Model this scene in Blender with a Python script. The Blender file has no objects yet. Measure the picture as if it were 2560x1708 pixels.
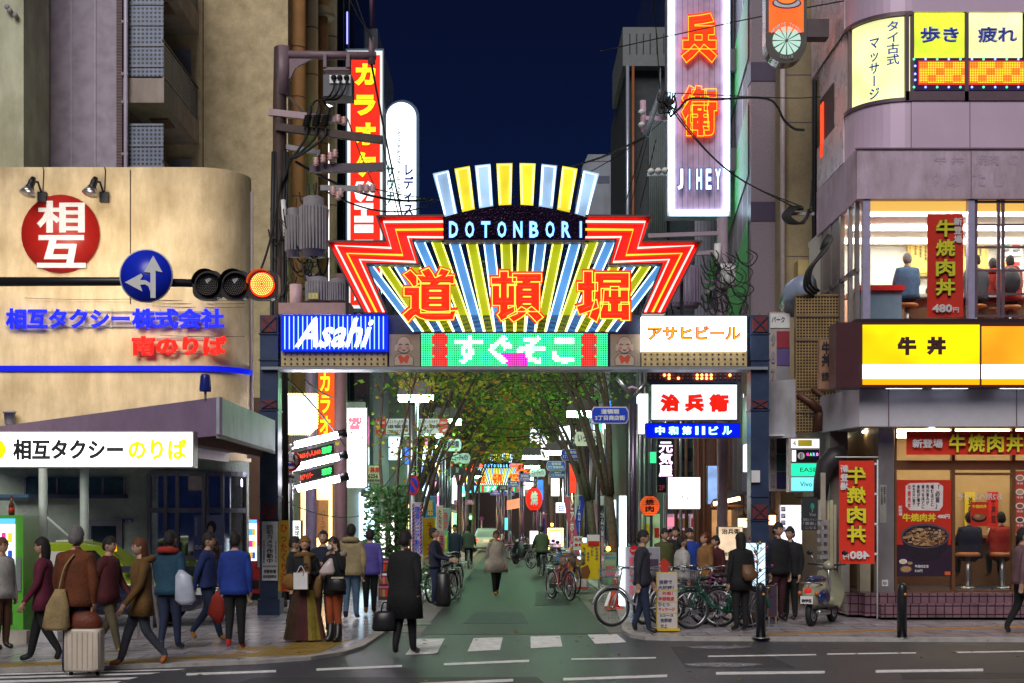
import bpy, math, random
from mathutils import Vector, Matrix
from math import pi, sin, cos, radians
SC = bpy.context.scene
# ---------------------------------------------------------------- camera, world, light, exposure
F, CX, HY, EYE = 3400., 1280., 1305., 1.85
cam = bpy.data.cameras.new('camera'); cam_o = bpy.data.objects.new('camera', cam); SC.collection.objects.link(cam_o)
cam_o.location = (0, 0, EYE); cam_o.rotation_euler = (pi/2, 0, 0)
cam.sensor_width = 36; cam.lens = 36*F/2560; cam.shift_y = 451/2560; cam.clip_start = .1; cam.clip_end = 3000
SC.camera = cam_o
W = bpy.data.worlds.new("World"); SC.world = W; W.use_nodes = True
nt = W.node_tree; nt.nodes.clear()
out = nt.nodes.new('ShaderNodeOutputWorld'); bg = nt.nodes.new('ShaderNodeBackground'); rmp = nt.nodes.new('ShaderNodeValToRGB')
tc = nt.nodes.new('ShaderNodeTexCoord'); sx = nt.nodes.new('ShaderNodeSeparateXYZ')
nt.links.new(tc.outputs['Generated'], sx.inputs[0]); nt.links.new(sx.outputs[2], rmp.inputs[0]); nt.links.new(rmp.outputs[0], bg.inputs[0]); nt.links.new(bg.outputs[0], out.inputs[0])
e = rmp.color_ramp.elements
e[0].position = .1; e[0].color = (.003, .008, .042, 1); e[1].position = .42; e[1].color = (.0018, .0034, .0145, 1)
bg.inputs[1].default_value = 1.0
sun = bpy.data.lights.new('city_glow', 'SUN'); sun.energy = 1.85; sun.angle = radians(34); sun.color = (1, .95, .92)
sun_o = bpy.data.objects.new('city_glow', sun); SC.collection.objects.link(sun_o); sun_o.rotation_euler = (radians(50), 0, radians(-14))
vs = SC.view_settings; vs.view_transform = 'Standard'; vs.look = 'None'; vs.exposure = .25; vs.gamma = 1
cy = SC.cycles; cy.use_denoising = True; cy.max_bounces = 6; cy.diffuse_bounces = 3; cy.glossy_bounces = 3; cy.transparent_max_bounces = 8; cy.transmission_bounces = 3
cy.sample_clamp_indirect = 4; cy.caustics_reflective = False; cy.caustics_refractive = False
# ---------------------------------------------------------------- helpers
RND = random.Random(11)
def U(a, b): return RND.uniform(a, b)
def wx(px, Y): return (px-CX)*Y/F
def wz(py, Y): return EYE+(HY-py)*Y/F
def gy(py, z=0): return F*(EYE-z)/(py-HY)
def P(px, py, Y): return Vector((wx(px, Y), Y, wz(py, Y)))
def G(px, py, z=0):
    Y = gy(py, z); return Vector((wx(px, Y), Y, z))
MATS = {}
def base(name):
    m = bpy.data.materials.new(name); m.use_nodes = True; MATS[name] = m
    return m, m.node_tree, m.node_tree.nodes['Principled BSDF']
def mat(name, col=None, rough=.6, metal=0, var=.12, scale=6, bump=0, streak=False, coat=0, dirt=None, amt=.5):
    """plain surface with some noise in colour; streak = vertical rain stains"""
    if name in MATS: return MATS[name]
    m, t, b = base(name); N = t.nodes.new; L = t.links.new
    b.inputs['Roughness'].default_value = rough; b.inputs['Metallic'].default_value = metal; b.inputs['Coat Weight'].default_value = coat
    co = N('ShaderNodeTexCoord'); mp = N('ShaderNodeMapping'); L(co.outputs['Object'], mp.inputs[0])
    if streak: mp.inputs['Scale'].default_value = (1, 1, .3)
    nz = N('ShaderNodeTexNoise'); nz.inputs['Scale'].default_value = scale; nz.inputs['Detail'].default_value = 6; nz.inputs['Roughness'].default_value = .65
    L(mp.outputs[0], nz.inputs[0])
    r = N('ShaderNodeValToRGB'); L(nz.outputs[0], r.inputs[0]); el = r.color_ramp.elements
    lo = dirt or tuple(c*(1-var) for c in col); hi = tuple(min(1, c*(1+var*.6)) for c in col)
    if dirt: lo = tuple(c*(1-amt)+d*amt for c, d in zip(col, dirt))
    el[0].position = .32; el[1].position = .66; el[0].color = (*lo, 1); el[1].color = (*hi, 1)
    src = r.outputs[0]
    if streak:
        n2 = N('ShaderNodeTexNoise'); n2.inputs['Scale'].default_value = scale*.22; n2.inputs['Detail'].default_value = 8; L(co.outputs['Object'], n2.inputs[0])
        mx = N('ShaderNodeMix'); mx.data_type = 'RGBA'; mx.blend_type = 'MULTIPLY'; mx.inputs[0].default_value = .55
        r2 = N('ShaderNodeValToRGB'); L(n2.outputs[0], r2.inputs[0]); q = r2.color_ramp.elements; q[0].position = .36; q[1].position = .6; q[0].color = (.5, .46, .38, 1); q[1].color = (1, 1, 1, 1)
        L(src, mx.inputs[6]); L(r2.outputs[0], mx.inputs[7]); src = mx.outputs[2]
    if rough > .45 and not metal:                          # fine specks and wear
        n4 = N('ShaderNodeTexNoise'); n4.inputs['Scale'].default_value = scale*14+20; n4.inputs['Detail'].default_value = 5; n4.inputs['Roughness'].default_value = .8; L(co.outputs['Object'], n4.inputs[0])
        r4 = N('ShaderNodeValToRGB'); L(n4.outputs[0], r4.inputs[0]); q = r4.color_ramp.elements; q[0].position = .38; q[1].position = .52; q[0].color = (.72, .7, .68, 1); q[1].color = (1, 1, 1, 1)
        m4 = N('ShaderNodeMix'); m4.data_type = 'RGBA'; m4.blend_type = 'MULTIPLY'; m4.inputs[0].default_value = .7; L(src, m4.inputs[6]); L(r4.outputs[0], m4.inputs[7]); src = m4.outputs[2]
    L(src, b.inputs['Base Color'])
    if bump:
        bp = N('ShaderNodeBump'); bp.inputs['Strength'].default_value = bump; bp.inputs['Distance'].default_value = .02; n3 = N('ShaderNodeTexNoise'); n3.inputs['Scale'].default_value = scale*8
        n3.inputs['Detail'].default_value = 4; L(co.outputs['Object'], n3.inputs[0]); L(n3.outputs[0], bp.inputs['Height']); L(bp.outputs[0], b.inputs['Normal'])
    return m
def perf(m, scale, thr=.34, dark=.015):                   # punched holes in a metal sheet
    t = m.node_tree; b = t.nodes['Principled BSDF']; N = t.nodes.new; L = t.links.new; c = [n for n in t.nodes if n.type == 'TEX_COORD'][0]; v = N('ShaderNodeTexVoronoi'); v.inputs['Scale'].default_value = scale; v.inputs['Randomness'].default_value = 0
    g = N('ShaderNodeMath'); g.operation = 'GREATER_THAN'; g.inputs[1].default_value = thr; x = N('ShaderNodeMix'); x.data_type = 'RGBA'; x.inputs[6].default_value = (dark, dark, dark, 1)
    L(c.outputs['Object'], v.inputs['Vector']); L(v.outputs['Distance'], g.inputs[0]); L(g.outputs[0], x.inputs[0]); L(b.inputs['Base Color'].links[0].from_socket, x.inputs[7]); L(x.outputs[2], b.inputs['Base Color']); return m
def em(name, col, s, rough=.4, uneven=0):
    """something that gives off light: lamp, tube, back-lit panel"""
    if name in MATS: return MATS[name]
    m, t, b = base(name)
    b.inputs['Base Color'].default_value = (*[min(.5, c*.2+.01) for c in col], 1); b.inputs['Roughness'].default_value = rough
    b.inputs['Specular IOR Level'].default_value = .12
    b.inputs['Emission Color'].default_value = (*col, 1); b.inputs['Emission Strength'].default_value = s
    if uneven:
        N = t.nodes.new; co = N('ShaderNodeTexCoord'); nz = N('ShaderNodeTexNoise'); nz.inputs['Scale'].default_value = uneven; nz.inputs['Detail'].default_value = 2
        mr = N('ShaderNodeMapRange'); mr.inputs[1].default_value = .3; mr.inputs[2].default_value = .7; mr.inputs[3].default_value = s*.55; mr.inputs[4].default_value = s*1.3
        t.links.new(co.outputs['Object'], nz.inputs[0]); t.links.new(nz.outputs[0], mr.inputs[0]); t.links.new(mr.outputs[0], b.inputs['Emission Strength'])
    return m
def glassm(name, tint=(.96, .98, .98), refl=.03):
    if name in MATS: return MATS[name]
    m, t, b = base(name); t.nodes.remove(b); N = t.nodes.new
    tr = N('ShaderNodeBsdfTransparent'); tr.inputs[0].default_value = (*tint, 1); gl = N('ShaderNodeBsdfGlossy'); gl.inputs['Roughness'].default_value = .02
    mx = N('ShaderNodeMixShader'); mx.inputs[0].default_value = refl
    for a, q in ((tr.outputs[0], mx.inputs[1]), (gl.outputs[0], mx.inputs[2]), (mx.outputs[0], t.nodes['Material Output'].inputs[0])): t.links.new(a, q)
    return m
def lamp(name, loc, target, energy, col, parent=None, size=.1, angle=150, blend=.9):   # aimed spot, used as added fill on a wall
    l = bpy.data.lights.new(name, 'SPOT'); l.energy = energy; l.color = col; l.shadow_soft_size = size; l.spot_size = radians(angle); l.spot_blend = blend
    o = bpy.data.objects.new(name, l); SC.collection.objects.link(o); o.location = loc; o.rotation_euler = (Vector(target)-Vector(loc)).to_track_quat('-Z', 'Y').to_euler(); return o
def tilem(name, col, joint, sx_, sy_, rough=.5, var=.1, off=0., axis='xy', mortar=.012):
    """tiles, slabs or panels laid in a grid"""
    if name in MATS: return MATS[name]
    m, t, b = base(name); N = t.nodes.new; L = t.links.new
    co = N('ShaderNodeTexCoord'); mp = N('ShaderNodeMapping'); L(co.outputs['Object'], mp.inputs[0])
    if axis == 'xz': mp.inputs['Rotation'].default_value = (-pi/2, 0, 0)
    br = N('ShaderNodeTexBrick'); br.offset = off; br.inputs['Scale'].default_value = 1; br.inputs['Brick Width'].default_value = sx_; br.inputs['Row Height'].default_value = sy_; br.inputs['Mortar Size'].default_value = mortar
    br.inputs['Color1'].default_value = (*[c*(1-var) for c in col], 1); br.inputs['Color2'].default_value = (*[min(1, c*(1+var)) for c in col], 1); br.inputs['Mortar'].default_value = (*joint, 1)
    L(mp.outputs[0], br.inputs[0]); nz = N('ShaderNodeTexNoise'); nz.inputs['Scale'].default_value = 3; nz.inputs['Detail'].default_value = 8; L(co.outputs['Object'], nz.inputs[0])
    r = N('ShaderNodeValToRGB'); L(nz.outputs[0], r.inputs[0]); r.color_ramp.elements[0].color = (.6, .6, .6, 1); r.color_ramp.elements[0].position = .3; r.color_ramp.elements[1].position = .6
    mx = N('ShaderNodeMix'); mx.data_type = 'RGBA'; mx.blend_type = 'MULTIPLY'; mx.inputs[0].default_value = .8
    L(br.outputs[0], mx.inputs[6]); L(r.outputs[0], mx.inputs[7]); L(mx.outputs[2], b.inputs['Base Color'])
    rr = N('ShaderNodeMapRange'); L(nz.outputs[0], rr.inputs[0]); rr.inputs[3].default_value = rough*.7; rr.inputs[4].default_value = min(1, rough*1.3); L(rr.outputs[0], b.inputs['Roughness'])
    return m
# text as mesh data
_TX = {}
tcur = bpy.data.curves.new('text_source', 'FONT'); tob = bpy.data.objects.new('text_source', tcur); SC.collection.objects.link(tob)
def tmesh(s, off=0., tubes=0., depth=0., res=2):
    k = (s, off, tubes, depth, res)
    if k not in _TX:
        tcur.body = s; tcur.size = 1; tcur.offset = off; tcur.resolution_u = res; tcur.fill_mode = 'NONE' if tubes else 'BOTH'
        tcur.bevel_depth = tubes; tcur.bevel_resolution = 0; tcur.extrude = depth
        me = bpy.data.meshes.new_from_object(tob)
        _TX[k] = ([tuple(v.co) for v in me.vertices], [tuple(p.vertices) for p in me.polygons]); bpy.data.meshes.remove(me)
    return _TX[k]
def tbold(s, off, depth=0):                              # glyph faces thickened by flat rims along their outlines
    k = (s, off, depth, 'b')
    if k not in _TX:
        a, b = tmesh(s, 0, 0, depth); c, d = tmesh(s, 0, off, 0); n = len(a)
        _TX[k] = (a+[(x, y, z*.25+depth) for x, y, z in c], b+[tuple(i+n for i in f) for f in d])
    return _TX[k]
def spline(pts, k=4):                                     # Catmull-Rom
    p = [Vector(q) for q in pts]; p = [p[0]*2-p[1]]+p+[p[-1]*2-p[-2]]; r = []
    for i in range(1, len(p)-2):
        for j in range(k):
            t = j/k; a, b, c, d = p[i-1:i+3]; r.append(.5*((2*b)+(c-a)*t+(2*a-5*b+4*c-d)*t*t+(3*b-a-3*c+d)*t**3))
    return r+[p[-2]]
class MB:
    def __init__(s): s.v = []; s.f = []; s.m = []; s.s = []; s.mats = []; s.calls = []
    def add(s, vs, fs, m, smooth=False):
        if m not in s.mats: s.mats.append(m)
        i = s.mats.index(m); n = len(s.v); s.v += [tuple(v) for v in vs]; s.calls.append((vs, fs, m, smooth))
        for f in fs: s.f.append([a+n for a in f]); s.m.append(i); s.s.append(smooth)
        return s
    def quad(s, a, b, c, d, m): return s.add([a, b, c, d], [(0, 1, 2, 3)], m)
    def box(s, x0, y0, z0, x1, y1, z1, m):
        if x0 > x1: x0, x1 = x1, x0
        if y0 > y1: y0, y1 = y1, y0
        if z0 > z1: z0, z1 = z1, z0
        return s.add([(x0, y0, z0), (x1, y0, z0), (x1, y1, z0), (x0, y1, z0), (x0, y0, z1), (x1, y0, z1), (x1, y1, z1), (x0, y1, z1)], [(3, 2, 1, 0), (4, 5, 6, 7), (0, 1, 5, 4), (1, 2, 6, 5), (2, 3, 7, 6), (3, 0, 4, 7)], m)
    def pbox(s, px0, py0, px1, py1, Y, d, m):          # front face given where it stands in the photo, at distance Y, d deep
        return s.box(wx(px0, Y), Y, wz(py0, Y), wx(px1, Y), Y+d, wz(py1, Y), m)
    def bar(s, p, q, w, h, m):
        p, q = Vector(p), Vector(q); d = (q-p).normalized(); u = d.cross(Vector((0, 0, 1)))
        if u.length < 1e-3: u = Vector((1, 0, 0))
        u.normalize(); v = u.cross(d); u = u*w/2; v = v*h/2
        return s.add([p-u-v, p+u-v, p+u+v, p-u+v, q-u-v, q+u-v, q+u+v, q-u+v], [(0, 1, 2, 3), (7, 6, 5, 4), (0, 4, 5, 1), (1, 5, 6, 2), (2, 6, 7, 3), (3, 7, 4, 0)], m)
    def tube(s, pts, r, m, n=6, closed=False):
        pts = [Vector(p) for p in pts]; k = len(pts); rr = r if isinstance(r, (list, tuple)) else [r]*k; vs = []; u = None
        for i, p in enumerate(pts):
            a = pts[i-1] if i or closed else p; b = pts[(i+1) % k] if i < k-1 or closed else p
            d = (b-a).normalized() if (b-a).length > 1e-9 else Vector((0, 0, 1))
            if u is None or abs(u.dot(d)) > .98: u = d.orthogonal()
            u = (u-d*u.dot(d)).normalized(); w = d.cross(u)
            for j in range(n):
                t = 2*pi*j/n; vs.append(p+(u*cos(t)+w*sin(t))*rr[i])
        fs = [(i*n+j, i*n+(j+1) % n, ((i+1) % k)*n+(j+1) % n, ((i+1) % k)*n+j) for i in range(k if closed else k-1) for j in range(n)]
        if not closed: fs += [tuple(range(n-1, -1, -1)), tuple((k-1)*n+j for j in range(n))]
        return s.add(vs, fs, m, True)
    def cable(s, pts, r, m, n=5, k=4): return s.tube(spline(pts, k), r, m, n)
    def lathe(s, prof, o, m, n=14, ax=(0, 0, 1), arc=1.0):
        ax = Vector(ax).normalized(); u = ax.orthogonal().normalized(); w = ax.cross(u); o = Vector(o); k = len(prof)
        vs = [o+ax*z+(u*cos(2*pi*j/n)+w*sin(2*pi*j/n))*r for r, z in prof for j in range(n)]
        fs = [(i*n+j, i*n+(j+1) % n, (i+1)*n+(j+1) % n, (i+1)*n+j) for i in range(k-1) for j in range(n)]
        if prof[0][0] > 1e-4: fs.append(tuple(range(n-1, -1, -1)))
        if prof[-1][0] > 1e-4: fs.append(tuple((k-1)*n+j for j in range(n)))
        return s.add(vs, fs, m, True)
    def prism(s, poly, y0, y1, m):                      # outline in x,z, thickness along y
        n = len(poly); vs = [(x, y0, z) for x, z in poly]+[(x, y1, z) for x, z in poly]
        return s.add(vs, [tuple(range(n)), tuple(range(2*n-1, n-1, -1))]+[(i, n+i, n+(i+1) % n, (i+1) % n) for i in range(n)], m)
    def pprism(s, pp, Y, d, m): return s.prism([(wx(a, Y), wz(b, Y)) for a, b in pp], Y, Y+d, m)
    def slab(s, poly, z0, z1, m):                       # outline in x,y
        n = len(poly); vs = [(x, y, z0) for x, y in poly]+[(x, y, z1) for x, y in poly]
        return s.add(vs, [tuple(range(n-1, -1, -1)), tuple(range(n, 2*n))]+[(i, (i+1) % n, n+(i+1) % n, n+i) for i in range(n)], m)
    def loft(s, rings, m, n=14, caps=True, smooth=True):       # rings (cx,cy,z,rx,ry)
        vs = [(cx+rx*cos(2*pi*j/n), cy_+ry*sin(2*pi*j/n), z) for cx, cy_, z, rx, ry in rings for j in range(n)]; k = len(rings)
        fs = [(i*n+j, i*n+(j+1) % n, (i+1)*n+(j+1) % n, (i+1)*n+j) for i in range(k-1) for j in range(n)]
        if caps: fs += [tuple(range(n-1, -1, -1)), tuple((k-1)*n+j for j in range(n))]
        return s.add(vs, fs, m, smooth)
    def ell(s, c, r, m, nu=12, nv=8, z0=-1., z1=1.):
        a0, a1 = math.asin(z0), math.asin(z1)
        return s.loft([(c[0], c[1], c[2]+r[2]*sin(a), max(1e-4, r[0]*cos(a)), max(1e-4, r[1]*cos(a))) for a in [a0+(a1-a0)*i/nv for i in range(nv+1)]], m, nu)
    def text(s, t, x0, x1, z0, z1, y, m, off=.015, tubes=0, depth=0, frame=None, mirror=False, em_=False, rot=False, shear=0, res=2):
        vs, fs = tbold(t, off, depth) if off > .008 and not tubes else tmesh(t, off if tubes else 0, tubes, depth, res)
        if not vs: return s
        if em_: a0, a1, b0, b1 = 0, 1, -.12, .88
        else: a0, a1 = min(v[0] for v in vs), max(v[0] for v in vs); b0, b1 = min(v[1] for v in vs), max(v[1] for v in vs)
        o_, u_, v_ = frame or (Vector((0, 0, 0)), Vector((1, 0, 0)), Vector((0, 0, 1))); n_ = u_.cross(v_); res_ = []
        for a, b, c in vs:
            q = (a-a0)/(a1-a0); w = (b-b0)/(b1-b0)
            if rot: q, w = w, 1-q
            if shear: q = q*(1-shear)+shear*w
            if mirror: q = 1-q
            X, Z = x0+q*(x1-x0), z0+w*(z1-z0); sc = (x1-x0)/(a1-a0)
            if frame: res_.append(o_+u_*X+v_*Z+n_*(y+c*sc))
            else: res_.append((X, y-c*sc, Z))
        return s.add(res_, [f[::-1] for f in fs] if mirror else fs, m)
    def ptext(s, t, px0, py0, px1, py1, Y, m, **k): return s.text(t, wx(px0, Y), wx(px1, Y), wz(py1, Y), wz(py0, Y), Y, m, **k)
    def vtext(s, t, x0, x1, z0, z1, y, m, **k):         # characters one under another
        h = (z1-z0)/len(t)
        for i, ch in enumerate(t): s.text(ch, x0, x1, z1-(i+1)*h, z1-i*h, y, m, em_=True, rot=ch in 'ー', **k)
        return s
    def pvtext(s, t, px0, py0, px1, py1, Y, m, **k): return s.vtext(t, wx(px0, Y), wx(px1, Y), wz(py1, Y), wz(py0, Y), Y, m, **k)
    def build(s, name, parent=None, label=None, cat=None, group=None, kind=None, raw=False):
        if parent is not None and name in SPLIT and len(s.calls) > 1:       # countable pieces: each an object of its own
            for c in s.calls: q = MB(); q.add(*c); q.calls = []; o = q.build(SPLIT[name] or name, parent, label)
            return o
        me = bpy.data.meshes.new(name); o = bpy.data.objects.new(name, me); SC.collection.objects.link(o)
        if parent is not None: org = ORG[parent]
        elif raw or kind == 'structure' or not s.v: org = Vector((0, 0, 0))
        else: org = Vector(((min(v[0] for v in s.v)+max(v[0] for v in s.v))/2, (min(v[1] for v in s.v)+max(v[1] for v in s.v))/2, min(v[2] for v in s.v)))
        me.from_pydata([(v[0]-org[0], v[1]-org[1], v[2]-org[2]) for v in s.v], [], s.f)
        for m in s.mats: me.materials.append(m)
        me.polygons.foreach_set('material_index', s.m); me.polygons.foreach_set('use_smooth', s.s); me.update()
        ORG[o] = org
        if parent is not None: o.parent = parent
        else: o.location = org
        return tag(o, label, cat, group, kind)
ORG = {}
SPLIT = dict.fromkeys(('window_post', 'dark_band', 'crossarm', 'ceiling_lamp', 'fascia_lamp', 'side_post', 'window', 'menu_picture', 'conduit', 'drainpipe', 'green_fin', 'mullion', 'column', 'wall', 'lower_wrap', 'seam', 'panel_seam', 'number_panel', 'letter_panel', 'shop_window', 'roof_box', 'bracket', 'shelf', 'projecting_sign'))
SPLIT.update({'insulators': 'insulator', 'side_ducts': 'duct', 'ornaments': 'ornament', 'legs': 'leg', 'seams': 'seam', 'cross_panel': 'cross_panel'})
def tag(o, label=None, cat=None, group=None, kind=None):
    if label: o['label'] = label
    if cat: o['category'] = cat
    if group: o['group'] = group
    if kind: o['kind'] = kind
    return o
def thing(name, label, cat, loc=(0, 0, 0), group=None):
    o = bpy.data.objects.new(name, None); SC.collection.objects.link(o); o.location = loc; o.empty_display_size = .1; ORG[o] = Vector(loc)
    return tag(o, label, cat, group)
def dup(o, loc=None, rz=None, label=None, parent=None, over=None):
    c = o.copy(); SC.collection.objects.link(c); ORG[c] = Vector(ORG[o])
    if parent is not None: c.parent = parent
    for ch in list(o.children): dup(ch, parent=c, over=over)
    if over and c.type == 'MESH' and c.name.split('.')[0] in over:
        c.material_slots[0].link = 'OBJECT'; c.material_slots[0].material = over[c.name.split('.')[0]]
    if loc is not None: c.location = loc
    if rz is not None: c.rotation_euler[2] = rz
    if label: c['label'] = label
    return c
def catenary(a, b, sag, n=10):
    a, b = Vector(a), Vector(b)
    return [a.lerp(b, i/n)-Vector((0, 0, sag*4*(i/n)*(1-i/n))) for i in range(n+1)]
# ---------------------------------------------------------------- shared materials
asphalt = mat('asphalt', (.038, .043, .062), .36, var=.5, scale=11, bump=1.2)
alley_m = mat('alley_asphalt', (.03, .031, .034), .46, var=.45, scale=9, bump=1.0)
gutter = mat('gutter_concrete', (.2, .19, .17), .7, var=.3, scale=4, bump=.2)
slabs = tilem('pavement_slabs', (.46, .43, .47), (.1, .1, .1), .9, .6, .24, .12, .5)
kerbm = mat('kerb_stone', (.42, .4, .38), .7, var=.25, scale=5, bump=.3)
paintw = mat('road_paint', (.86, .84, .86), .6, var=.3, scale=7)
blk = mat('black_metal', (.018, .018, .022), .4, .2)
steel = mat('steel', (.5, .5, .52), .3, .9)
white_p = mat('white_paint', (.75, .75, .76), .45)
grey_p = mat('grey_paint', (.3, .3, .32), .5)
navy_s = mat('navy_steel', (.03, .05, .11), .4, .2, var=.3, scale=3)
rubber = mat('rubber', (.015, .015, .016), .7)
cablem = mat('cable_black', (.012, .012, .014), .6)
conc = mat('concrete', (.42, .38, .32), .85, var=.25, scale=2, bump=.2)
wlight = em('white_lightbox', (1, .98, .95), 2.6); wcool = em('cool_lightbox', (.85, .93, 1), 2.4)
warm_l = em('warm_lamp', (1, .72, .38), 5); tubew = em('white_tube', (.85, .93, 1), 4.5)
red_e = em('red_letter', (1, .01, .004), 1.0); blue_e = em('blue_letter', (.0, .012, 1), 1.0); yel_e = em('yellow_letter', (1, .85, .03), 1.5)
black_t = mat('black_lettering', (.015, .015, .02), .5); red_t = mat('red_print', (.62, .02, .015), .5); blue_t = mat('blue_print', (.015, .05, .55), .4); white_t = mat('white_print', (.8, .8, .8), .4); yel_t = mat('yellow_print', (.8, .62, .02), .5)
pane_m = glassm('clear_glass')
# ================================================================ ground
LK = [(-40, 4), (-12, 14.6), (-8.5, 15.9), (-6.26, 16.64), (-4.7, 17.15), (-3.33, 17.7), (-2.7, 18.2), (-2.35, 18.9), (-2.18, 19.8), (-2.14, 21), (-2.1, 22.6), (-2.02, 29)]
RK = [(2.3, 30), (1.86, 22.6), (1.9, 21.7), (2.1, 21.3), (2.45, 21.15), (7.87, 20.9), (14, 20.6), (40, 19)]
MB().slab([(-150, -60), (150, -60), (150, 400), (-150, 400)], -.3, 0, asphalt).build('road', kind='structure')
MB().slab(LK+[(-2.02, 150), (-40, 150)], -.1, .04, slabs).build('pavement', kind='structure')
MB().slab([(RK[0][0], 150)]+RK+[(40, 150)], -.1, .05, slabs).build('pavement', kind='structure')
def ribbon(pts, w0, w1, z0, z1, m, mb):                  # strip along a polyline, offset sideways w0..w1
    pts = [Vector((*p, 0)) for p in pts]; a = []; b = []
    for i, p in enumerate(pts):
        d = (pts[min(i+1, len(pts)-1)]-pts[max(i-1, 0)]).normalized(); n = Vector((d.y, -d.x, 0)); a.append(p+n*w0); b.append(p+n*w1)
    for i in range(len(pts)-1):
        q = [a[i], b[i], b[i+1], a[i+1]]
        mb.add([(v.x, v.y, z0) for v in q]+[(v.x, v.y, z1) for v in q], [(0, 1, 2, 3), (7, 6, 5, 4), (0, 4, 5, 1), (1, 5, 6, 2), (2, 6, 7, 3), (3, 7, 4, 0)], m)
k = MB(); ribbon(LK+[(-2.02, 150)], -.16, .02, 0, .05, kerbm, k); k.build('kerb', kind='structure')
k = MB(); ribbon([(RK[0][0], 150)]+RK, -.16, .02, 0, .06, kerbm, k); k.build('kerb', kind='structure')
MB().slab([(-1.5, 22.3), (1.62, 22.4), (1.55, 150), (-1.5, 150)], .0, .006, alley_m).build('alley_road', kind='structure')
g = MB(); g.slab([(-2.04, 22.6), (-1.5, 22.6), (-1.5, 150), (-2.0, 150)], 0, .01, gutter); g.slab([(1.62, 22.6), (1.84, 22.6), (2.28, 30), (2.28, 150), (1.56, 150)], 0, .01, gutter); g.build('gutter_strip', kind='structure')
# drain grates, tactile paving, painted marks
d = MB()
for x0, x1, y in ((-2.05, -1.45, 24.2), (1.6, 2.15, 24.4)):
    d.box(x0, y, .011, x1, y+.45, .016, blk)
    for i in range(14): d.box(x0+(x1-x0)*(i+.2)/14, y+.03, .017, x0+(x1-x0)*(i+.7)/14, y+.42, .022, steel)
d.build('drain_grating', kind='structure')
tact = tilem('tactile_yellow', (.42, .27, .05), (.16, .1, .02), .1, .02, .6, .12, 0, mortar=.004)
t = MB()
def ground_poly(mb, pts, z, m, th=.004): mb.slab([(v.x, v.y) for v in (G(a, b, z) for a, b in pts)], z, z+th, m)
ground_poly(t, [(745, 1600), (880, 1598), (790, 1637), (560, 1645), (360, 1657), (300, 1651), (560, 1637), (640, 1631), (700, 1621)], .04, tact)
ground_poly(t, [(-60, 1660), (300, 1651), (360, 1657), (-60, 1670)], .04, tact)
ground_poly(t, [(600, 1618), (690, 1615), (700, 1621), (640, 1628), (588, 1627)], .04, tact)
t.build('tactile_paving', kind='structure')
t = MB(); ground_poly(t, [(1895, 1585), (2130, 1577), (2560, 1565), (2700, 1562), (2700, 1566), (2560, 1569), (2130, 1581), (1895, 1589)], .05, mat('yellow_line_tile', (.45, .22, .05), .5)); t.build('tactile_strip', kind='structure')
z = MB()
for q in ([(1042, 1598), (1112, 1597), (1092, 1634), (1014, 1637)], [(1184, 1596), (1257, 1594), (1250, 1625), (1169, 1629)], [(1326, 1592), (1400, 1590), (1406, 1617), (1327, 1621)], [(1469, 1587), (1542, 1586), (1566, 1606), (1488, 1610)]):
    ground_poly(z, q, .006, paintw)
z.build('crosswalk_stripes', kind='structure')
z = MB()
for a, b, y0, y1, w in ((791, 1005, 1672, 1663, 5), (1110, 1323, 1659, 1650, 5), (1428, 1640, 1647, 1643.5, 3), (1770, 2040, 1640, 1636, 2.5), (2068, 2290, 1634.5, 1631.5, 2.5), (2389, 2640, 1630, 1626.5, 2.5), (1050, 1283, 1708, 1698, 6), (1408, 1668, 1696, 1687, 6), (1790, 2062, 1681, 1678, 6), (2189, 2458, 1676, 1672.5, 6), (466, 690, 1684, 1676, 5), (2600, 2900, 1672, 1669, 6)):
    ground_poly(z, [(a, y0), (b, y1), (b, y1+w), (a, y0+w)], .004, paintw)
z.build('lane_marking', kind='structure')
z = MB()
for x1, y0, y1, w in ((465, 1687, 1673, 3), (400, 1695, 1682, 4), (345, 1704, 1694, 6), (305, 1716, 1704, 8)): ground_poly(z, [(-80, y0), (x1, y1), (x1-20, y1+w*.8), (-80, y0+w)], .004, paintw)
z.build('crosswalk_stripes', kind='structure')
for px, py, rx in ((1797, 1619, 79), (1809, 1663, 97)):
    c = G(px, py); r = rx*c.y/F; mbm = MB(); mbm.slab([(c.x+r*cos(a), c.y+r*.42*sin(a)) for a in [2*pi*i/28 for i in range(28)]], .004, .012, mat('manhole_iron', (.4, .4, .44), .25, .8, var=.3, scale=30, bump=.5))
    mbm.build('manhole_cover', label='steel oval manhole cover in the road, '+('nearer the right kerb' if py < 1640 else 'further out from the kerb, the larger one'), cat='manhole cover', group='manhole covers in the road')
pt_ = MB(); pm_ = mat('asphalt_patch', (.03, .033, .045), .5, var=.3, scale=14, bump=1.2)
for x0, y0, x1, y1 in ((-3.2, 15.3, .4, 16.2), (2.2, 17.2, 3.6, 20.2), (-.9, 24.6, .3, 27.8), (4.6, 16, 9, 16.7), (.5, 30, 1.3, 36)): pt_.slab([(x0, y0), (x1, y0+.1), (x1-.1, y1), (x0+.15, y1-.05)], 0, .009 if y0 > 22 else .003, pm_)
pt_.build('road_patch', kind='structure')
lf = MB(); lm = [mat('dry_leaf', (.4, .26, .06), .8), mat('dry_leaf_dark', (.22, .12, .04), .8)]
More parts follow.
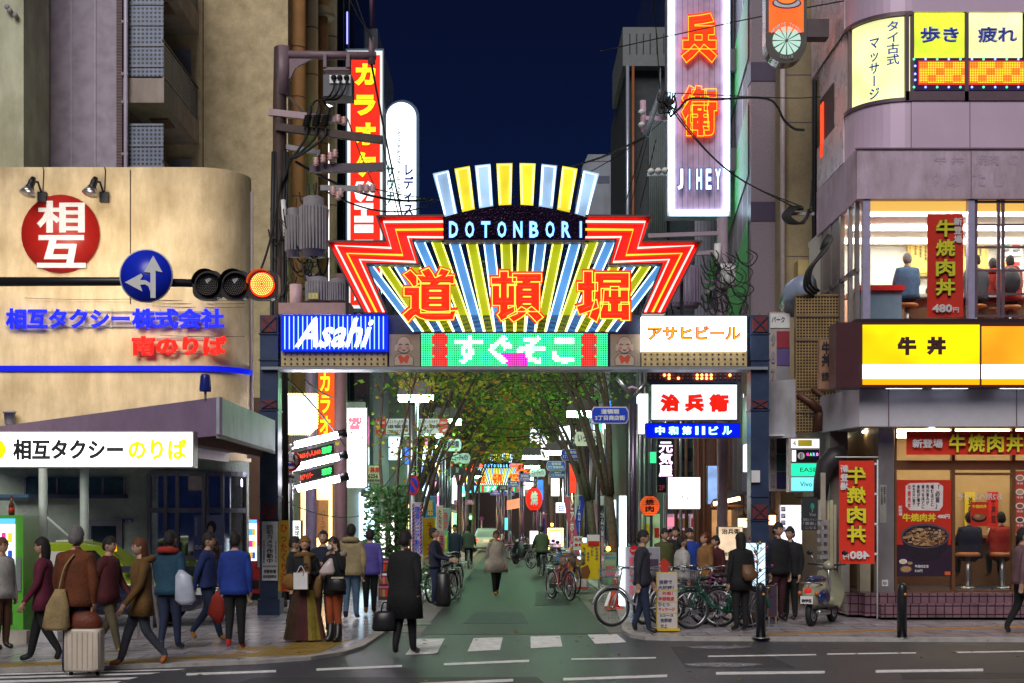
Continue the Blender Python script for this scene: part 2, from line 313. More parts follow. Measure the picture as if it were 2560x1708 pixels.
for i in range(150):
    x, y = U(-7, 9), U(14.8, 24); a = U(0, 6.3); r = U(.03, .07); zz = .012 if y < 17 or abs(x) < 1.7 else (.125 if x < -3 and y > 18.5 else .065)
    lf.add([(x+r*cos(a), y+r*sin(a), zz), (x+r*.5*cos(a+1.6), y+r*.5*sin(a+1.6), zz+.012), (x-r*cos(a), y-r*sin(a), zz+.004), (x+r*.5*cos(a-1.6), y+r*.5*sin(a-1.6), zz+.012)], [(0, 1, 2, 3)], lm[i % 2])
lf.build('fallen_leaves', kind='stuff', raw=True, label='dry brown leaves scattered over road and pavement')
# ================================================================ neon gate over the street
zz_red = mat('zigzag_red', (.75, .02, .012), .3, var=.1); edge_dk = mat('sign_edge', (.08, .05, .05), .5)
t_pink = em('neon_pink', (1, .12, .1), 9); t_orng = em('neon_orange', (1, .22, .01), 4); t_wb = em('neon_ice', (.5, .78, 1), 3.2); t_yel = em('neon_yellow', (1, .95, .2), 2.6); t_blue = em('neon_blue', (.15, .5, 1), 3); t_org2 = em('neon_letter', (1, .5, .05), 2.2)
ray_b = em('ray_blue', (.14, .45, 1), .55, uneven=.9); ray_y = em('ray_yellow', (.66, .76, .01), .5, uneven=.9); kan_red = em('kanji_red', (1, .03, .003), .75)
fin_b = em('fin_blue', (.45, .68, 1), .75, uneven=1.2); fin_y = em('fin_yellow', (1, .82, .03), .85, uneven=1.2)
plate_m = mat('chrome_plate', (.06, .03, .07), .14, .9, var=.5, scale=3, bump=.3)
bulb_bg = mat('bulb_panel', (.55, .42, .2), .5, var=.25, scale=3)
led_bg = mat('led_black', (.01, .012, .012), .5)
LEDM = {c: em('led_'+c, v, s*1.05) for c, v, s in (('green', (.04, 1, .3), 1.6), ('white', (.75, 1, .95), 2.6), ('red', (1, .04, .03), 1.5), ('magenta', (1, .05, .6), 1.4), ('cyan', (.03, 1, .45), 1.6))}
def in_tri(p, a, b, c):
    s1 = (b[0]-a[0])*(p[1]-a[1])-(b[1]-a[1])*(p[0]-a[0]); s2 = (c[0]-b[0])*(p[1]-b[1])-(c[1]-b[1])*(p[0]-b[0]); s3 = (a[0]-c[0])*(p[1]-c[1])-(a[1]-c[1])*(p[0]-c[0])
    return (s1 >= 0) == (s2 >= 0) == (s3 >= 0)
def raster(text, cols, rows, c0, c1, r0, r1, off=.03):   # cells of a dot display lit by the text
    vs, fs = tbold(text, off); a0, a1 = min(v[0] for v in vs), max(v[0] for v in vs); b0, b1 = min(v[1] for v in vs), max(v[1] for v in vs); lit = set(); tri = [(f[0], f[i], f[i+1]) for f in fs for i in range(1, len(f)-1)]
    q = [((v[0]-a0)/(a1-a0)*(c1-c0)+c0, (v[1]-b0)/(b1-b0)*(r1-r0)+r0) for v in vs]
    for t in tri:
        A, B, D = (q[i] for i in t)
        for c in range(int(min(A[0], B[0], D[0])), int(max(A[0], B[0], D[0]))+1):
            for r in range(int(min(A[1], B[1], D[1])), int(max(A[1], B[1], D[1]))+1):
                if in_tri((c+.5, r+.5), A, B, D): lit.add((c, r))
    return lit
def make_gate():
    Y = 26.5
    root = thing('neon_gate', 'near neon street gate with red zigzag arms, rays and green dot board', 'gate', (wx(1286, Y), Y, 0), 'neon gates over the street')
    mir = lambda x: 2572-x
    for s in (0, 1):
        fx = (lambda x: x) if not s else mir
        p = MB(); x0, x1 = sorted((wx(fx(652), Y), wx(fx(697), Y)))
        p.box(x0, Y-.1, .02, x1, Y+.35, wz(790, Y), navy_s)
        for yy in (835, 900, 1025, 1240, 1300): p.box(x0-.02, Y-.125, wz(yy+3, Y), x1+.02, Y+.37, wz(yy, Y), navy_s)
        p.box(x0-.04, Y-.14, .02, x1+.04, Y+.39, .35, navy_s)
        o = p.build('post', root); p = MB(); rp = mat('post_red', (.16, .015, .015), .5)
        for ya, yb in ((794, 832), (1002, 1022), (1262, 1298)):
            p.box(x0+.03, Y-.13, wz(yb, Y), x1-.03, Y-.105, wz(ya, Y), rp)
            for a, b in ((ya, yb), (yb, ya)): p.bar((x0+.03, Y-.14, wz(a, Y)), (x1-.03, Y-.14, wz(b, Y)), .03, .02, navy_s)
        p.build('cross_panel', o)
        # zigzag arm with three tubes
        poly = [(1109, 542), (943, 543), (966, 606), (819, 606), (912, 785), (967, 785), (917, 661), (1050, 664), (1032, 601), (1110, 601)]
        a = MB(); pp = [(fx(x), y) for x, y in poly]; a.pprism(pp if not s else pp[::-1], Y-.16, .03, zz_red)
        n = len(pp)
        for i in range(n):
            if i in (9,): continue
            q, r = P(*pp[i], Y-.2), P(*pp[(i+1) % n], Y-.2); a.bar(q, r, .24, .035, edge_dk)
        arm = a.build('zigzag_arm', root)
        for nm, m, pts in (('outer_tube', t_pink, [(1107, 554), (959, 555), (978, 620), (839, 614), (925, 783)]), ('middle_tube', t_orng, [(1108, 573.6), (989, 574.6), (1007, 638), (867.5, 633.6), (942, 783)]), ('inner_tube', t_pink, [(1108, 594), (1019, 592.5), (1039, 655), (899, 649), (960, 783)])):
            MB().tube([P(fx(x), y, Y-.24) for x, y in pts], .021, m, 6).build(nm, arm)
        # figure picture beside the dot board
        c = MB(); fb = mat('picture_board', (.33, .27, .2), .6); xa, xb = (973, 1050) if not s else (1526, 1601); c.pbox(xa, 836, xb, 916, Y-.12, .1, fb)
        cx = (xa+xb)/2-2; skin = mat('picture_skin', (.5, .4, .3), .6); yy = Y-.128
        def disc(cx, cy, rx, ry, m, d): c.pprism([(cx+rx*cos(2*pi*i/20), cy+ry*sin(2*pi*i/20)) for i in range(20)], yy-d, .004, m)
        lin = mat('picture_line', (.12, .1, .12), .6)
        disc(cx, 862, 18.5, 21.5, lin, 0); disc(cx, 862, 17, 20, skin, .004); disc(cx-19, 870, 4, 9, skin, .002); disc(cx+19, 870, 4, 9, skin, .002)
        for k in (-1, 1):
            disc(cx+k*10, 870, 4, 4, mat('picture_pink', (.6, .15, .2), .6), .006)
            c.tube([P(cx+k*8-4, 862, yy-.01), P(cx+k*8, 859.5, yy-.01), P(cx+k*8+4, 862, yy-.01)], .008, lin, 4)
        c.tube([P(cx-4, 874, yy-.01), P(cx, 876, yy-.01), P(cx+4, 874, yy-.01)], .008, lin, 4)
        c.pprism([(cx-24, 913), (cx-25, 895), (cx-14, 884), (cx+14, 884), (cx+25, 895), (cx+24, 913)], yy, .004, lin); c.pprism([(cx-22.5, 913), (cx-23.5, 896), (cx-13, 886), (cx+13, 886), (cx+23.5, 896), (cx+22.5, 913)], yy-.004, .004, skin)
        c.pprism([(cx-15, 890), (cx-8, 887), (cx, 894), (cx+8, 887), (cx+15, 890), (cx+8, 910), (cx, 903), (cx-8, 910)], yy-.008, .004, mat('picture_red', (.6, .07, .03), .6))
        c.build('figure_picture', root, 'pale picture of a bald child in a red bib')
        # dotted strip under the side sign
        xa, xb = (703, 968) if not s else (1604, 1867); b = MB(); b.pbox(xa, 878, xb, 916, Y-.15, .12, bulb_bg)
        for i in range(17):
            for j in range(3): b.ell(P(xa+9+i*(xb-xa-18)/16, 885+j*12, Y-.16), (.022, .03, .022), mat('bulb_off', (.12, .1, .12), .2), 6, 4)
        b.build('bulb_strip', root)
    b = MB(); b.pbox(652, 917, 1920, 924, Y-.2, .5, mat('beam_grey', (.3, .33, .38), .4, .3)); b.pbox(700, 788, 1870, 917, Y+.02, .3, navy_s); b.build('beam', root)
    tr = MB()                                             # lattice behind the rays
    for zz in (830, 664): tr.bar(P(868, zz, Y+.3), P(1704, zz, Y+.3), .06, .06, blk)
    for i in range(22):
        x = 900+i*36; tr.bar(P(x, 664, Y+.3), P(x+36, 830, Y+.3), .03, .03, blk); tr.bar(P(x+36, 664, Y+.3), P(x, 830, Y+.3), .03, .03, blk)
    for x in (868, 960, 1120, 1286, 1450, 1612, 1704): tr.bar(P(x, 610, Y+.3), P(x, 830, Y+.3), .06, .06, blk)
    tr.build('lattice', root)
    # arched name plate
    arc = [(1108+360*i/20, 543-31*sin(pi*i/20)) for i in range(21)]
    q = MB(); q.pprism([(1108, 602)]+arc+[(1468, 602)], Y-.2, .15, plate_m); q.pbox(1104, 600, 1472, 606, Y-.22, .2, edge_dk); pl = q.build('name_plate', root, 'dark mirror arch plate with blue tube letters')
    q = MB()
    for i, ch in enumerate('DOTONBORI'):
        x = 1121+i*40.2+(5 if ch == 'I' else 0); q.ptext(ch, x, 552, x+(26 if ch != 'I' else 8), 596, Y-.235, mat('letter_navy', (.02, .05, .35), .4), off=.05)
    q.build('letter_back', pl); q = MB()
    for i, ch in enumerate('DOTONBORI'):
        x = 1121+i*40.2+(5 if ch == 'I' else 0); q.ptext(ch, x+2, 554, x+(24 if ch != 'I' else 7), 594, Y-.27, t_blue, off=.022)
    q.build('neon_lettering', pl)
    # fins on top, rays below
    fins = [[(1082, 434), (1121, 425), (1144, 537), (1112, 541)], [(1136, 422), (1174, 415), (1187, 523), (1155, 527)], [(1187, 414), (1226, 410), (1233, 516), (1198, 519)], [(1241, 409), (1281, 408), (1278, 513), (1247, 514)]]
    fins += [[(2580-b[0], b[1]) for b in (f[1], f[0], f[3], f[2])] for f in fins[::-1]]
    for i, f in enumerate(fins):
        bl = i in (0, 2, 5, 7); a = MB(); a.pprism(f, Y-.1, .28, fin_b if bl else fin_y); a.mats.append(edge_dk); fo = a.build('fin', root)
        c = (sum(p[0] for p in f)/4, sum(p[1] for p in f)/4); ins = [(c[0]+(p[0]-c[0])*.78, c[1]+(p[1]-c[1])*.92) for p in f]
        MB().tube([P(*ins[k], Y-.125) for k in (3, 0, 1, 2)], .018, t_wb if bl else t_yel, 6).build('neon_tube', fo)
    for k in range(-10, 10):
        o0 = 21.75+43.5*(k if k >= 0 else -k-1); sg = 1 if k >= 0 else -1; ka = k if k >= 0 else -k-1
        top = 606 if ka < 6 else 664
        bl = ka % 2 == 1; f_ = lambda y: (1150-y)/547
        hw = 14.5; qd = [(1287+sg*o0*f_(top)-hw*f_(top)**.3, top), (1287+sg*o0*f_(top)+hw*f_(top)**.3, top), (1287+sg*o0*f_(829)+hw*.93, 829), (1287+sg*o0*f_(829)-hw*.93, 829)]
        a = MB(); a.pprism(qd, Y+.02, .14, ray_b if bl else ray_y); ro = a.build('ray', root); a = MB()
        for e0, e1 in ((0, 3), (1, 2)):
            q0, q1 = qd[e0], qd[e1]; s_ = 2.2 if e0 == 0 else -2.2; a.tube([P(q0[0]+s_, q0[1], Y-.01), P(q1[0]+s_, q1[1], Y-.01)], .013, t_wb if bl else t_yel, 5)
        a.build('neon_tube', ro)
    for ch, xa, ya, xb, yb in (('道', 1001, 664, 1146, 812), ('頓', 1223, 673, 1364, 812), ('堀', 1435, 673, 1579, 812)):
        a = MB(); a.ptext(ch, xa, ya, xb, yb, Y-.36, kan_red, off=.095, depth=.035); ko = a.build('character', root)
        MB().ptext(ch, xa+4, ya+4, xb-4, yb-4, Y-.42, t_org2, off=.05, tubes=.0085).build('neon_outline', ko)
    # dot board
    a = MB(); a.pbox(1052, 832, 1519, 917, Y-.17, .16, led_bg); bo = a.build('dot_board', root, 'green dot board with white moving letters'); cols, rows = 84, 15
    lit = raster('すぐそこ', cols, rows, 14.5, 69.5, .6, 14.4, .045); gl = [set(), 0]; dt = MB()
    w = 467/cols; h = 83/rows
    for c in range(cols):
        for r in range(rows):
            m = 'green'
            if 5 <= c <= 11 or 72 <= c <= 78:
                if r % 5 != 4 or c not in (5, 11, 72, 78): m = 'red'
            elif 34 <= c <= 47 and r < 6 and (c+r) > 38: m = 'magenta'
            elif 13 <= c <= 70 and (c*7+r*3) % 5 < 2: m = 'cyan'
            if (c, r) in lit: m = 'white'
            x = 1052.5+c*w; y = 916-(r+1)*h; p0, p1 = P(x+w*.14, y+h*.86, Y-.176), P(x+w*.86, y+h*.14, Y-.176)
            dt.quad(p0, (p1.x, p0.y, p0.z), p1, (p0.x, p0.y, p1.z), LEDM[m])
    tag(dt.build('dots', bo), kind='stuff')
    # side signs
    a = MB(); a.pbox(703, 787, 968, 877, Y-.25, .22, em('blue_lightbox', (.0, .02, 1), 1.0)); so = a.build('side_sign', root, 'blue light box with white slanted letters'); a = MB()
    for i in range(23):
        x = 712+i*11.2; a.tube([P(x, 791, Y-.265), P(x, 873, Y-.265)], .012, em('tube_blue_white', (.25, .5, 1), 2.2), 4)
    a.build('tube', so); a = MB()
    a.ptext('Asahi', 736, 795, 938, 869, Y-.3, em('white_letter', (.9, .97, 1), 2.2), off=.022, shear=.12, depth=.02); a.build('lettering', so)
    a = MB(); a.pbox(1604, 791, 1866, 877, Y-.25, .22, wlight); so = a.build('side_sign', root, 'white light box with red tube letters'); a = MB(); a.ptext('アサヒビール', 1619, 814, 1853, 852, Y-.265, red_t, off=.06); a.build('letter_back', so)
    a = MB(); a.ptext('アサヒビール', 1621, 816, 1851, 850, Y-.28, em('neon_amber', (1, .35, .02), 1.3), off=.004); a.build('lettering', so)
    # notices on the posts
    a = MB(); a.box(wx(654, 26.3), 26.34, wz(1452, 26.3), wx(693, 26.3), 26.37, wz(1304, 26.3), white_p); o = a.build('notice_plate', root, 'tall white notice with black characters'); a = MB(); a.pvtext('防犯カメラ作動中', 666, 1312, 683, 1408, 26.33, black_t, off=.02); a.ptext('Security camera in operation', 657, 1412, 691, 1420, 26.33, black_t); a.ptext('南警察署', 659, 1424, 690, 1434, 26.33, black_t); a.ptext('道頓堀振興会', 657, 1437, 691, 1446, 26.33, black_t)
    a.pvtext('作动中监视摄像机', 657, 1352, 662, 1408, 26.33, black_t); a.pvtext('작동중카메라', 687, 1352, 692, 1408, 26.33, black_t); a.build('lettering', o)
    a = MB(); a.box(wx(696, 26.4), 26.4, .5, wx(722, 26.4), 26.43, wz(1301, 26.4), mat('yellow_board', (.6, .38, .02), .5)); o = a.build('notice_plate', root, 'tall yellow notice with red characters'); a = MB(); a.pvtext('ひったくり注意', 700, 1308, 719, 1480, 26.39, red_t, off=.02); a.build('lettering', o)
    a = MB(); a.box(wx(1880, 26.3), 26.34, wz(1206, 26.3), wx(1901, 26.3), 26.37, wz(1176, 26.3), white_p); a.build('notice_plate', root, 'small white notice')
    return root
gate = make_gate()
g2 = dup(gate, (-1.5, 137, 0), label='small distant neon gate seen between the trees at the end of the street')
# ================================================================ left side: taxi office, buildings behind, pole, traffic light
beige = mat('stained_beige', (.82, .66, .42), .85, streak=True, scale=4, dirt=(.4, .28, .12), amt=.4, bump=.15)
plaster = mat('rough_plaster', (.38, .46, .38), .9, var=.2, scale=3, bump=.8); greyp = tilem('grey_panel', (.42, .36, .46), (.28, .24, .34), 1.65, 8, .6, .06, 0, 'xz', .006)
tan = mat('tan_wall', (.66, .54, .33), .9, var=.2, scale=2.2, bump=.4, dirt=(.36, .27, .15), amt=.6); pale = mat('pale_green_wall', (.66, .68, .5), .85, streak=True, scale=3, dirt=(.3, .3, .22), amt=.4)
def arcpts(cx, cy_, r, a0, a1, n=24): return [(cx+r*cos(radians(a0+(a1-a0)*i/n)), cy_+r*sin(radians(a0+(a1-a0)*i/n))) for i in range(n+1)]
Yw = 29.
rb = thing('taxi_office', 'stained beige office with a rounded corner and a red disc emblem', 'building', (-10, Yw, 0))
prof = [(-18, 34), (-18, Yw)]+[(p[0], p[1]) for p in arcpts(-6.75, 30, 1, -90, 0)]+[(-6.9, 34)]
zc = wz(1150, Yw)
MB().slab(prof, zc, wz(418, Yw), beige).build('upper_wall', rb)
low = [(-18, 33.9), (-18, Yw+.05)]+arcpts(-6.75, 30, .95, -90, 0)+[(-6.95, 33.9)]
MB().slab(low, 0, zc, plaster).build('lower_wall', rb)
MB().slab([(-18, Yw-.05)]+arcpts(-6.75, 30, 1.06, -90, -5)+[(-7, 33), (-18, 33)], wz(928, Yw), wz(915, Yw), em('blue_band', (.0, .01, 1), .55)).build('blue_band', rb)
s = MB(); s.pbox(324.5, 425, 327, 760, Yw-.012, .02, mat('seam', (.08, .06, .04), .8)); s.build('seam', rb)
d = MB(); c = P(153, 586, Yw); d.lathe([(.0, .0), (.83, 0), (.83, .06), (0, .06)], (c.x, Yw-.005, c.z), mat('emblem_red', (.42, .015, .01), .4), 40, (0, -1, 0)); em_o = d.build('emblem', rb)
d = MB(); d.ptext('相', 92, 502, 212, 582, Yw-.075, white_p, off=.03); d.ptext('互', 92, 588, 214, 670, Yw-.075, white_p, off=.032); d.build('lettering', em_o)
d = MB(); d.ptext('相互タクシー', 15, 771, 325, 823, Yw-.14, blue_e, off=.05, depth=.05); d.ptext('株式会社', 330, 771, 561, 823, Yw-.14, blue_e, off=.05, depth=.05); d.build('blue_lettering', rb)
d = MB(); d.ptext('南のりば', 330, 840, 568, 890, Yw-.14, red_e, off=.06, depth=.05); d.build('red_lettering', rb)
d = MB()
for yy, a, b in ((779, 30, 545), (816, 30, 555), (846, 335, 560), (880, 335, 560)): d.bar(P(a, yy, Yw-.05), P(b, yy, Yw-.05), .02, .02, grey_p)
for x in (50, 130, 215, 280, 345, 400, 470, 525): d.bar(P(x, 772, Yw-.05), P(x, 822, Yw-.05), .015, .015, grey_p)
for k, (a, b, yy) in enumerate(((62, 320, 745), (320, 610, 748), (360, 612, 756), (380, 612, 765), (400, 612, 838))): d.tube(catenary(P(a, yy, Yw-.08), P(b, yy+3, Yw-.1 if b < 600 else Yw+.1), .02), .006, cablem, 4)
d.build('letter_rails', rb)
d = MB()
for x in (-5.9, -5.72): d.tube([(x, 29.55 if x < -5.8 else 29.9, 3.3), (x, 29.55 if x < -5.8 else 29.9, 9.1)], .035, mat('pink_pipe', (.5, .42, .42), .5), 8)
d.build('downpipe', rb)
def flood(px, py, nm):
    t = thing('wall_floodlight', nm, 'floodlight', P(px, py, Yw-.3), 'floodlights on the taxi office wall'); b = MB(); c = P(px, py, Yw-.35)
    b.lathe([(.05, .3), (.075, .2), (.075, .1), (.11, .02)], c, blk, 12, (.25, .3, 1)); b.build('lamp_body', t)
    MB().lathe([(.13, -.06), (.0, -.055)], c, em('flood_glow', (1, .85, .6), 3), 14, (.25, .3, 1)).build('lens', t); lamp('wall_fill_spot', (c.x+.5, c.y-3.2, c.z-1.2), (c.x+1.2, Yw, c.z-3.2), 300, (1, .86, .66), size=.8, angle=165, blend=1)  # lens glow and spot in front are added to brighten the wall
    MB().lathe([(.10, .04), (.17, -.1)], c, steel, 14, (.25, .3, 1)).build('reflector', t)
    b = MB(); b.box(c.x+.1, Yw-.12, c.z-.2, c.x+.28, Yw-.002, c.z+.02, blk); b.tube([(c.x+.18, Yw-.1, c.z), (c.x+.14, Yw-.2, c.z+.2), (c.x, Yw-.35, c.z+.2)], .025, blk); b.tube([(c.x+.18, Yw-.02, c.z), (c.x+.2, Yw-.02, c.z+.5), (c.x+.18, Yw-.02, wz(419, Yw))], .012, cablem, 4); b.build('bracket', t)
flood(72, 475, 'small black floodlight with bare cable, above left edge of red disc'); flood(228, 475, 'small black floodlight with a torn patch behind, right of the red disc')
# lower front: strip window, door, curved glass window with poster
dkglass = mat('dark_window', (.012, .025, .03), .06, var=.5, scale=1.2); frame_g = mat('window_frame', (.16, .16, .19), .4, .3)
w = MB(); w.pbox(60, 1195, 310, 1236, Yw-.02, .1, mat('teal_glass', (.03, .09, .11), .15, var=.5, scale=2)); wo = w.build('strip_window', rb); w = MB()
for x in (60, 140, 196, 254, 308): w.pbox(x, 1195, x+5, 1236, Yw-.05, .04, frame_g)
w.pbox(20, 1236, 312, 1246, Yw-.2, .22, navy_s); w.build('window_frame', wo)
w = MB(); w.pbox(213, 1299, 305, 1500, Yw-.04, .1, frame_g); wo = w.build('door', rb); MB().pbox(228, 1315, 290, 1390, Yw-.05, .05, dkglass).build('door_glass', wo)
w = MB(); w.pbox(308, 1298, 332, 1306, Yw-.03, .03, mat('number_plate_blue', (.02, .03, .3), .4)); wo = w.build('address_plate', rb); MB().ptext('2-22', 313, 1300, 329, 1305, Yw-.035, white_t).build('lettering', wo)
w = MB(); gl = [(wx(374, Yw), Yw-.03), (-6.9, Yw-.03)]+arcpts(-6.75, 30, 1.0, -85, -20, 7); zb, zt = .45, wz(1184, Yw)
for i in range(len(gl)-1):
    a, b = gl[i], gl[i+1]; w.quad((*a, zb), (*b, zb), (*b, zt), (*a, zt), mat('mirror_window', (.3, .33, .36), .04, .85, var=.3))
wo = w.build('curved_window', rb); w = MB()
for q in [gl[0], (wx(416, Yw), Yw-.04), (wx(445, Yw), Yw-.04), (wx(511, Yw), Yw-.04), gl[3], gl[5], gl[-1]]: w.bar((q[0], q[1]-.02, zb), (q[0], q[1]-.02, zt), .07, .07, frame_g)
for zz in (zt, wz(1276, Yw), wz(1395, Yw), zb):
    for i in range(len(gl)-1): w.bar((*gl[i], zz), (*gl[i+1], zz), .09, .1, frame_g)
w.build('window_frame', wo)
w = MB(); pb = mat('poster_blue', (.08, .14, .34), .3, var=.4, scale=1.5)
w.pbox(484, 1288, 511, 1395, Yw-.06, .02, pb); w.pbox(516, 1288, 560, 1395, Yw-.06, .02, mat('poster_pale', (.2, .24, .42), .3, var=.3, scale=1.5)); po = w.build('film_poster', rb, 'blue cinema poster with a dark-haired woman in a brown scarf'); w = MB()
def el2(mb, cx, cy_, rx, ry, Y, m): mb.pprism([(cx+rx*cos(2*pi*i/18), cy_+ry*sin(2*pi*i/18)) for i in range(18)], Y, .004, m)
el2(w, 529, 1318, 12, 16, Yw-.068, mat('poster_hair', (.02, .015, .02), .6)); el2(w, 526, 1326, 6.5, 12, Yw-.074, mat('poster_face', (.5, .36, .28), .6))
w.pprism([(516, 1394), (517, 1345), (524, 1337), (535, 1340), (546, 1362), (550, 1394)], Yw-.066, .004, mat('poster_scarf', (.16, .07, .04), .7)); w.ptext('北の', 486, 1362, 508, 1374, Yw-.07, white_t); w.ptext('カナリア', 519, 1364, 555, 1374, Yw-.072, white_t); w.pvtext('さよならの冬が', 488, 1295, 493, 1340, Yw-.07, white_t); w.build('portrait', po)
# canopy and its light box
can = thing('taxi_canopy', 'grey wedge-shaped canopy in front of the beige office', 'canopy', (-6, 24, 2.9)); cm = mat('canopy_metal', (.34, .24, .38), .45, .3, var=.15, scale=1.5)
zt, zb = 3.8, 3.2; A = (-4.56, 21.2); B = (-11.6, 29.0); D = (-4.56, 26.2); Ew = (-5.6, 29.0)
def wallstrip(mb, p, q, z0, z1, m, th=.05):
    p, q = Vector((*p, 0)), Vector((*q, 0)); n = Vector(((q-p).y, -(q-p).x, 0)).normalized()*th
    mb.add([(v.x, v.y, z) for z in (z0, z1) for v in (p, q, q-n, p-n)], [(3, 2, 1, 0), (4, 5, 6, 7), (0, 1, 5, 4), (1, 2, 6, 5), (2, 3, 7, 6), (3, 0, 4, 7)], m)
f = MB(); wallstrip(f, B, A, zb, zt, cm); wallstrip(f, A, D, zb+.02, zt, mat('canopy_pale', (.42, .46, .52), .5, .2, streak=True, scale=6, dirt=(.3, .3, .32))); wallstrip(f, D, Ew, zb, zt-.1, cm); f.build('fascia', can)
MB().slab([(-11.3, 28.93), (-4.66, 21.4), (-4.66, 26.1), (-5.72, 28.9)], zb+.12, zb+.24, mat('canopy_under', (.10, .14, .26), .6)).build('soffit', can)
f = MB()
for k in range(5):
    t_ = (k+.5)/5; a = Vector((*B, 0)).lerp(Vector((*A, 0)), t_); f.bar((a.x, a.y+.1, zb+.02), (a.x+.6, 28.9, zb+.02), .12, .2, mat('rust_beam', (.2, .1, .07), .6))
for i in range(60): f.box(-4.62, 21.25+i*.082, zb-.04, -4.55, 21.28+i*.082, zb+.01, mat('drip_edge', (.35, .3, .26), .5))
for x in (-9.1, -8.3): f.tube([(x, 26.4, .1), (x, 26.4, zb+.1)], .085, mat('green_white_post', (.5, .58, .52), .5), 12)
f.tube([(-9.1, 26.4, 2.0), (-8.3, 26.4, 1.3)], .03, mat('green_white_post'), 8); f.build('frame', can)
f = MB(); f.tube([(-7.9, 25.5, zb-.12), (-7.3, 25.3, zb-.12)], .04, tubew, 8); f.build('lamp', can)
b = MB(); c = P(517, 965, 21.6); b.tube([(c.x, 21.5, zt-.02), (c.x, 21.5, c.z-.1)], .02, grey_p, 8); bo = thing('beacon_lamp', 'dark blue beacon lamp on a stalk above the canopy corner', 'beacon', (c.x, 21.5, zt)); b.build('stalk', bo)
MB().lathe([(.09, -.1), (.095, -.06), (.09, .0), (.08, .13), (.07, .17), (0, .18)], (c.x, 21.5, c.z), mat('beacon_blue', (.02, .03, .22), .15), 14).build('lens', bo)
Yb = 21.25; lb = thing('taxi_sign', 'white light box on the canopy with black and yellow characters', 'sign', P(240, 1170, Yb)); b = MB(); b.pbox(-60, 1078, 484, 1169, Yb-.02, .28, mat('box_frame', (.5, .42, .4), .4, .4)); b.build('case', lb); MB().pbox(-60, 1081, 480, 1166, Yb-.03, .02, wlight).build('face', lb)
b = MB(); b.ptext('相互タクシー', 32, 1098, 308, 1150, Yb-.035, black_t, off=.045); b.build('black_lettering', lb); b = MB(); b.ptext('のりば', 320, 1097, 468, 1150, Yb-.035, em('yellow_print_lit', (1, .85, .0), 1.0), off=.04); b.build('yellow_lettering', lb)
el = MB(); el2(el, -8, 1124, 22, 26, Yb-.035, MATS['yellow_print_lit']); el.build('round_mark', lb)
# small planter lamp on the wall and the blue awning at the left
b = MB(); c = P(24, 1045, Yw-.2); b.lathe([(.05, -.2), (.1, -.12), (.12, .1), (.14, .1), (.14, .14), (0, .16)], c, mat('wall_lamp_grey', (.36, .34, .4), .5), 10); b.box(c.x-.04, c.y, c.z-.1, c.x+.04, Yw, c.z, grey_p); b.build('wall_lamp', label='grey bucket-shaped wall lamp low on the beige wall', cat='wall lamp')
b = MB(); b.slab([(-12, 24.5), (wx(95, 25), 24.5), (wx(70, 28), 28), (-12, 28)], wz(1244, 24.5), wz(1236, 24.5), mat('awning_blue', (.05, .12, .22), .5)); ao = b.build('side_awning', label='low blue flat awning beside white posts at the left edge', cat='awning')
# ---- buildings above and behind
bg_ = thing('grey_panel_building', 'tall grey panelled block with perforated balcony screens', 'building', (-11, 36, 0))
MB().box(wx(58, 36), 36, 0, wx(292, 36), 44, 22, greyp).build('wall', bg_)
b = MB()
for x in (118, 178, 238): b.box(wx(x-1.2, 35.98), 35.975, 5, wx(x+1.2, 35.98), 36, 22, mat('seam_light', (.55, .5, .62), .5))
b.build('seams', bg_); b = MB()
b.box(wx(292, 36), 35.96, 0, wx(306, 36), 40, 22, tilem('brick_strip', (.12, .07, .08), (.22, .16, .16), .5, .08, .7, .2, .5, 'xz')); b.build('brick_edge', bg_)
b = MB(); b.tube([(wx(316, 35.9), 35.85, 5), (wx(316, 35.9), 35.85, 22)], .055, mat('lilac_pipe', (.55, .5, .66), .4), 10)
for yy in (60, 190, 260, 390): b.box(wx(306, 35.9), 35.8, wz(yy, 35.9), wx(322, 35.9), 35.9, wz(yy-6, 35.9), grey_p)
b.build('drainpipe', bg_)
x0, x1 = wx(321, 36), wx(410, 36)
MB().box(wx(306, 36), 40.0, 0, x1+.05, 44, 22, tan).build('rear_wall', bg_)
scr = perf(mat('perforated_screen', (.16, .19, .27), .4, .3, var=.2, scale=3), 9, .36, .04); slabm = mat('balcony_slab', (.42, .36, .34), .7, streak=True, scale=4, dirt=(.25, .2, .18))
for k in range(3):
    zt = 13.6+3.2*(k-1); bo = MB().box(x0-.15, 36, zt-.65, x1, 40, zt, slabm).build('balcony', bg_)
    r = MB(); r.box(x0, 36.02, zt+.05, x1-.02, 36.05, zt+(2.0 if k != 1 else 2.4), scr)
    for i in range(4): r.bar((x0+.02, 36.0, zt+.3+i*.55), (x1-.02, 36.0, zt+.3+i*.55), .02, .02, grey_p)
    r.build('screen', bo); r = MB(); r.box(x1-.04, 36.1, zt+.05, x1-.02, 39.9, zt+.95, scr); r.bar((x1-.03, 36.0, zt+1.0), (x1-.03, 40, zt+1.0), .05, .05, blk)
    for i in range(5): r.bar((x1-.03, 36.05+i*.96, zt), (x1-.03, 36.05+i*.96, zt+1.0), .04, .04, grey_p)
    r.build('railing', bo); r = MB(); r.box(x0+.1, 39.9, zt, x1-.2, 40, zt+2.1, mat('door_grey', (.35, .34, .4), .5)); r.build('balcony_door', bo)
    r = MB(); r.box(x0+.2, 37.4, zt-.7, x1-.25, 38.2, zt-.655, mat('hatch', (.2, .12, .1), .6)); r.build('ceiling_hatch', bo)
pw = thing('pale_building', 'pale greenish wall with three small vents at the top left', 'building', (-13, 34, 0)); MB().box(-20, 34, 0, wx(59, 34), 35.9, 20, pale).build('wall', pw)
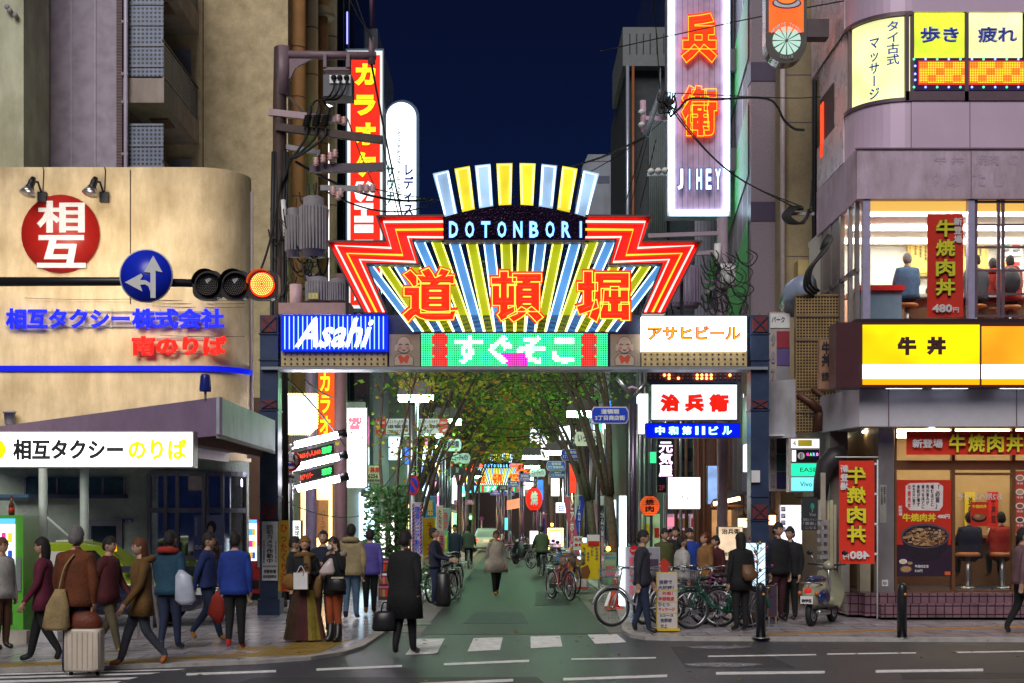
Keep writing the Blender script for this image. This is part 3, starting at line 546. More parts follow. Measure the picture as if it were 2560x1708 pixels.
for px, py in ((22, 22), (28, 30), (42, 42)): MB().lathe([(.0, .0), (.05, 0), (.07, .12), (.06, .14), (0, .14)], P(px, py, 34.0), grey_p, 10, (0, -1, 0)).build('vent', pw)
tb = thing('tan_building', 'tall windowless tan plaster block behind the beige office', 'building', (-8, 40, 0)); MB().box(wx(495, 40), 40.05, 0, wx(719, 40), 46, 21, tan).build('wall', tb)
b = MB(); b.box(wx(506, 40), 40.02, 0, wx(508, 40), 40.06, 21, mat('seam')); b.build('seam', tb)
# building with round columns along the street, uplights; some columns hold orange light in their colour
cb = thing('columned_building', 'building of orange-lit and cream round columns behind the utility pole', 'building', (-7, 45, 0)); colm = mat('column_cream', (.58, .48, .28), .7, var=.15, scale=2); colo = mat('column_orange_lit', (.52, .26, .09), .7, var=.15, scale=2); colp = mat('column_plum', (.22, .12, .13), .6)
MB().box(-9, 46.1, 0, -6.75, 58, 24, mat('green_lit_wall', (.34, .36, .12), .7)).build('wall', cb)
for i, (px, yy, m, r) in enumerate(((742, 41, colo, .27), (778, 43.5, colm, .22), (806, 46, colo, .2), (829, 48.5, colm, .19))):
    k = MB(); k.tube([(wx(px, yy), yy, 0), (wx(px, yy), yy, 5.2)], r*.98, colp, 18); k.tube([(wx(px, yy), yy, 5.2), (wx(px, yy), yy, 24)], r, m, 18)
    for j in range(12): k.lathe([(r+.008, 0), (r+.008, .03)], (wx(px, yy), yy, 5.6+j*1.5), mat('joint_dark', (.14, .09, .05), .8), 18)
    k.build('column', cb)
k = MB(); k.tube([P(760, 200, 42), P(760, 560, 42)], .03, em('green_tube', (.1, 1, .35), 1.6), 6); k.build('green_tube', cb)
k = MB(); k.tube([P(818, 360, 47), P(818, 720, 47)], .07, em('pink_tube', (1, .8, .85), 2.2), 8); k.build('pink_tube', cb)
for q, m in (((770, 205, 44), em('uplight_green', (.6, 1, .3), 3)), ((823, 262, 46), em('uplight_white', (1, 1, 1), 6))):
    k = MB(); k.lathe([(.05, .2), (.14, .05), (.17, 0)], P(*q), steel, 12, (.4, -.3, 1)); k.ell(P(*q), (.14, .14, .06), m); k.build('spotlight', cb)
k = MB(); k.lathe([(.5, 0), (.5, .12), (.42, .12), (.42, .3), (.3, .35)], P(800, 45, 46), colm, 20); k.box(wx(770, 45), 44.9, wz(70, 45), wx(782, 45), 45, wz(-60, 45), mat('fin_white', (.7, .66, .5), .6)); k.build('ornament', cb)
db = thing('dark_glass_building', 'narrow dark glass block between the columns and the red vertical sign', 'building', (-6, 52, 0)); MB().box(-7.6, 52, 0, wx(886, 52), 57.5, 26, mat('black_glass', (.012, .016, .035), .08, .3)).build('wall', db)
k = MB()
for x in (842, 858, 872): k.box(wx(x, 51.9), 51.9, 0, wx(x+2, 51.9), 52, 26, navy_s)
k.tube([P(868, 30, 51.8), P(868, 110, 51.8)], .03, em('violet_tube', (.3, .3, 1), 2), 6); k.build('mullion', db)
rk = thing('blue_lit_building', 'grey-blue block with an overhanging top beside the night sky on the left', 'building', (-5.5, 58, 0)); rbm = mat('slate_blue', (.3, .34, .42), .6)
k = MB(); k.box(-8, 58.2, 19.2, wx(943, 58), 66, wz(68, 58), rbm); k.box(-8, 58.6, 0, wx(930, 58), 75, 19.2, rbm); k.build('wall', rk)
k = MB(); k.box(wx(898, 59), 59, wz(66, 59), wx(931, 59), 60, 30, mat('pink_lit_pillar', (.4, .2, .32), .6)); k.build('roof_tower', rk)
k = MB(); k.box(wx(943, 58)+.0, 60, 18.6, wx(943, 58)+.03, 65.8, 18.7, em('eave_blue', (.15, .55, 1), 1.5)); k.build('eave_lamp', rk)
# vertical signs
ks = thing('karaoke_sign', 'tall red vertical sign with yellow and white characters and a white border, above the gate', 'sign', P(912, 772, 44)); k = MB(); k.pbox(864, 122, 960, 775, 44, .5, mat('sign_navy', (.06, .12, .22), .4)); k.build('case', ks)
k = MB(); k.pbox(868, 127, 956, 771, 43.98, .02, em('sign_border_white', (.8, .9, .85), .9)); k.build('border', ks); k = MB(); k.pbox(876, 138, 950, 763, 43.96, .02, em('sign_red', (1, .02, .005), .9)); k.build('face', ks)
k = MB(); ky = em('sign_yellow_tube', (1, .85, .02), 1.3)
for ch, ya, yb in zip('カラオケ', (157, 235, 305, 378), (216, 291, 365, 445)): k.ptext(ch, 886, ya+2, 939, yb-2, 43.9, ky, tubes=.045)
k.build('yellow_lettering', ks); k = MB(); n0 = wz(452, 43.93)
for ch, ya, yb in zip('SHIDAX', (453, 508, 562, 600, 655, 705), (505, 556, 582, 648, 700, 752)): k.ptext(ch, 886, ya, 933 if ch != 'S' else 936, yb, 43.93, em('sign_white', (1, 1, 1), 1.4), off=.07, rot=True)
k.build('white_lettering', ks)
ss = thing('sauna_sign', 'white rounded-top vertical sign with blue and black writing', 'sign', P(1005, 560, 50)); pill = lambda r, cx: [(cx-r, 560)]+[(cx-r*cos(pi*i/16), 250+r*(1-sin(pi*i/16))*1.0+0) for i in range(17)]+[(cx+r, 560)]
k = MB(); k.pprism(pill(43, 1005), 50, .45, mat('sign_navy')); k.build('case', ss); k = MB(); k.pprism([(x, y+6 if y < 560 else y) for x, y in pill(37, 1003)], 49.97, .02, wcool); k.build('face', ss)
k = MB(); k.ptext('SAUNA & MASSAGE FAREAST', 992, 320, 1002, 520, 49.95, black_t, off=.02, rot=True); k.build('black_lettering', ss); k = MB(); k.pvtext('レディス', 1008, 408, 1034, 540, 49.95, blue_t, off=.04); k.pvtext('サウナ', 966, 410, 986, 510, 49.95, mat('cyan_print', (.02, .5, .5), .5), off=.05); k.build('blue_lettering', ss)
# ---- utility pole with transformers
polem = mat('pole_brown', (.075, .045, .04), .6, var=.3, scale=5); purple = mat('pole_mauve', (.24, .16, .19), .5); Yp = 28.
up = thing('utility_pole', 'brown utility pole with transformers and tangled cables beside the gate', 'utility pole', (wx(700, Yp), Yp, 0))
k = MB(); xp = wx(702, Yp); k.tube([(xp-.04, Yp, .1), (xp-.02, Yp, wz(240, Yp)), (xp, Yp, wz(120, Yp))], [.18, .14, .14], polem, 14); k.build('pole', up)
k = MB(); k.tube([P(695, 137, Yp), P(940, 140, Yp)], .085, purple, 10); k.tube([P(706, 240, Yp), P(706, 118, Yp)], .15, purple, 12); k.pprism([(716, 140), (790, 144), (770, 152), (738, 170), (726, 195), (716, 200)], Yp-.03, .06, purple); k.tube([P(929, 95, Yp), P(929, 160, Yp)], [.05, .08], purple, 8); k.build('arm', up)
k = MB()
for a, b, w in ((680, 760, 281), (672, 830, 262)): pass
k.bar(P(672, 281, Yp-.1), P(868, 303, Yp-.1), .11, .13, mat('arm_pale', (.5, .36, .4), .5)); k.bar(P(690, 318, Yp-.15), P(955, 350, Yp-.15), .13, .15, polem); k.bar(P(700, 365, Yp), P(800, 382, Yp), .08, .1, grey_p); k.bar(P(800, 470, Yp), P(935, 472, Yp), .08, .1, grey_p); k.bar(P(775, 423, Yp), P(960, 418, Yp), .16, .16, mat('arm_dark', (.1, .07, .1), .5)); k.bar(P(725, 245, Yp), P(764, 288, Yp), .05, .05, polem); k.build('crossarm', up)
k = MB(); k.pbox(808, 186, 879, 240, Yp-.45, .5, mat('switch_grey', (.14, .15, .18), .5)); k.pbox(824, 188, 876, 208, Yp-.48, .03, steel)
for x in (808, 866): k.pbox(x, 134, x+8, 172, Yp-.14, .28, purple)
for x in (835, 850, 867): k.lathe([(.05, 0), (.06, .05), (.035, .12)], P(x, 196, Yp-.45), rubber, 10, (0, -1, 0))
k.pbox(808, 168, 874, 175, Yp-.14, .28, purple); k.build('switch_box', up)
tg = mat('transformer_grey', (.26, .24, .26), .5, var=.15)
def transformer(px, y0, y1, r, fins=26, yy=Yp-.75):
    c = P(px, y1, yy); h = wz(y0, yy)-c.z; k = MB(); k.lathe([(r*.8, -.1), (r*.85, 0), (r*.9, 0), (r*.9, h*.82), (r*.72, h*.83), (r*.74, h*.97), (r*.5, h), (0, h)], c, tg, 24)
    for i in range(fins): a = 2*pi*i/fins; k.bar((c.x+r*.96*cos(a), c.y+r*.96*sin(a), c.z+.02), (c.x+r*.96*cos(a), c.y+r*.96*sin(a), c.z+h*.8), .03, .12*r, tg)
    k.build('transformer', up)
transformer(784, 492, 630, .29); transformer(796, 693, 757, .26); transformer(844, 697, 757, .22); transformer(733, 520, 630, .16, 16)
k = MB(); k.pbox(771, 732, 796, 748, Yp-1.05, .03, mat('yellow_tag', (.5, .45, .12), .5)); to = k.build('number_tag', up); MB().ptext('133', 774, 734, 794, 746, Yp-1.056, mat('yellow_tag_ink', (.85, .8, .3), .5)).build('lettering', to)
k = MB(); k.pbox(696, 757, 875, 785, Yp-1.05, .6, mat('platform_pink', (.45, .28, .26), .6)); k.build('platform', up); k = MB(); c = P(740, 785, Yp-.9); k.tube([c, P(740, 712, Yp-.9)], .125, mat('pipe_pink', (.6, .4, .42), .5), 12); k.build('conduit', up)
k = MB(); k.tube([P(708, 500, Yp-.2), P(714, 590, Yp-.2)], .05, white_p, 8); k.build('conduit', up)
k = MB()
for i, (x0, x1_) in enumerate(((774, 748), (797, 770), (819, 786))):
    k.tube([P(x0+2, 270, Yp-.3), P(x0-6, 312, Yp-.3)], .05, rubber, 8)
    for j in range(7): k.lathe([(.045, 0), (.085, .015), (.045, .03)], P(x0-3-j*.9, 292+j*4, Yp-.3), rubber, 10)
    k.cable([P(x0-6, 312, Yp-.3), P(x0-10, 345, Yp-.3), P(735+i*6, 390, Yp-.28), P(722+i*3, 398, Yp-.25), P(716, 430, Yp-.2), P(700, 470, Yp-.2)], .03, rubber, 6)
    k.cable([P(835+i*16, 198, Yp-.55), P(833+i*14, 225, Yp-.55), P(815+i*14, 248, Yp-.4), P(790+i*10, 252, Yp-.3), P(x0+2, 270, Yp-.3)], .02, rubber, 6)
k.build('cable_head', up)
k = MB()
for i in range(46):                                      # hanging loops
    x, y = U(668, 800), U(440, 700) if i < 30 else U(640, 730); w_, h_ = U(12, 45), U(15, 60); yy = Yp-U(.15, .9)
    k.cable([P(x, y, yy), P(x+w_*.2, y+h_*.7, yy-.05), P(x+w_*.6, y+h_, yy), P(x+w_, y+h_*.5, yy+.05), P(x+w_*1.1, y+U(-10, 10), yy)], U(.008, .022), cablem, 5)
for x, r in ((684, .05), (692, .04), (712, .045), (719, .03)): k.tube([P(x, 380, Yp-.1), P(x-3, 560, Yp-.15), P(x-4, 800, Yp-.1), P(x+2, 1500, Yp-.05)], r, cablem, 6)
k.build('cable_loops', up)
k = MB()
for x, y in ((845, 298), (860, 303), (790, 405), (808, 398), (826, 392), (838, 385), (833, 478), (852, 482), (845, 490), (900, 472), (916, 472), (932, 472)): k.lathe([(.04, -.08), (.07, -.05), (.04, -.02), (.07, .02), (.04, .05), (.06, .08), (0, .1)], P(x, y, Yp-.2), mat('insulator_pink', (.6, .36, .36), .3), 10)
k.build('insulators', up)
k = MB()
for a, b, sg, r in ((P(935, 472, Yp), P(1700, 260, 40), 1.2, .012), (P(930, 95, Yp), P(840, -80, 24), .1, .01), (P(929, 100, Yp), P(868, -80, 22), .1, .01), (P(740, 405, Yp-.2), P(1080, 498, 34), .3, .03), (P(800, 470, Yp), P(1100, 500, 36), .4, .02), (P(929, 160, Yp), P(1010, 560, 40), .1, .025), (P(870, 300, Yp), P(1000, 530, 44), .5, .012), (P(955, 350, Yp), P(1030, 640, 50), .3, .015), (P(705, 440, Yp), P(640, 700, 20.5), .3, .02)): k.tube(catenary(a, b, sg, 14), r, cablem, 5)
k.build('overhead_cables', label='thin black cables slung from the brown utility pole over the left of the gate', cat='cables')
# ---- traffic light on its long arm, with blue round sign
Yt = 16.5; tl = thing('traffic_light', 'horizontal traffic light on a long dark arm, red lamp lit', 'traffic light', (-6.9, Yt, 0))
k = MB(); k.tube([(-6.9, Yt+.1, .1), (-6.9, Yt+.1, wz(650, Yt))], .11, navy_s, 12); k.build('pole', tl); k = MB(); k.tube([(-6.9, Yt+.1, wz(701, Yt)), P(300, 704, Yt+.1), P(650, 712, Yt+.1)], [.06, .055, .045], blk, 10); k.build('arm', tl)
hs = mat('housing_black', (.02, .015, .02), .4); k = MB(); n = 26
for cx in (517, 587, 655): k.pprism([(cx+(41 if cx == 655 else 36)*(abs(cos(2*pi*i/n))**.6)*(1 if cos(2*pi*i/n) > 0 else -1), 712+36*(abs(sin(2*pi*i/n))**.45)*(1 if sin(2*pi*i/n) > 0 else -1)) for i in range(n)], Yt-.02-.002*cx/100, .16, hs)
k.build('housing', tl)
for cx, m, nm in ((520, mat('lens_off', (.015, .012, .012), .12), 'left lamp unlit'), (588, mat('lens_off'), 'middle lamp unlit'), (656, em('red_signal', (1, .03, .004), 3), 'lit red lamp')):
    c = P(cx, 712, Yt-.05); k = MB(); k.lathe([(.15, 0), (.14, .02), (.08, .04), (0, .05)], c, m, 24, (0, -1, 0)); lo = k.build('lamp', tl, nm); k = MB()
    vs_ = []
    for d_ in (0, .18):
        for i in range(13): a = pi*i/12; vs_.append((c.x+.165*cos(a), c.y-d_, c.z+.165*sin(a)))
    k.add(vs_, [(i, i+1, i+14, i+13) for i in range(12)], hs, True); k.build('visor', lo)
    k = MB(); rr = mat('lens_dot', (.3, .28, .26), .2) if 'un' in nm else em('signal_dot', (1, .5, .1), 3.5)
    for ring in range(1, 7):
        for i in range(ring*6): a = 2*pi*i/(ring*6); k.box(c.x+ring*.021*cos(a)-.004, c.y-.056, c.z+ring*.021*sin(a)-.004, c.x+ring*.021*cos(a)+.004, c.y-.045+ring*.005, c.z+ring*.021*sin(a)+.004, rr)
    k.build('lens_dots', lo)
c = P(366, 690, Yt-.06); rs = thing('direction_sign', 'round blue sign with white left and straight arrows', 'road sign', c); k = MB(); k.lathe([(0, 0), (.325, 0), (.325, .012), (0, .012)], c, white_p, 40, (0, -1, 0)); k.build('plate', rs); k = MB(); k.lathe([(.31, 0), (.31, .016), (0, .016)], c, mat('sign_blue', (.01, .03, .62), .3), 40, (0, -1, 0)); k.build('blue_face', rs)
k = MB(); k.pprism([(376, 745), (376, 682), (360, 680), (383, 639), (406, 681), (389, 677), (389, 745)], Yt-.09, .012, white_p); k.pprism([(376, 730), (371, 716), (362, 711), (350, 712), (356, 729), (312, 706), (353, 684), (357, 690), (350, 700), (364, 701), (376, 708)], Yt-.092, .012, white_p); k.build('arrows', rs)
# ================================================================ right side: corner restaurant
lilac_lit = mat('lilac_lit_panel', (.66, .50, .66), .4, .15, var=.06, scale=1.2); lilac_lit2 = mat('ledge_panel', (.62, .48, .62), .6, streak=True, scale=5, dirt=(.3, .22, .26), amt=.45)  # purple neon light on the building is put into both panel colours
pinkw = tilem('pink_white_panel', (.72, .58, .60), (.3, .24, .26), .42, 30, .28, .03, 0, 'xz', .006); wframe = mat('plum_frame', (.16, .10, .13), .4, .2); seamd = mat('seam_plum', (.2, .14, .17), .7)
Yf = 25.3; xc = wx(2146, Yf); XE = 14.; Yk = 28.6                                     # front plane, corner, right end, rear of the side wall
rb = thing('corner_restaurant', 'pinkish corner building with lit yellow sign band and glazed upper dining room', 'building', (9, 26, 0))
def cornerprof(r, y0=Yf, x0=xc): return [(x0, Yk)]+[(p[0], p[1]) for p in arcpts(x0+r, y0+r, r, 180, 270, 12)]+[(XE, y0), (XE, Yk)]
R3 = 1.0
b = MB(); b.slab(cornerprof(R3), wz(30, Yf), wz(-60, Yf), lilac_lit); b.slab(cornerprof(R3), wz(370, Yf), wz(251, Yf), lilac_lit); b.slab(cornerprof(.02, Yf-.06, xc-.04), wz(497, Yf-.06), wz(371, Yf-.06), lilac_lit2); b.build('fascia', rb)
b = MB()
for px in (2278, 2425): b.pbox(px-1, 251, px+1, 370, Yf-.006, .02, seamd)
b.pbox(2427, 373, 2429, 496, Yf-.066, .02, seamd); b.pbox(2140, 369, 2700, 373, Yf-.09, .06, seamd); b.build('panel_seam', rb)
b = MB(); fade = mat('faded_mark', (.47, .36, .47), .8)
for tx, a, c, d, f in (('牛', 2335, 392, 2366, 412), ('丼', 2378, 392, 2410, 412), ('焼', 2440, 386, 2468, 414), ('肉', 2470, 386, 2498, 414), ('の', 2520, 388, 2548, 414), ('ゆ', 2330, 430, 2350, 466), ('め', 2368, 430, 2402, 468), ('た', 2432, 428, 2465, 468), ('し', 2484, 428, 2512, 468)): b.ptext(tx, a, c, d, f, Yf-.065, fade)
b.build('faded_lettering', rb, 'faint ghost of removed letters on the ledge')
# side wall along the alley, upper part
b = MB(); zs0, zs1 = wz(497, Yf), 14.5
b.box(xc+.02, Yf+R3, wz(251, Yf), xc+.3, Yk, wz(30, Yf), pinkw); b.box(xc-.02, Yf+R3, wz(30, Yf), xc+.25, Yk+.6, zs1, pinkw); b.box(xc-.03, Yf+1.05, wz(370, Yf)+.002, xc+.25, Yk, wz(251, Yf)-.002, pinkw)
b.build('side_wall', rb)
# third-floor windows and yellow signs
dkin = mat('dark_interior', (.03, .02, .025), .6)
b = MB(); b.slab([(xc+.12, Yk-.05)]+arcpts(xc+R3, Yf+R3, R3-.12, 180, 270, 12)+[(XE-.1, Yf+.12), (XE-.1, Yk-.05)], wz(251, Yf)+.002, wz(30, Yf)-.002, dkin); b.build('window_band', rb)
ylw = em('lime_lightbox', (.75, .95, .05), 1.15, uneven=1.2); ypale = em('pale_lime_lightbox', (.93, 1, .42), 1.2, uneven=.9)
sg = thing('massage_sign', 'curved pale yellow light box with vertical blue writing on the corner window', 'sign', (xc+.5, Yf+.3, wz(245, Yf))); b = MB(); cu = arcpts(xc+R3, Yf+R3, R3-.03, 196, 268, 14)
for i in range(14): b.quad((*cu[i], wz(243, Yf)), (*cu[i+1], wz(243, Yf)), (*cu[i+1], wz(40, Yf)), (*cu[i], wz(40, Yf)), ypale)
b.build('face', sg); b = MB()
def curved_text(mb, t, phi0, phi1, py0, py1, m):
    h = (py1-py0)/len(t); f0 = MB(); f0.vtext(t, 0, 1, wz(py1, Yf), wz(py0, Yf), 0, m, off=.02)
    mb.add([(xc+R3+(R3+v[1]*.1-.01)*cos(radians(phi0+(phi1-phi0)*v[0])), Yf+R3+(R3-.005)*sin(radians(phi0+(phi1-phi0)*v[0])), v[2]) for v in f0.v], f0.f, m)
curved_text(b, 'タイ古式', 243, 257, 48, 160, blue_t); curved_text(b, 'マッサージ', 223, 236, 80, 240, blue_t); b.build('lettering', sg)
for tx, a, c, m in (('歩き', 2279, 2411, ylw), ('疲れ', 2423, 2556, ypale)):
    sg = thing('window_sign', 'yellow light box reading with two blue characters, '+('the greener one next to the curved sign' if tx == '歩き' else 'the paler one at the right edge'), 'sign', P((a+c)/2, 143, Yf), 'yellow light boxes in the upper window'); b = MB(); b.pbox(a, 33, c, 143, Yf-.01, .1, m); b.build('face', sg)
    b = MB(); b.ptext(tx, a+21, 66, c-13, 108, Yf-.02, white_t, off=.055); b.build('letter_halo', sg); b = MB(); b.ptext(tx, a+22, 67, c-14, 107, Yf-.035, blue_t, off=.01); b.build('lettering', sg)
sg = thing('amber_dot_display', 'long amber dot display with red rim under the yellow signs', 'display', P(2420, 222, Yf)); b = MB(); b.pbox(2279, 145, 2700, 226, Yf-.01, .1, mat('display_blue', (.03, .015, .1), .4)); b.build('case', sg)
b = MB(); b.pbox(2296, 152, 2414, 212, Yf-.02, .02, em('display_red', (1, .05, .02), .7)); b.pbox(2421, 152, 2700, 212, Yf-.02, .02, MATS['display_red']); b.build('rim', sg); b = MB(); amb = em('display_amber', (1, .6, .02), 2.0); amb2 = em('display_amber_low', (1, .42, .02), 1.2)
for i in range(64):
    x = 2299+i*4.2
    if 2412 < x < 2423: continue
    for j in range(13): b.quad(P(x, 158+j*4.1, Yf-.024), P(x+2.6, 158+j*4.1, Yf-.024), P(x+2.6, 155.4+j*4.1, Yf-.024), P(x, 155.4+j*4.1, Yf-.024), amb2 if (i//5+j//4) % 3 == 0 else amb)
tag(b.build('dots', sg), kind='stuff'); b = MB(); lc = [em('chaser_green', (.1, 1, .4), 2), em('chaser_blue', (.2, .3, 1), 3), em('chaser_pink', (1, .1, .3), 2.5)]
for i in range(13):
    for yy in (148, 218): b.ell(P(2285+i*29, yy, Yf-.02), (.022, .02, .022), lc[i % 2], 6, 4)
for yy in (165, 185, 200): b.ell(P(2288, yy, Yf-.02), (.022, .02, .022), lc[1], 6, 4)
b.build('chaser_lights', sg)
b = MB()
for px in (2268, 2417): b.pbox(px-5, 32, px+5, 251, Yf-.03, .1, wframe)
b.pbox(2265, 228, 2700, 251, Yf-.03, .1, wframe); b.slab(arcpts(xc+R3, Yf+R3, R3+.03, 180, 270)+arcpts(xc+R3, Yf+R3, R3-.1, 270, 180), wz(252, Yf)-.01, wz(244, Yf), wframe); b.slab(arcpts(xc+R3, Yf+R3, R3+.03, 180, 270)+arcpts(xc+R3, Yf+R3, R3-.1, 270, 180), wz(38, Yf), wz(30, Yf)+.01, wframe)
for a in (192, 270): b.bar((xc+R3+(R3-.02)*cos(radians(a)), Yf+R3+(R3-.02)*sin(radians(a)), wz(250, Yf)), (xc+R3+(R3-.02)*cos(radians(a)), Yf+R3+(R3-.02)*sin(radians(a)), wz(31, Yf)), .07, .07, wframe)
b.build('window_frame', rb); b = MB(); b.box(xc-.0, Yk-1.3, wz(300, Yf), xc+.06, Yk-.1, wz(120, Yf), dkin); wo = b.build('side_window', rb); b = MB(); b.box(xc-.03, Yk-.55, wz(290, Yf), xc-.01, Yk-.3, wz(140, Yf), em('red_window_neon', (1, .06, .01), 1.2)); b.build('neon_strip', wo, 'red neon sign seen in the side window')
# second floor dining room
za, zb = wz(797, Yf), wz(500, Yf); wallw = mat('room_white', (.75, .73, .66), .7, var=.04); wallp = mat('room_orange', (.75, .45, .3), .6, var=.05)
b = MB(); b.box(xc+.1, Yk+1.0, za, XE, Yk+1.1, zb, wallw); b.box(xc+.1, Yk+.985, za, wx(2245, 29.6), Yk+.999, za+1.15, wallp); b.box(xc+.02, Yf+.5, za-.1, XE, Yk+1.1, za, mat('room_floor', (.25, .13, .07), .5)); b.box(xc+.02, Yf+.3, zb, XE, Yk+1.1, zb+.1, wallw); b.box(xc+.02, Yf+2.2, za, xc+.08, Yk+1.0, zb, wallw); b.build('dining_room', rb)
b = MB()
for y0 in (26.2, 27.5, 28.8): b.box(xc+.4, y0, zb-.06, XE-.4, y0+.18, zb-.03, em('room_tube', (1, .95, .85), 19))
b.build('ceiling_lamp', rb); b = MB(); b.box(xc+.2, Yf+.12, zb-.17, XE, Yf+.25, zb+.0, em('blind_lit', (1, .55, .12), .9)); b.build('roller_blind', rb)
b = MB(); b.pbox(2270, 600, 2470, 690, 29.45, .1, mat('menu_frame', (.55, .36, .06), .5)); b.pbox(2278, 608, 2462, 682, 29.43, .03, mat('menu_yellow', (.75, .5, .12), .6)); mo = b.build('menu_board', rb); b = MB()
for i in range(14): b.pvtext('牛丼並盛味噌汁玉子'[i % 4:i % 4+4], 2286+i*12.5, 614, 2292+i*12.5, 638+(i*7) % 22, 29.41, black_t, off=.02)
b.build('lettering', mo)
b = MB(); ct = mat('counter_red', (.6, .03, .02), .3); b.box(xc+.3, 26.4, za+.72, wx(2262, 26.4), 27.6, za+.82, ct); b.box(xc+.35, 26.5, za, wx(2258, 26.4), 27.5, za+.72, mat('counter_blue', (.16, .3, .42), .5)); b.box(wx(2262, 27.6), 27.4, za+.75, XE, 28.2, za+.82, mat('counter_white', (.7, .7, .68), .3)); b.box(wx(2262, 27.6), 27.55, za, XE, 28.1, za+.75, mat('counter_wood', (.2, .1, .05), .5)); b.build('counter', rb)
b = MB(); b.pbox(2500, 590, 2555, 640, 29.4, .05, white_p); b.pbox(2500, 645, 2555, 700, 29.4, .05, white_p); bo = b.build('price_list', rb); b = MB()
for i, (m, x, y) in enumerate(((red_t, 2504, 594), (mat('teal_print', (.05, .4, .4), .5), 2504, 606), (yel_t, 2530, 594), (red_t, 2530, 610), (yel_t, 2504, 655), (red_t, 2530, 655))): b.pbox(x, y, x+20, y+9, 29.38, .01, m)
for i in range(4): b.ptext('480円', 2506+(i % 2)*26, 622+(i//2)*48, 2524+(i % 2)*26, 632+(i//2)*48, 29.38, black_t)
b.build('print', bo)
# front posts, glass and frames of the dining room
b = MB(); pst = mat('lilac_post', (.5, .46, .66), .35, .4); b.pbox(2158, 498, 2176, 797, Yf-.02, .15, pst); b.pbox(2421, 498, 2437, 797, Yf-.02, .15, pst); b.build('window_post', rb)
b = MB(); b.pbox(2176, 500, 2421, 797, Yf+.05, .012, pane_m); b.build('front_pane', rb); b = MB(); b.pbox(2440, 500, 2700, 797, Yf+.05, .012, pane_m); wo = b.build('grid_window', rb); b = MB()
for px in (2440, 2497, 2508, 2566): b.pbox(px-4, 500, px+4, 795, Yf+.02, .04, wframe)
for py in (505, 562, 618, 676, 735, 790): b.pbox(2440, py-2.5, 2700, py+2.5, Yf+.025, .035, wframe)
b.build('window_frame', wo); b = MB(); b.pbox(2140, 797, 2700, 808, Yf-.3, .4, mat('black_sill', (.03, .015, .02), .4)); b.build('sill', rb)
# side of the dining room: posts, tall panes, door
b = MB(); sg_ = mat('brushed_metal', (.4, .36, .34), .3, .7)
for y0, w in ((25.45, .08), (25.95, .1), (26.6, .12), (27.4, .1), (28.2, .12)): b.box(xc-.02, y0, za, xc+.06, y0+w, zb, sg_)
b.box(xc-.02, 25.4, za+.9, xc+.05, 28.3, za+.98, sg_); b.box(xc+.0, 26.7, za, xc+.03, 28.2, zb, mat('side_panel', (.3, .24, .22), .4, .4)); b.build('side_post', rb); b = MB(); b.box(xc+.0, 25.53, za, xc+.012, 26.6, zb, pane_m); b.build('side_pane', rb)
# yellow light-box sign
Ys = 24.7; ls = thing('yellow_sign', 'long lit yellow sign with two dark characters and a white stripe above the shop front', 'sign', P(2350, 968, Ys)); br = mat('sign_maroon', (.07, .02, .025), .4); b = MB(); b.pbox(2090, 806, 2700, 968, Ys+.01, .55, br); b.build('case', ls)
ybx = em('yolk_lightbox', (1, .72, .0), 1.25, uneven=.8); obx = em('orange_lightbox', (1, .36, .01), 1.1, uneven=.6)
b = MB(); b.pbox(2157, 812, 2449, 911, Ys-.01, .02, ybx); b.pbox(2157, 911.5, 2449, 947, Ys-.01, .02, wcool); b.pbox(2157, 947.5, 2449, 962, Ys-.01, .02, em('amber_stripe', (1, .45, 0), 1.0)); b.build('face', ls)
b = MB(); b.pbox(2455, 816, 2700, 911, Ys-.01, .02, obx); b.pbox(2455, 911.5, 2700, 947, Ys-.01, .02, wcool); b.pbox(2455, 947.5, 2700, 962, Ys-.01, .02, MATS['amber_stripe']); b.build('face', ls, 'orange half of the sign')
b = MB(); b.ptext('牛', 2243, 842, 2291, 888, Ys-.02, mat('maroon_print', (.05, .006, .004), .5), off=.07); b.ptext('丼', 2317, 842, 2365, 888, Ys-.02, MATS['maroon_print'], off=.07); b.build('lettering', ls)
# white fascia and ground floor front
b = MB(); fz0, fz1 = wz(1066, Yf-.2), wz(970, Yf-.2); b.slab([(wx(2055, 26.6), 26.8), (xc-.02, Yf-.15), (XE, Yf-.2), (XE, Yf+.3), (xc+.1, Yf+.3), (xc-.3, 27)], fz0, fz1, mat('white_fascia', (.6, .58, .64), .4, .1, var=.05)); b.build('lower_fascia', rb)
b = MB()
for px in (2222, 2542): b.pbox(px-1, 970, px+1, 1066, Yf-.203, .02, seamd)
b.build('panel_seam', rb); b = MB()
for px in (2215, 2330, 2500): b.tube([P(px, 968.5, Yf-.32), P(px+90, 968.5, Yf-.32)], .025, em('fascia_tube', (.75, .82, 1), 22), 6)
b.build('fascia_lamp', rb)
Yg = 25.8; zf = .52; stt = tilem('plum_tile', (.22, .12, .15), (.05, .02, .03), .155, .155, .25, .15, 0, 'xz', .012)
b = MB(); b.box(wx(2163, 25.3), 25.3, .1, XE, 29, zf, stt); b.box(wx(2203, 24.9), 24.9, .1, XE, 25.3, .35, stt); b.box(wx(2120, 25.6), 25.6, .1, wx(2163, 25.3), 28, .5, stt); b.build('steps', rb)
b = MB(); b.pbox(2196, 1064, 2235, 1484, Yg-.12, .35, mat('brushed_column', (.55, .52, .52), .28, .75, var=.1, streak=True)); po = b.build('steel_column', rb); b = MB(); b.pbox(2205, 1450, 2220, 1466, Yg-.14, .02, white_p); b.pbox(2199, 1212, 2216, 1308, Yg-.13, .012, mat('plate_grey', (.3, .3, .28), .5)); b.ptext('8', 2207, 1454, 2217, 1462, Yg-.145, grey_p); b.build('notice_plate', po)
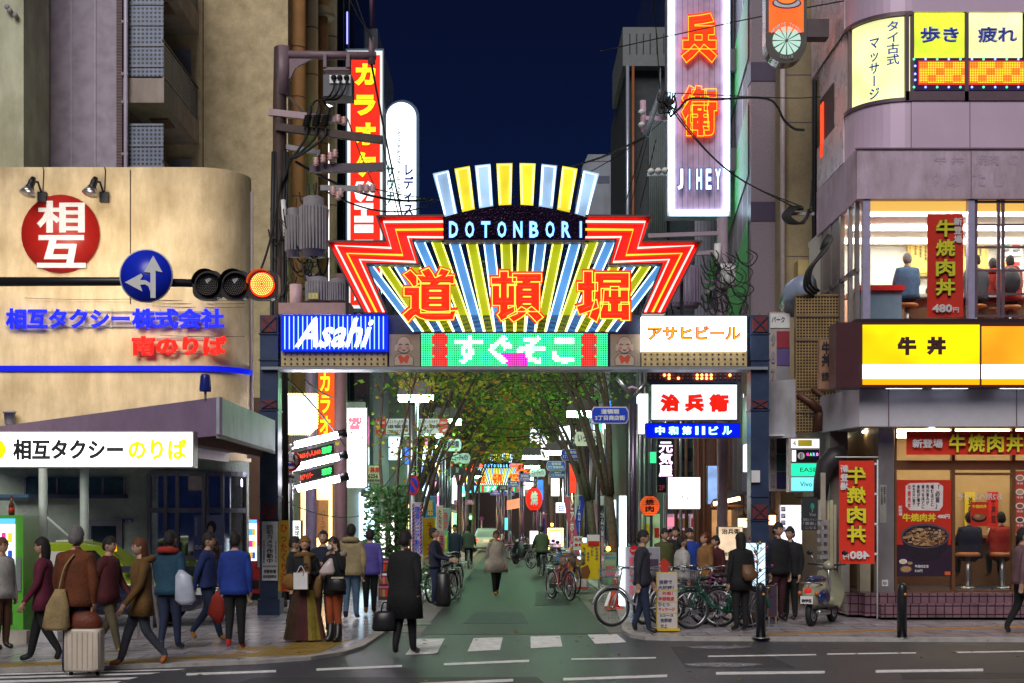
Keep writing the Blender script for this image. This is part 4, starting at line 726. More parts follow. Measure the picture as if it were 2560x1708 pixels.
b = MB(); b.pvtext('大阪市中央区道頓堀', 2202, 1216, 2207, 1262, Yg-.135, black_t); b.pvtext('営業時間二四時間', 2209, 1216, 2214, 1258, Yg-.135, black_t); b.build('lettering', po)
Yr = 29.5; zt = wz(1066, Yg); b = MB(); shopw = mat('shop_cream', (.5, .36, .18), .6, var=.05); b.box(wx(2200, Yg), Yr, zf, XE, Yr+.1, zt+.1, shopw); b.box(wx(2196, Yg), Yg+.1, zf, wx(2200, Yg), Yr, zt, shopw); b.box(wx(2196, Yg), Yg-.1, zt, XE, Yr, zt+.12, wallw); b.box(wx(2196, Yg), Yg-.05, zf+.001, XE, Yr, zf+.02, mat('shop_floor', (.06, .07, .11), .3)); b.build('shop_room', rb)
b = MB()
for y0 in (26.6, 28.2): b.box(6.9, y0, zt-.06, XE-.4, y0+.2, zt-.02, em('shop_tube', (1, .82, .55), 13))
b.ell(P(2329, 1074, Yg-.02), (.07, .05, .07), em('shop_bulb', (.8, .9, 1), 10), 8, 6); b.build('ceiling_lamp', rb)
b = MB(); bro = mat('brown_frame', (.16, .07, .03), .4, .2)
for px, w in ((2237, 5), (2380, 8), (2530, 9)): b.pbox(px, 1064, px+w, 1484, Yg-.06, .12, bro)
for py, h, a, c in ((1151, 24, 2237, 2700), (1064, 6, 2237, 2700), (1476, 12, 2237, 2700), (1182, 6, 2386, 2530)): b.pbox(a, py, c, py+h, Yg-.055, .1, bro)
b.build('shop_frame', rb); b = MB(); b.pbox(2242, 1070, 2380, 1476, Yg, .012, pane_m); b.pbox(2388, 1070, 2530, 1476, Yg, .012, pane_m); b.pbox(2539, 1070, 2700, 1476, Yg, .012, pane_m); b.build('shop_pane', rb)
b = MB(); b.ptext('お2階へどうぞ', 2394, 1233, 2506, 1250, Yg-.01, mat('pale_print', (.5, .55, .55), .5), mirror=True); b.build('glass_lettering', rb)
# counter, stools inside the shop
b = MB(); b.box(7.6, 28.0, zf, XE, 28.5, zf+1.0, mat('counter_wood')); b.box(7.5, 27.8, zf+1.0, XE, 28.6, zf+1.06, mat('counter_top', (.35, .18, .07), .4)); b.build('shop_counter', rb)
b = MB()
for i in range(9): b.box(7.3+i*.5, 29.42, 1.75, 7.52+i*.5, 29.46, 2.5, (red_t, white_p, yel_t)[i % 3]); b.vtext('牛丼並盛大盛'[i % 3:i % 3+3], 7.36+i*.5, 7.47+i*.5, 1.82, 2.4, 29.41, black_t)
b.box(7.2, 29.2, 1.5, 12, 29.45, 1.54, steel); b.build('wall_menu', rb); b = MB()
for i in range(14): b.lathe([(.035, 0), (.04, .1), (.02, .15), (.02, .18)], (7.4+i*.32, 29.3, 1.54), (red_t, white_p, mat('soy_brown', (.08, .03, .01), .3), yel_t)[i % 4], 8)
for i in range(8): b.lathe([(.05, 0), (.055, .12), (0, .12)], (7.8+i*.6, 28.1, zf+1.06), (red_t, mat('soy_brown'))[i % 2], 8)
for i in range(7): b.lathe([(.05, 0), (.05, .14), (.02, .18)], (wx(2275, 27.8)+i*.35, 27.75, za+.82), (red_t, mat('soy_brown'), white_p)[i % 3], 8)
b.build('condiments', rb)
for i, px in enumerate((2420, 2505)):
    t = thing('shop_stool', 'round wooden stool on a steel post behind the shop glass, '+('nearer the poster' if i == 0 else 'further right'), 'stool', P(px, 1478, 26.9), 'stools in the shop'); b = MB(); c = P(px, 1385, 26.9); b.lathe([(.0, -.06), (.23, -.05), (.24, 0), (.2, .03), (0, .03)], c, mat('stool_orange', (.4, .14, .04), .4), 18); b.build('seat', t); b = MB(); b.tube([(c.x, c.y, zf+.02), (c.x, c.y, c.z-.05)], .05, steel, 10); b.lathe([(.2, 0), (.18, .03), (.05, .04)], (c.x, c.y, zf+.02), steel, 16); b.build('post', t)
# banners and posters
fabr = mat('banner_red', (.8, .035, .012), .8, var=.08)
def wavy(mb, px0, py0, px1, py1, Y, m, amp=.03, nx=10, nz=10, ph=0., skew=0):
    x0, x1, z0, z1 = wx(px0, Y), wx(px1, Y), wz(py1, Y), wz(py0, Y); f = lambda u, v: (x0+(x1-x0)*u+skew*(v-.5), Y+amp*sin(u*5+ph)*(.3+.7*(1-v))+amp*.5*sin(v*7+ph), z0+(z1-z0)*v)
    for d in (0, .006): mb.add([(lambda p: (p[0], p[1]+d, p[2]))(f(i/nx, j/nz)) for j in range(nz+1) for i in range(nx+1)], [(j*(nx+1)+i, j*(nx+1)+i+1, (j+1)*(nx+1)+i+1, (j+1)*(nx+1)+i) for j in range(nz) for i in range(nx)], m, True)
def banner(name, label, px0, py0, px1, py1, Y, mirror=False):
    t = thing(name, label, 'banner', P((px0+px1)/2, py1, Y)); b = MB(); wavy(b, px0, py0, px1, py1, Y, fabr, .012); b.build('cloth', t); w = px1-px0; h = py1-py0; mx = lambda a, c: (px0+w*a, px0+w*c) if not mirror else (px1-w*c, px1-w*a)
    for m, o_, dy, nm in ((black_t, .07, -.03, 'letter_shadow'), (mat('banner_yellow', (.88, .76, .02), .7, var=.05), .03, -.05, 'yellow_lettering')):
        b = MB()
        for i, ch in enumerate('牛焼肉丼'): a, c = mx(.24, .78); b.ptext(ch, a, py0+h*(.06+.19*i), c, py0+h*(.225+.19*i), Y+dy, m, off=o_, mirror=mirror)
        b.build(nm, t)
    b = MB()
    for i, ch in enumerate('新登場'): a, c = mx(.74, .97); b.ptext(ch, a, py0+h*(.04+.085*i), c, py0+h*(.115+.085*i), Y-.05, white_p, off=.03, mirror=mirror)
    a, c = mx(.14, .70); b.ptext('480', a, py0+h*.875, c, py0+h*.955, Y-.05, white_p, off=.04, mirror=mirror); a, c = mx(.72, .88); b.ptext('円', a, py0+h*.905, c, py0+h*.955, Y-.05, white_p, off=.02, mirror=mirror); b.build('white_lettering', t)
    return t
banner('red_banner', 'red banner with yellow characters hanging behind the upper dining room glass', 2318, 534, 2408, 793, Yf-.0+.12)
t = banner('red_banner', 'red banner with mirror-reversed yellow characters on a white pole by the steel column', 2098, 1152, 2186, 1410, 24.6, True); b = MB(); c = P(2194, 1150, 24.6); b.tube([(c.x, 24.62, .1), c], .014, white_p, 8); b.tube([P(2088, 1143, 24.6), P(2195, 1143, 24.6)], .012, white_p, 6)
for k in range(4): b.bar(P(2186, 1160+k*75, 24.6), P(2194, 1160+k*75, 24.6), .02, .04, white_p)
b.build('pole', t)
t = thing('awning_banner', 'wide red cloth banner with yellow and white characters across the shop front', 'banner', P(2420, 1136, Yf+.2)); b = MB(); wavy(b, 2266, 1078, 2640, 1137, Yf+.2, fabr, .015, 20, 4); b.build('cloth', t)
for m, o_, dy, nm in ((black_t, .06, -.04, 'letter_shadow'), (MATS['banner_yellow'], .03, -.06, 'yellow_lettering')):
    b = MB()
    for i, ch in enumerate('牛焼肉丼'): b.ptext(ch, 2372+i*48, 1085, 2414+i*48, 1131, Yf+.2+dy, m, off=o_)
    b.build(nm, t)
b = MB(); b.ptext('新登場', 2281, 1098, 2357, 1120, Yf+.14, white_p, off=.03); b.build('white_lettering', t)
b = MB(); Yp_ = Yg-.02; b.pbox(2241, 1200, 2378, 1441, Yp_-.02, .015, mat('poster_red', (.55, .03, .015), .35, var=.15, scale=3)); b.pbox(2241, 1362, 2378, 1441, Yp_-.024, .003, mat('poster_dark', (.03, .015, .035), .35)); pt = thing('food_poster', 'large red poster of a beef bowl on the shop glass', 'poster', P(2310, 1441, Yp_)); b.build('sheet', pt)
b = MB(); b.pprism([(2264+94*0, 1215), (2275, 1208), (2345, 1207), (2358, 1216), (2357, 1265), (2348, 1277), (2275, 1276), (2264, 1266)], Yp_-.026, .003, mat('cream_print', (.75, .68, .68), .5)); b.build('speech_bubble', pt)
b = MB()
for i, tx in enumerate(('「必旨」', '噛むほどに', '肉の旨みが', '食べるほどに', '食欲が増す', 'ゆるさない旨さ', '牛焼肉丼')): b.pvtext(tx, 2338-i*11.5, 1212, 2338-i*11.5+(12 if i == 0 else 8), 1272-(i % 3)*5, Yp_-.03, black_t if i < 6 else red_t, off=.03)
b.build('bubble_lettering', pt); b = MB(); b.ptext('牛焼肉丼', 2256, 1284, 2340, 1305, Yp_-.03, yel_t, off=.04); b.build('yellow_lettering', pt); b = MB(); b.ptext('480円', 2344, 1286, 2374, 1297, Yp_-.03, white_p, off=.03); b.pvtext('新登場', 2246, 1264, 2256, 1290, Yp_-.03, white_p); b.ptext('牛焼肉定食', 2287, 1412, 2322, 1420, Yp_-.03, white_p); b.ptext('530円', 2287, 1424, 2306, 1431, Yp_-.03, white_p); b.build('white_lettering', pt)
b = MB(); bowl = mat('bowl_black', (.03, .02, .03), .25); c = P(2313, 1350, Yp_-.03)
def oval(mb, cx, cy_, rx, ry, dy, m, n=24): mb.pprism([(cx+rx*cos(2*pi*i/n), cy_+ry*sin(2*pi*i/n)) for i in range(n)], Yp_-.03-dy, .003, m)
b.pprism([(2252+122*0, 1340), (2374, 1340), (2366, 1372), (2345, 1396), (2325, 1402), (2302, 1402), (2280, 1396), (2262, 1372)], Yp_-.028, .003, bowl); oval(b, 2313, 1340, 61, 31, .002, mat('bowl_rim', (.1, .08, .1), .2)); oval(b, 2313, 1341, 56, 27, .004, bowl)
mts = [mat('beef_'+n_, c_, .4) for n_, c_ in (('brown', (.25, .1, .035)), ('dark', (.13, .05, .025)), ('pale', (.42, .24, .1)), ('glaze', (.5, .33, .17)))]
for i in range(130):
    a, r_ = U(0, 6.28), U(0, 1)**.5; oval(b, 2313+50*r_*cos(a), 1342+23*r_*sin(a), U(2, 8), U(1.5, 4), .006+i*.0001, mts[i % 4 if i % 5 else 2], 8)
for i in range(90): a, r_ = U(0, 6.28), U(0, 1)**.5; oval(b, 2313+48*r_*cos(a), 1342+22*r_*sin(a), .9, .7, .022, mat('sesame', (.7, .6, .42), .5), 5)
b.build('bowl_picture', pt); b = MB()
for cx, cy_, r_, m in ((2258, 1404, 10, 'sesame'), (2275, 1408, 8, 'bowl_rim'), (2265, 1423, 16, 'bowl_rim')): oval(b, cx, cy_, r_, r_*.62, .003, white_p if m == 'sesame' else MATS[m]); oval(b, cx, cy_, r_*.8, r_*.45, .005, MATS[m if m == 'sesame' else 'beef_pale'])
b.pbox(2362, 1429, 2376, 1438, Yp_-.03, .004, mat('poster_orange', (.7, .12, .02), .5)); b.build('side_dishes', pt)
b = MB(); b.pbox(2427, 1255, 2470, 1316, Yg-.02, .01, mats_ if False else MATS['poster_red']); c2 = thing('small_food_poster', 'small red poster of a bowl on the glass door', 'poster', P(2448, 1316, Yg-.02)); b.build('sheet', c2); b = MB(); b.ptext('牛焼肉丼', 2430, 1262, 2467, 1271, Yg-.025, yel_t, off=.03); el2(b, 2448, 1295, 19, 11, Yg-.026, bowl); el2(b, 2448, 1292, 16, 8, Yg-.03, mts[0]); el2(b, 2444, 1290, 7, 4, Yg-.034, mts[2]); b.build('picture', c2)
b = MB(); b.pbox(2538, 1178, 2640, 1330, Yg-.02, .01, mat('menu_sheet', (.5, .06, .03), .4)); c3 = thing('menu_poster', 'red menu sheet with small dishes at the right edge of the shop front', 'poster', P(2580, 1330, Yg-.02)); b.build('sheet', c3); b = MB()
for i, yy in enumerate((1195, 1230, 1265, 1300)):
    for xx in (2550, 2590): el2(b, xx, yy, 11, 8, Yg-.025, white_p); el2(b, xx, yy, 8, 5.5, Yg-.03, mts[(i+xx) % 4]); b.ptext('牛丼', xx-8, yy+11, xx+8, yy+17, Yg-.026, white_p)
b.build('dish_pictures', c3)
# alley side of the ground floor: shutters, vents, pipes behind the banner
b = MB(); b.box(xc-.25, 26.5, .1, xc+.1, 29.0, wz(1066, Yg), mat('side_dark', (.16, .13, .11), .6)); b.build('alley_wall', rb); b = MB()
for i in range(9): b.box(wx(2050, 26), 26.0, .5+i*.16, wx(2068, 26), 26.25, .58+i*.16, grey_p)
for px, y0, y1, w, c_ in ((2052, 1182, 1300, 12, (.42, .38, .3)), (2075, 1250, 1470, 8, (.5, .5, .3)), (2060, 1300, 1475, 14, (.4, .36, .3)), (2084, 1262, 1420, 7, (.5, .46, .36)), (2102, 1405, 1480, 22, (.45, .43, .38)), (2150, 1405, 1480, 26, (.55, .5, .36))): b.pbox(px, y0, px+w, y1, 26.1, .2, mat('duct_%d' % px, c_, .5, .2))
b.build('side_ducts', rb)
# perforated balcony with tree cut-out, awning, side signs
pf = perf(mat('perforated_gold', (.42, .29, .13), .35, .5, var=.3, scale=3), 17); sl = thing('perforated_balcony', 'gold perforated metal balcony with a dark tree silhouette beside the corner building', 'balcony', P(2040, 1080, 26.8)); b = MB(); xb_ = wx(1990, 26.8)
b.box(xb_, 26.8, wz(1080, 26.8), wx(2097, 26.8), 27.0, wz(738, 26.8), pf); b.box(xb_-.62, 27.4, wz(1085, 27.6), xb_-.58, 29.2, wz(790, 27.6), pf); b.box(xb_-.6, 27.0, wz(1090, 27), xb_, 27.6, wz(1086, 27), white_p); b.build('panel', sl)
b = MB(); trs = mat('cutout_brown', (.10, .035, .02), .5); b.tube([P(2046, 1078, 26.76), P(2050, 1040, 26.76), P(2052, 1030, 26.76)], [.12, .11, .1], trs); b.tube([P(2052, 1032, 26.76), P(2030, 1008, 26.76), P(1994, 985, 26.76)], [.1, .08, .06], trs); b.tube([P(2052, 1032, 26.76), P(2072, 1012, 26.76), P(2080, 1005, 26.76), P(2030, 970, 26.76)], [.09, .08, .06, .05], trs); b.build('tree_cutout', sl)
b = MB(); b.ptext('竹', 2004, 1022, 2020, 1040, 26.78, black_t); b.ptext('村', 2022, 1030, 2036, 1050, 26.78, black_t)
for yy in (738, 790, 850, 975, 1030): b.bar(P(1990, yy, 26.79), P(2097, yy, 26.79), .03, .03, mat('gold_edge', (.3, .2, .12), .4, .5))
b.build('trim', sl); b = MB(); wp = mat('white_wrap', (.6, .6, .66), .3, .2, streak=True)
wallstrip(b, (xb_-.65, 29.2), (xb_-.62, 27.35), wz(1100, 27.4), wz(975, 27.4), wp); wallstrip(b, (xb_-.62, 27.35), (xb_, 26.85), wz(1095, 27), wz(950, 27), wp); b.box(wx(2090, 26.6), 26.2, wz(1080, 26.6), wx(2150, 26.2), 26.7, wz(960, 26.6), wp); b.build('lower_wrap', sl)
b = MB(); hs_ = thing('side_letter_sign', 'small brown projecting sign with dark characters beside the yellow sign', 'sign', P(2070, 960, 25.6)); b.box(wx(2046, 25.8), 25.7, wz(972, 25.7), wx(2085, 25.6), 25.9, wz(848, 25.6), mat('sign_copper', (.4, .22, .14), .4, .3)); b.build('case', hs_); b = MB(); b.pvtext('牛丼', 2054, 854, 2078, 915, 25.68, black_t, off=.04); b.ptext('吉野家', 2054, 930, 2080, 952, 25.68, black_t, off=.04); b.build('lettering', hs_)
b = MB(); b.tube(arcpts_xz := [(wx(1985, 28)+0, 28.2, wz(760+0, 28)), P(1992, 735, 27.8), P(2010, 722, 27.6), P(2030, 718, 27.5)], .3, mat('blue_hood', (.3, .36, .5), .3), 8); b.build('awning_hood', label='pale blue rounded hood above the gold perforated balcony', cat='awning')
b = MB(); tb_ = [P(2068, 610, 26.6), P(2045, 645, 26.5), P(2018, 680, 26.5), P(2012, 720, 26.6), P(2034, 740, 26.8)]
for o_ in (0, .05, .1): b.cable([p+Vector((o_, 0, o_)) for p in tb_], .032, cablem, 8)
b.lathe([(.07, -.16), (.09, 0), (.07, .16)], P(2066, 608, 26.6), cablem, 10, (.5, 0, 1)); b.build('bent_cables', label='thick black bundle of bent cables beside the dining room side wall', cat='cables')
b = MB(); b.tube(arcpts_y := [(wx(2050, 26.3), 26.3, wz(1250, 26.3)), P(2054, 1205, 26.3), P(2065, 1165, 26.3), P(2085, 1145, 26.3), P(2110, 1140, 26.3)], [.14, .16, .2, .22, .22], mat('hood_black', (.03, .025, .03), .5), 10); b.build('door_hood', label='dark curved door hood behind the reversed red banner', cat='awning')
# ---- lit directories between corner building and gate
ds = thing('floor_directory', 'white lit floor directory listing ninth to sixth floors near the dark-clothed pedestrians', 'sign', P(1977, 1360, 27)); b = MB(); b.pbox(1950, 1262, 2006, 1362, 27, .12, mat('box_frame')); b.build('case', ds); b = MB(); b.pbox(1952, 1264, 2004, 1360, 26.98, .02, em('directory_white', (.8, .8, 1), 1.6)); b.build('face', ds); b = MB()
for i, tx in enumerate(('9F', '8F', '7F', '6F')): b.pbox(1953, 1267+i*17, 1964, 1279+i*17, 26.97, .008, mat('navy_print', (.02, .04, .2), .5)); b.ptext(tx, 1954.5, 1269+i*17, 1962.5, 1277+i*17, 26.96, white_p, off=.04); b.pbox(1953, 1281+i*17, 2003, 1282+i*17, 26.97, .008, MATS['navy_print'])
b.build('lettering', ds)
gs = thing('floor_sign', 'stacked light box with yellow, black and green panels projecting over the alley', 'sign', P(2012, 1228, 26.9)); b = MB(); b.pbox(1972, 1096, 2050, 1230, 26.9, .25, mat('box_frame')); b.build('case', gs)
for tx, y0, y1, m, tm in (('4', 1098, 1120, em('panel_white', (.9, .95, 1), 1.3), yel_t), ('GARO', 1124, 1156, mat('panel_black', (.01, .01, .012), .3), None), ('EASE', 1159, 1190, em('panel_green', (.02, .9, .45), 1.0), mat('green_print', (.02, .3, .2), .5)), ('Vivo', 1194, 1227, em('panel_aqua', (.2, .85, 1), 1.1), MATS['green_print'])):
    b = MB(); b.pbox(1979, y0, 2048, y1, 26.88, .03, m); b.build('panel', gs); b = MB()
    if tx == 'GARO':
        for i, (ch, c_) in enumerate(zip(tx, ((1, .05, .5), (.1, 1, .2), (.2, .5, 1), (1, .3, .9)))): b.ptext(ch, 2016+i*8, 1132, 2022+i*8, 1140, 26.87, em('garo_%d' % i, c_, 1.5), off=.05)
        el2(b, 2003, 1140, 9, 9, 26.87, white_p); b.pbox(2000, 1133, 2002, 1147, 26.86, .004, MATS['panel_black']); b.pbox(2004, 1133, 2006, 1147, 26.86, .004, MATS['panel_black']); b.pbox(1980, 1126, 1990, 1154, 26.87, .006, MATS['panel_white'])
    elif tx == '4': b.pbox(1995, 1100, 2030, 1116, 26.87, .006, yel_t); b.ptext(tx, 1982, 1101, 1990, 1116, 26.87, steel)
    else: b.ptext(tx, 2000, y0+10, 2042 if tx == 'EASE' else 2030, y1-10, 26.87, tm)
    b.build('lettering', gs)
ps = thing('number_directory', 'tall dark floor directory with large grey numerals behind the right gate post', 'sign', P(1945, 1228, 28)); b = MB(); b.pbox(1923, 780, 1976, 1228, 28, .2, mat('box_frame')); b.build('case', ps); b = MB(); b.pbox(1926, 784, 1974, 820, 27.98, .03, white_p)
cols = [(.02, .02, .12), (.01, .08, .06), (.015, .012, .02), (.06, .03, .1), (.06, .06, .12), (.25, .1, .2), (.3, .3, .33), (.12, .08, .25), (.3, .03, .05)]
for i in range(9): b.pbox(1942, 1180-i*44, 1974, 1222-i*44, 27.98, .03, mat('floor_panel_%d' % i, cols[i], .4))
b.build('panel', ps); b = MB(); b.ptext('パーク', 1929, 792, 1962, 806, 27.97, black_t)
for i in range(9): b.ptext(str(i+1), 1928, 1186-i*44, 1938, 1216-i*44, 27.97, mat('numeral_grey', (.3, .28, .34), .5), off=.05)
b.build('lettering', ps)
hb = thing('hanging_board', 'dark hanging board with a cup emblem and pale writing beside the lit directory', 'sign', P(2025, 1325, 25.6)); b = MB(); b.pbox(2004, 1244, 2044, 1326, 25.6, .05, mat('board_dark', (.02, .03, .035), .5)); b.build('board', hb); b = MB(); b.ptext('Vivo', 2023, 1282, 2040, 1291, 25.59, grey_p); b.ptext('野菜とワイン', 2008, 1296, 2042, 1303, 25.59, grey_p); b.ptext('「素敵」', 2008, 1305, 2040, 1313, 25.59, grey_p); b.ptext('になる', 2014, 1316, 2040, 1323, 25.59, grey_p); el2(b, 2031, 1266, 5, 8, 25.59, mat('green_print')); b.pbox(2030, 1272, 2032, 1280, 25.59, .004, grey_p); b.build('lettering', hb); b = MB(); b.tube([P(1988, 1232, 25.62), P(1990, 1244, 25.62), P(2046, 1243, 25.62)], .012, blk, 5); b.build('bracket', hb)
# ---- granite pier, tan wall, orange fruit sign
gp = thing('granite_building', 'speckled grey granite pier building with dark bands between the vertical sign and the tan wall', 'building', (5.8, 31, 0)); gran = mat('granite', (.26, .21, .25), .5, var=.5, scale=45); grd = mat('granite_dark', (.07, .05, .1), .4)
b = MB(); b.box(wx(1878, 31), 31, 0, wx(1949, 31), 36, 24, gran); b.build('pier', gp); b = MB()
for y0, y1 in ((156, 203), (505, 553), (845, 900)): b.box(wx(1877, 30.98), 30.98, wz(y1, 31), wx(1949.5, 30.98), 31.5, wz(y0, 31), grd)
b.build('dark_band', gp)
b = MB(); gfl = mat('facade_glass', (.1, .12, .2), .1, .4, var=.5, scale=2); b.box(wx(1880, 31.2), 31.2, 0, wx(1880, 31.2)+.2, 60, 24, gfl); b.build('glazing', gp); b = MB(); xg = wx(1880, 31.2)
for i in range(14): b.box(xg-.06, 31.4+i*.7, 2, xg, 31.44+i*.7, 24, mat('rib_pale', (.5, .5, .6), .3, .5))
b.build('rib', gp); b = MB(); grn = mat('fin_green', (.12, .5, .16), .4)
for z0 in (wz(135, 31), wz(430, 31), wz(720, 31)): b.add([(xg-.08, 31.3, z0), (xg-.08, 31.3, z0+1.7), (xg-.08, 38, z0-1.2), (xg-.08, 38, z0-1.9)], [(0, 1, 2, 3)], grn); b.add([(xg-.075, 31.3, z0), (xg-.075, 31.3, z0+1.7), (xg-.075, 38, z0-1.2), (xg-.075, 38, z0-1.9)], [(3, 2, 1, 0)], grn)
b.build('green_fin', gp)
tw = thing('tan_side_building', 'narrow tan rendered wall between granite pier and pinkish corner building', 'building', (7, 30, 0)); b = MB(); b.box(wx(1951, 30.4), 30.4, 0, 9.5, 36, 22, mat('tan_side', (.38, .30, .17), .85, var=.2, scale=1.5, bump=.2, dirt=(.2, .17, .12))); b.build('wall', tw); b = MB()
for yy in (80, 186, 305, 640, 760): b.pbox(1951, yy, 2060, yy+1.5, 30.39, .02, seamd)
b.pbox(2030, -40, 2033, 900, 30.38, .03, seamd); b.build('seam', tw); b = MB(); b.tube([P(1957, -60, 30.2), P(1957, 1000, 30.2)], .06, mat('pink_pipe'), 8); b.tube([P(2038, -60, 30.2), P(2036, 560, 30.2), P(2034, 800, 30.2)], .05, cablem, 8); b.build('drainpipe', tw); b = MB(); b.pbox(1995, 650, 2025, 720, 29.9, .4, mat('tank_yellow', (.5, .38, .16), .5)); b.build('meter_box', tw)
fs = thing('fruit_sign', 'orange vertical light box with a steel rounded end and a lit citrus disc', 'sign', P(1965, 160, 27)); b = MB(); n = 18; b.pprism([(1914, -80), (2017, -80), (2017, 108)]+[(1965.5+51.5*cos(pi*i/n), 108+50*sin(pi*i/n)) for i in range(1, n)]+[(1914, 108)], 27, .35, mat('sign_steel', (.42, .38, .33), .2, .8)); b.build('case', fs); b = MB(); b.pbox(1923, -78, 2009, 80, 26.98, .03, em('fruit_orange', (1, .13, .02), 1.1, uneven=1)); b.build('face', fs); b = MB(); el2(b, 1967, 8, 37, 14, 26.965, mat('navy_print')); el2(b, 1967, 7, 33, 12, 26.955, white_p); el2(b, 1967, -8, 30, 20, 26.95, mat('navy_print')); el2(b, 1967, -9, 27, 18, 26.945, em('fruit_core', (1, .2, .03), 1)); b.build('round_mark', fs)
b = MB()
for i in range(12):
    a0, a1 = 2*pi*i/12+.06, 2*pi*(i+1)/12-.06; b.pprism([(1967+4*cos((a0+a1)/2), 101+4*sin((a0+a1)/2))]+[(1967+35*cos(a0+(a1-a0)*k/4), 101+35*sin(a0+(a1-a0)*k/4)) for k in range(5)], 26.98, .02, em('citrus_glow', (.55, .85, .72), .75))
b.build('citrus_disc', fs); b = MB()
for i, ch in enumerate('FRUITS TOWER'):
    if ch != ' ': a = radians(212+i*10.4); b.ptext(ch, 1966+41*cos(a)-2.6, 101+41*sin(a)-4, 1966+41*cos(a)+2.6, 101+41*sin(a)+4, 26.97, white_p, off=.05)
for i, ch in enumerate('NAKAI'): b.ptext(ch, 1950+i*7, 140-abs(i-2)*1.5, 1955+i*7, 149-abs(i-2)*1.5, 26.97, grey_p, off=.03)
b.build('lettering', fs); b = MB(); b.box(wx(2017, 27), 27.05, wz(90, 27), wx(2060, 27.5), 27.35, wz(45, 27), mat('bracket_brown', (.1, .07, .08), .5)); b.build('bracket', fs)
# ---- big white-edged vertical sign with red characters
js = thing('vertical_neon_sign', 'big pink vertical sign with red neon characters and a glowing white tube border', 'sign', P(1746, 540, 33)); Yj = 33.; pk = tilem('pink_planks', (.62, .4, .62), (.3, .18, .34), .13, 40, .4, .05, 0, 'xz', .008)
b = MB(); b.pbox(1668, -80, 1826, 541, Yj, .5, mat('sign_rim', (.5, .52, .6), .3, .4)); b.build('case', js); b = MB(); b.pbox(1684, -80, 1810, 524, Yj-.02, .03, pk); b.build('face', js); b = MB(); tb = em('border_tube', (.62, .85, 1), 4.5)
for px in (1676, 1682, 1813, 1820): b.tube([P(px, -70, Yj-.07), P(px, 527, Yj-.07)], .036, tb, 8)
for py in (528, 535): b.tube([P(1676, py, Yj-.07), P(1820, py, Yj-.07)], .036, tb, 8)
b.build('border_tube', js)
for ch, y0, y1 in (('兵', 28, 162), ('衛', 208, 345)):
    b = MB(); b.ptext(ch, 1700, y0, 1796, y1, Yj-.14, em('neon_sign_red', (1, .04, .002), 1.0), off=.12, depth=.03); o = b.build('character', js); MB().ptext(ch, 1703, y0+4, 1793, y1-4, Yj-.24, em('neon_sign_yellow', (1, .42, .02), 1.8), off=.06, tubes=.009).build('neon_outline', o)
b = MB()
for i, ch in enumerate('JIHEY'): b.ptext(ch, 1692+i*23.5+(5 if ch == 'I' else 0), 420, 1692+i*23.5+(18 if ch != 'I' else 12), 476, Yj-.14, mat('letter_navy'), off=.09, depth=.04)
b.build('letter_back', js); b = MB()
for i, ch in enumerate('JIHEY'): b.ptext(ch, 1694+i*23.5+(5 if ch == 'I' else 0), 422, 1690+i*23.5+(18 if ch != 'I' else 12), 474, Yj-.26, em('letter_ice', (.6, .85, 1), 2), off=.035)
b.build('lettering', js); b = MB()
for y0, y1 in ((122, 175), (370, 424)): b.pbox(1826, y0, 1876, y1, Yj-.1, .4, mat('bracket_plum', (.12, .09, .12), .5))
b.build('bracket', js)
# far buildings on the right
lb_ = thing('louvred_building', 'dark tower with a louvred roof box left of the pink vertical sign', 'building', P(1620, 1300, 48)); b = MB(); b.box(wx(1568, 48), 48.5, 0, 7, 56, wz(160, 48), mat('tower_dark', (.04, .05, .06), .7, var=.3)); b.build('wall', lb_); b = MB(); b.pbox(1557, 68, 1700, 165, 48, 5, mat('louvre_box', (.17, .19, .2), .6))
for i in range(7): b.pbox(1573+i*17, 84, 1576+i*17, 135, 47.98, .03, blk)
b.build('roof_box', lb_); b = MB(); b.tube([P(1569, 165, 47.9), P(1569, 900, 47.9)], .06, mat('pipe_ice', (.5, .56, .7), .3, .5), 8); b.tube([P(1583, 165, 47.9), P(1583, 900, 47.9)], .05, mat('pipe_rust', (.3, .1, .04), .4), 8)
for i in range(9): b.tube([P(1625+i*5, 280, 47.9), P(1625+i*5, 640, 47.9)], .03, mat('rib_green', (.16, .2, .2), .5), 6)
b.build('pipe', lb_)
cb_ = thing('concrete_tower', 'pale concrete tower block far behind the gate fins on the right', 'building', P(1520, 1300, 74)); b = MB(); b.prism([(wx(1455, 74), 0), (wx(1570, 74), 0), (wx(1570, 74), wz(386, 74)), (wx(1470, 74), wz(386, 74)), (wx(1455, 74), wz(420, 74))], 74, 82, mat('tower_concrete', (.30, .33, .40), .8, streak=True, scale=2, dirt=(.2, .22, .26))); b.build('wall', cb_); b = MB(); b.pbox(1490, 440, 1524, 458, 73.98, .05, mat('vent_dark', (.08, .1, .16), .5)); b.pbox(1470, 402, 1570, 404, 73.98, .05, seamd); b.build('vent', cb_)
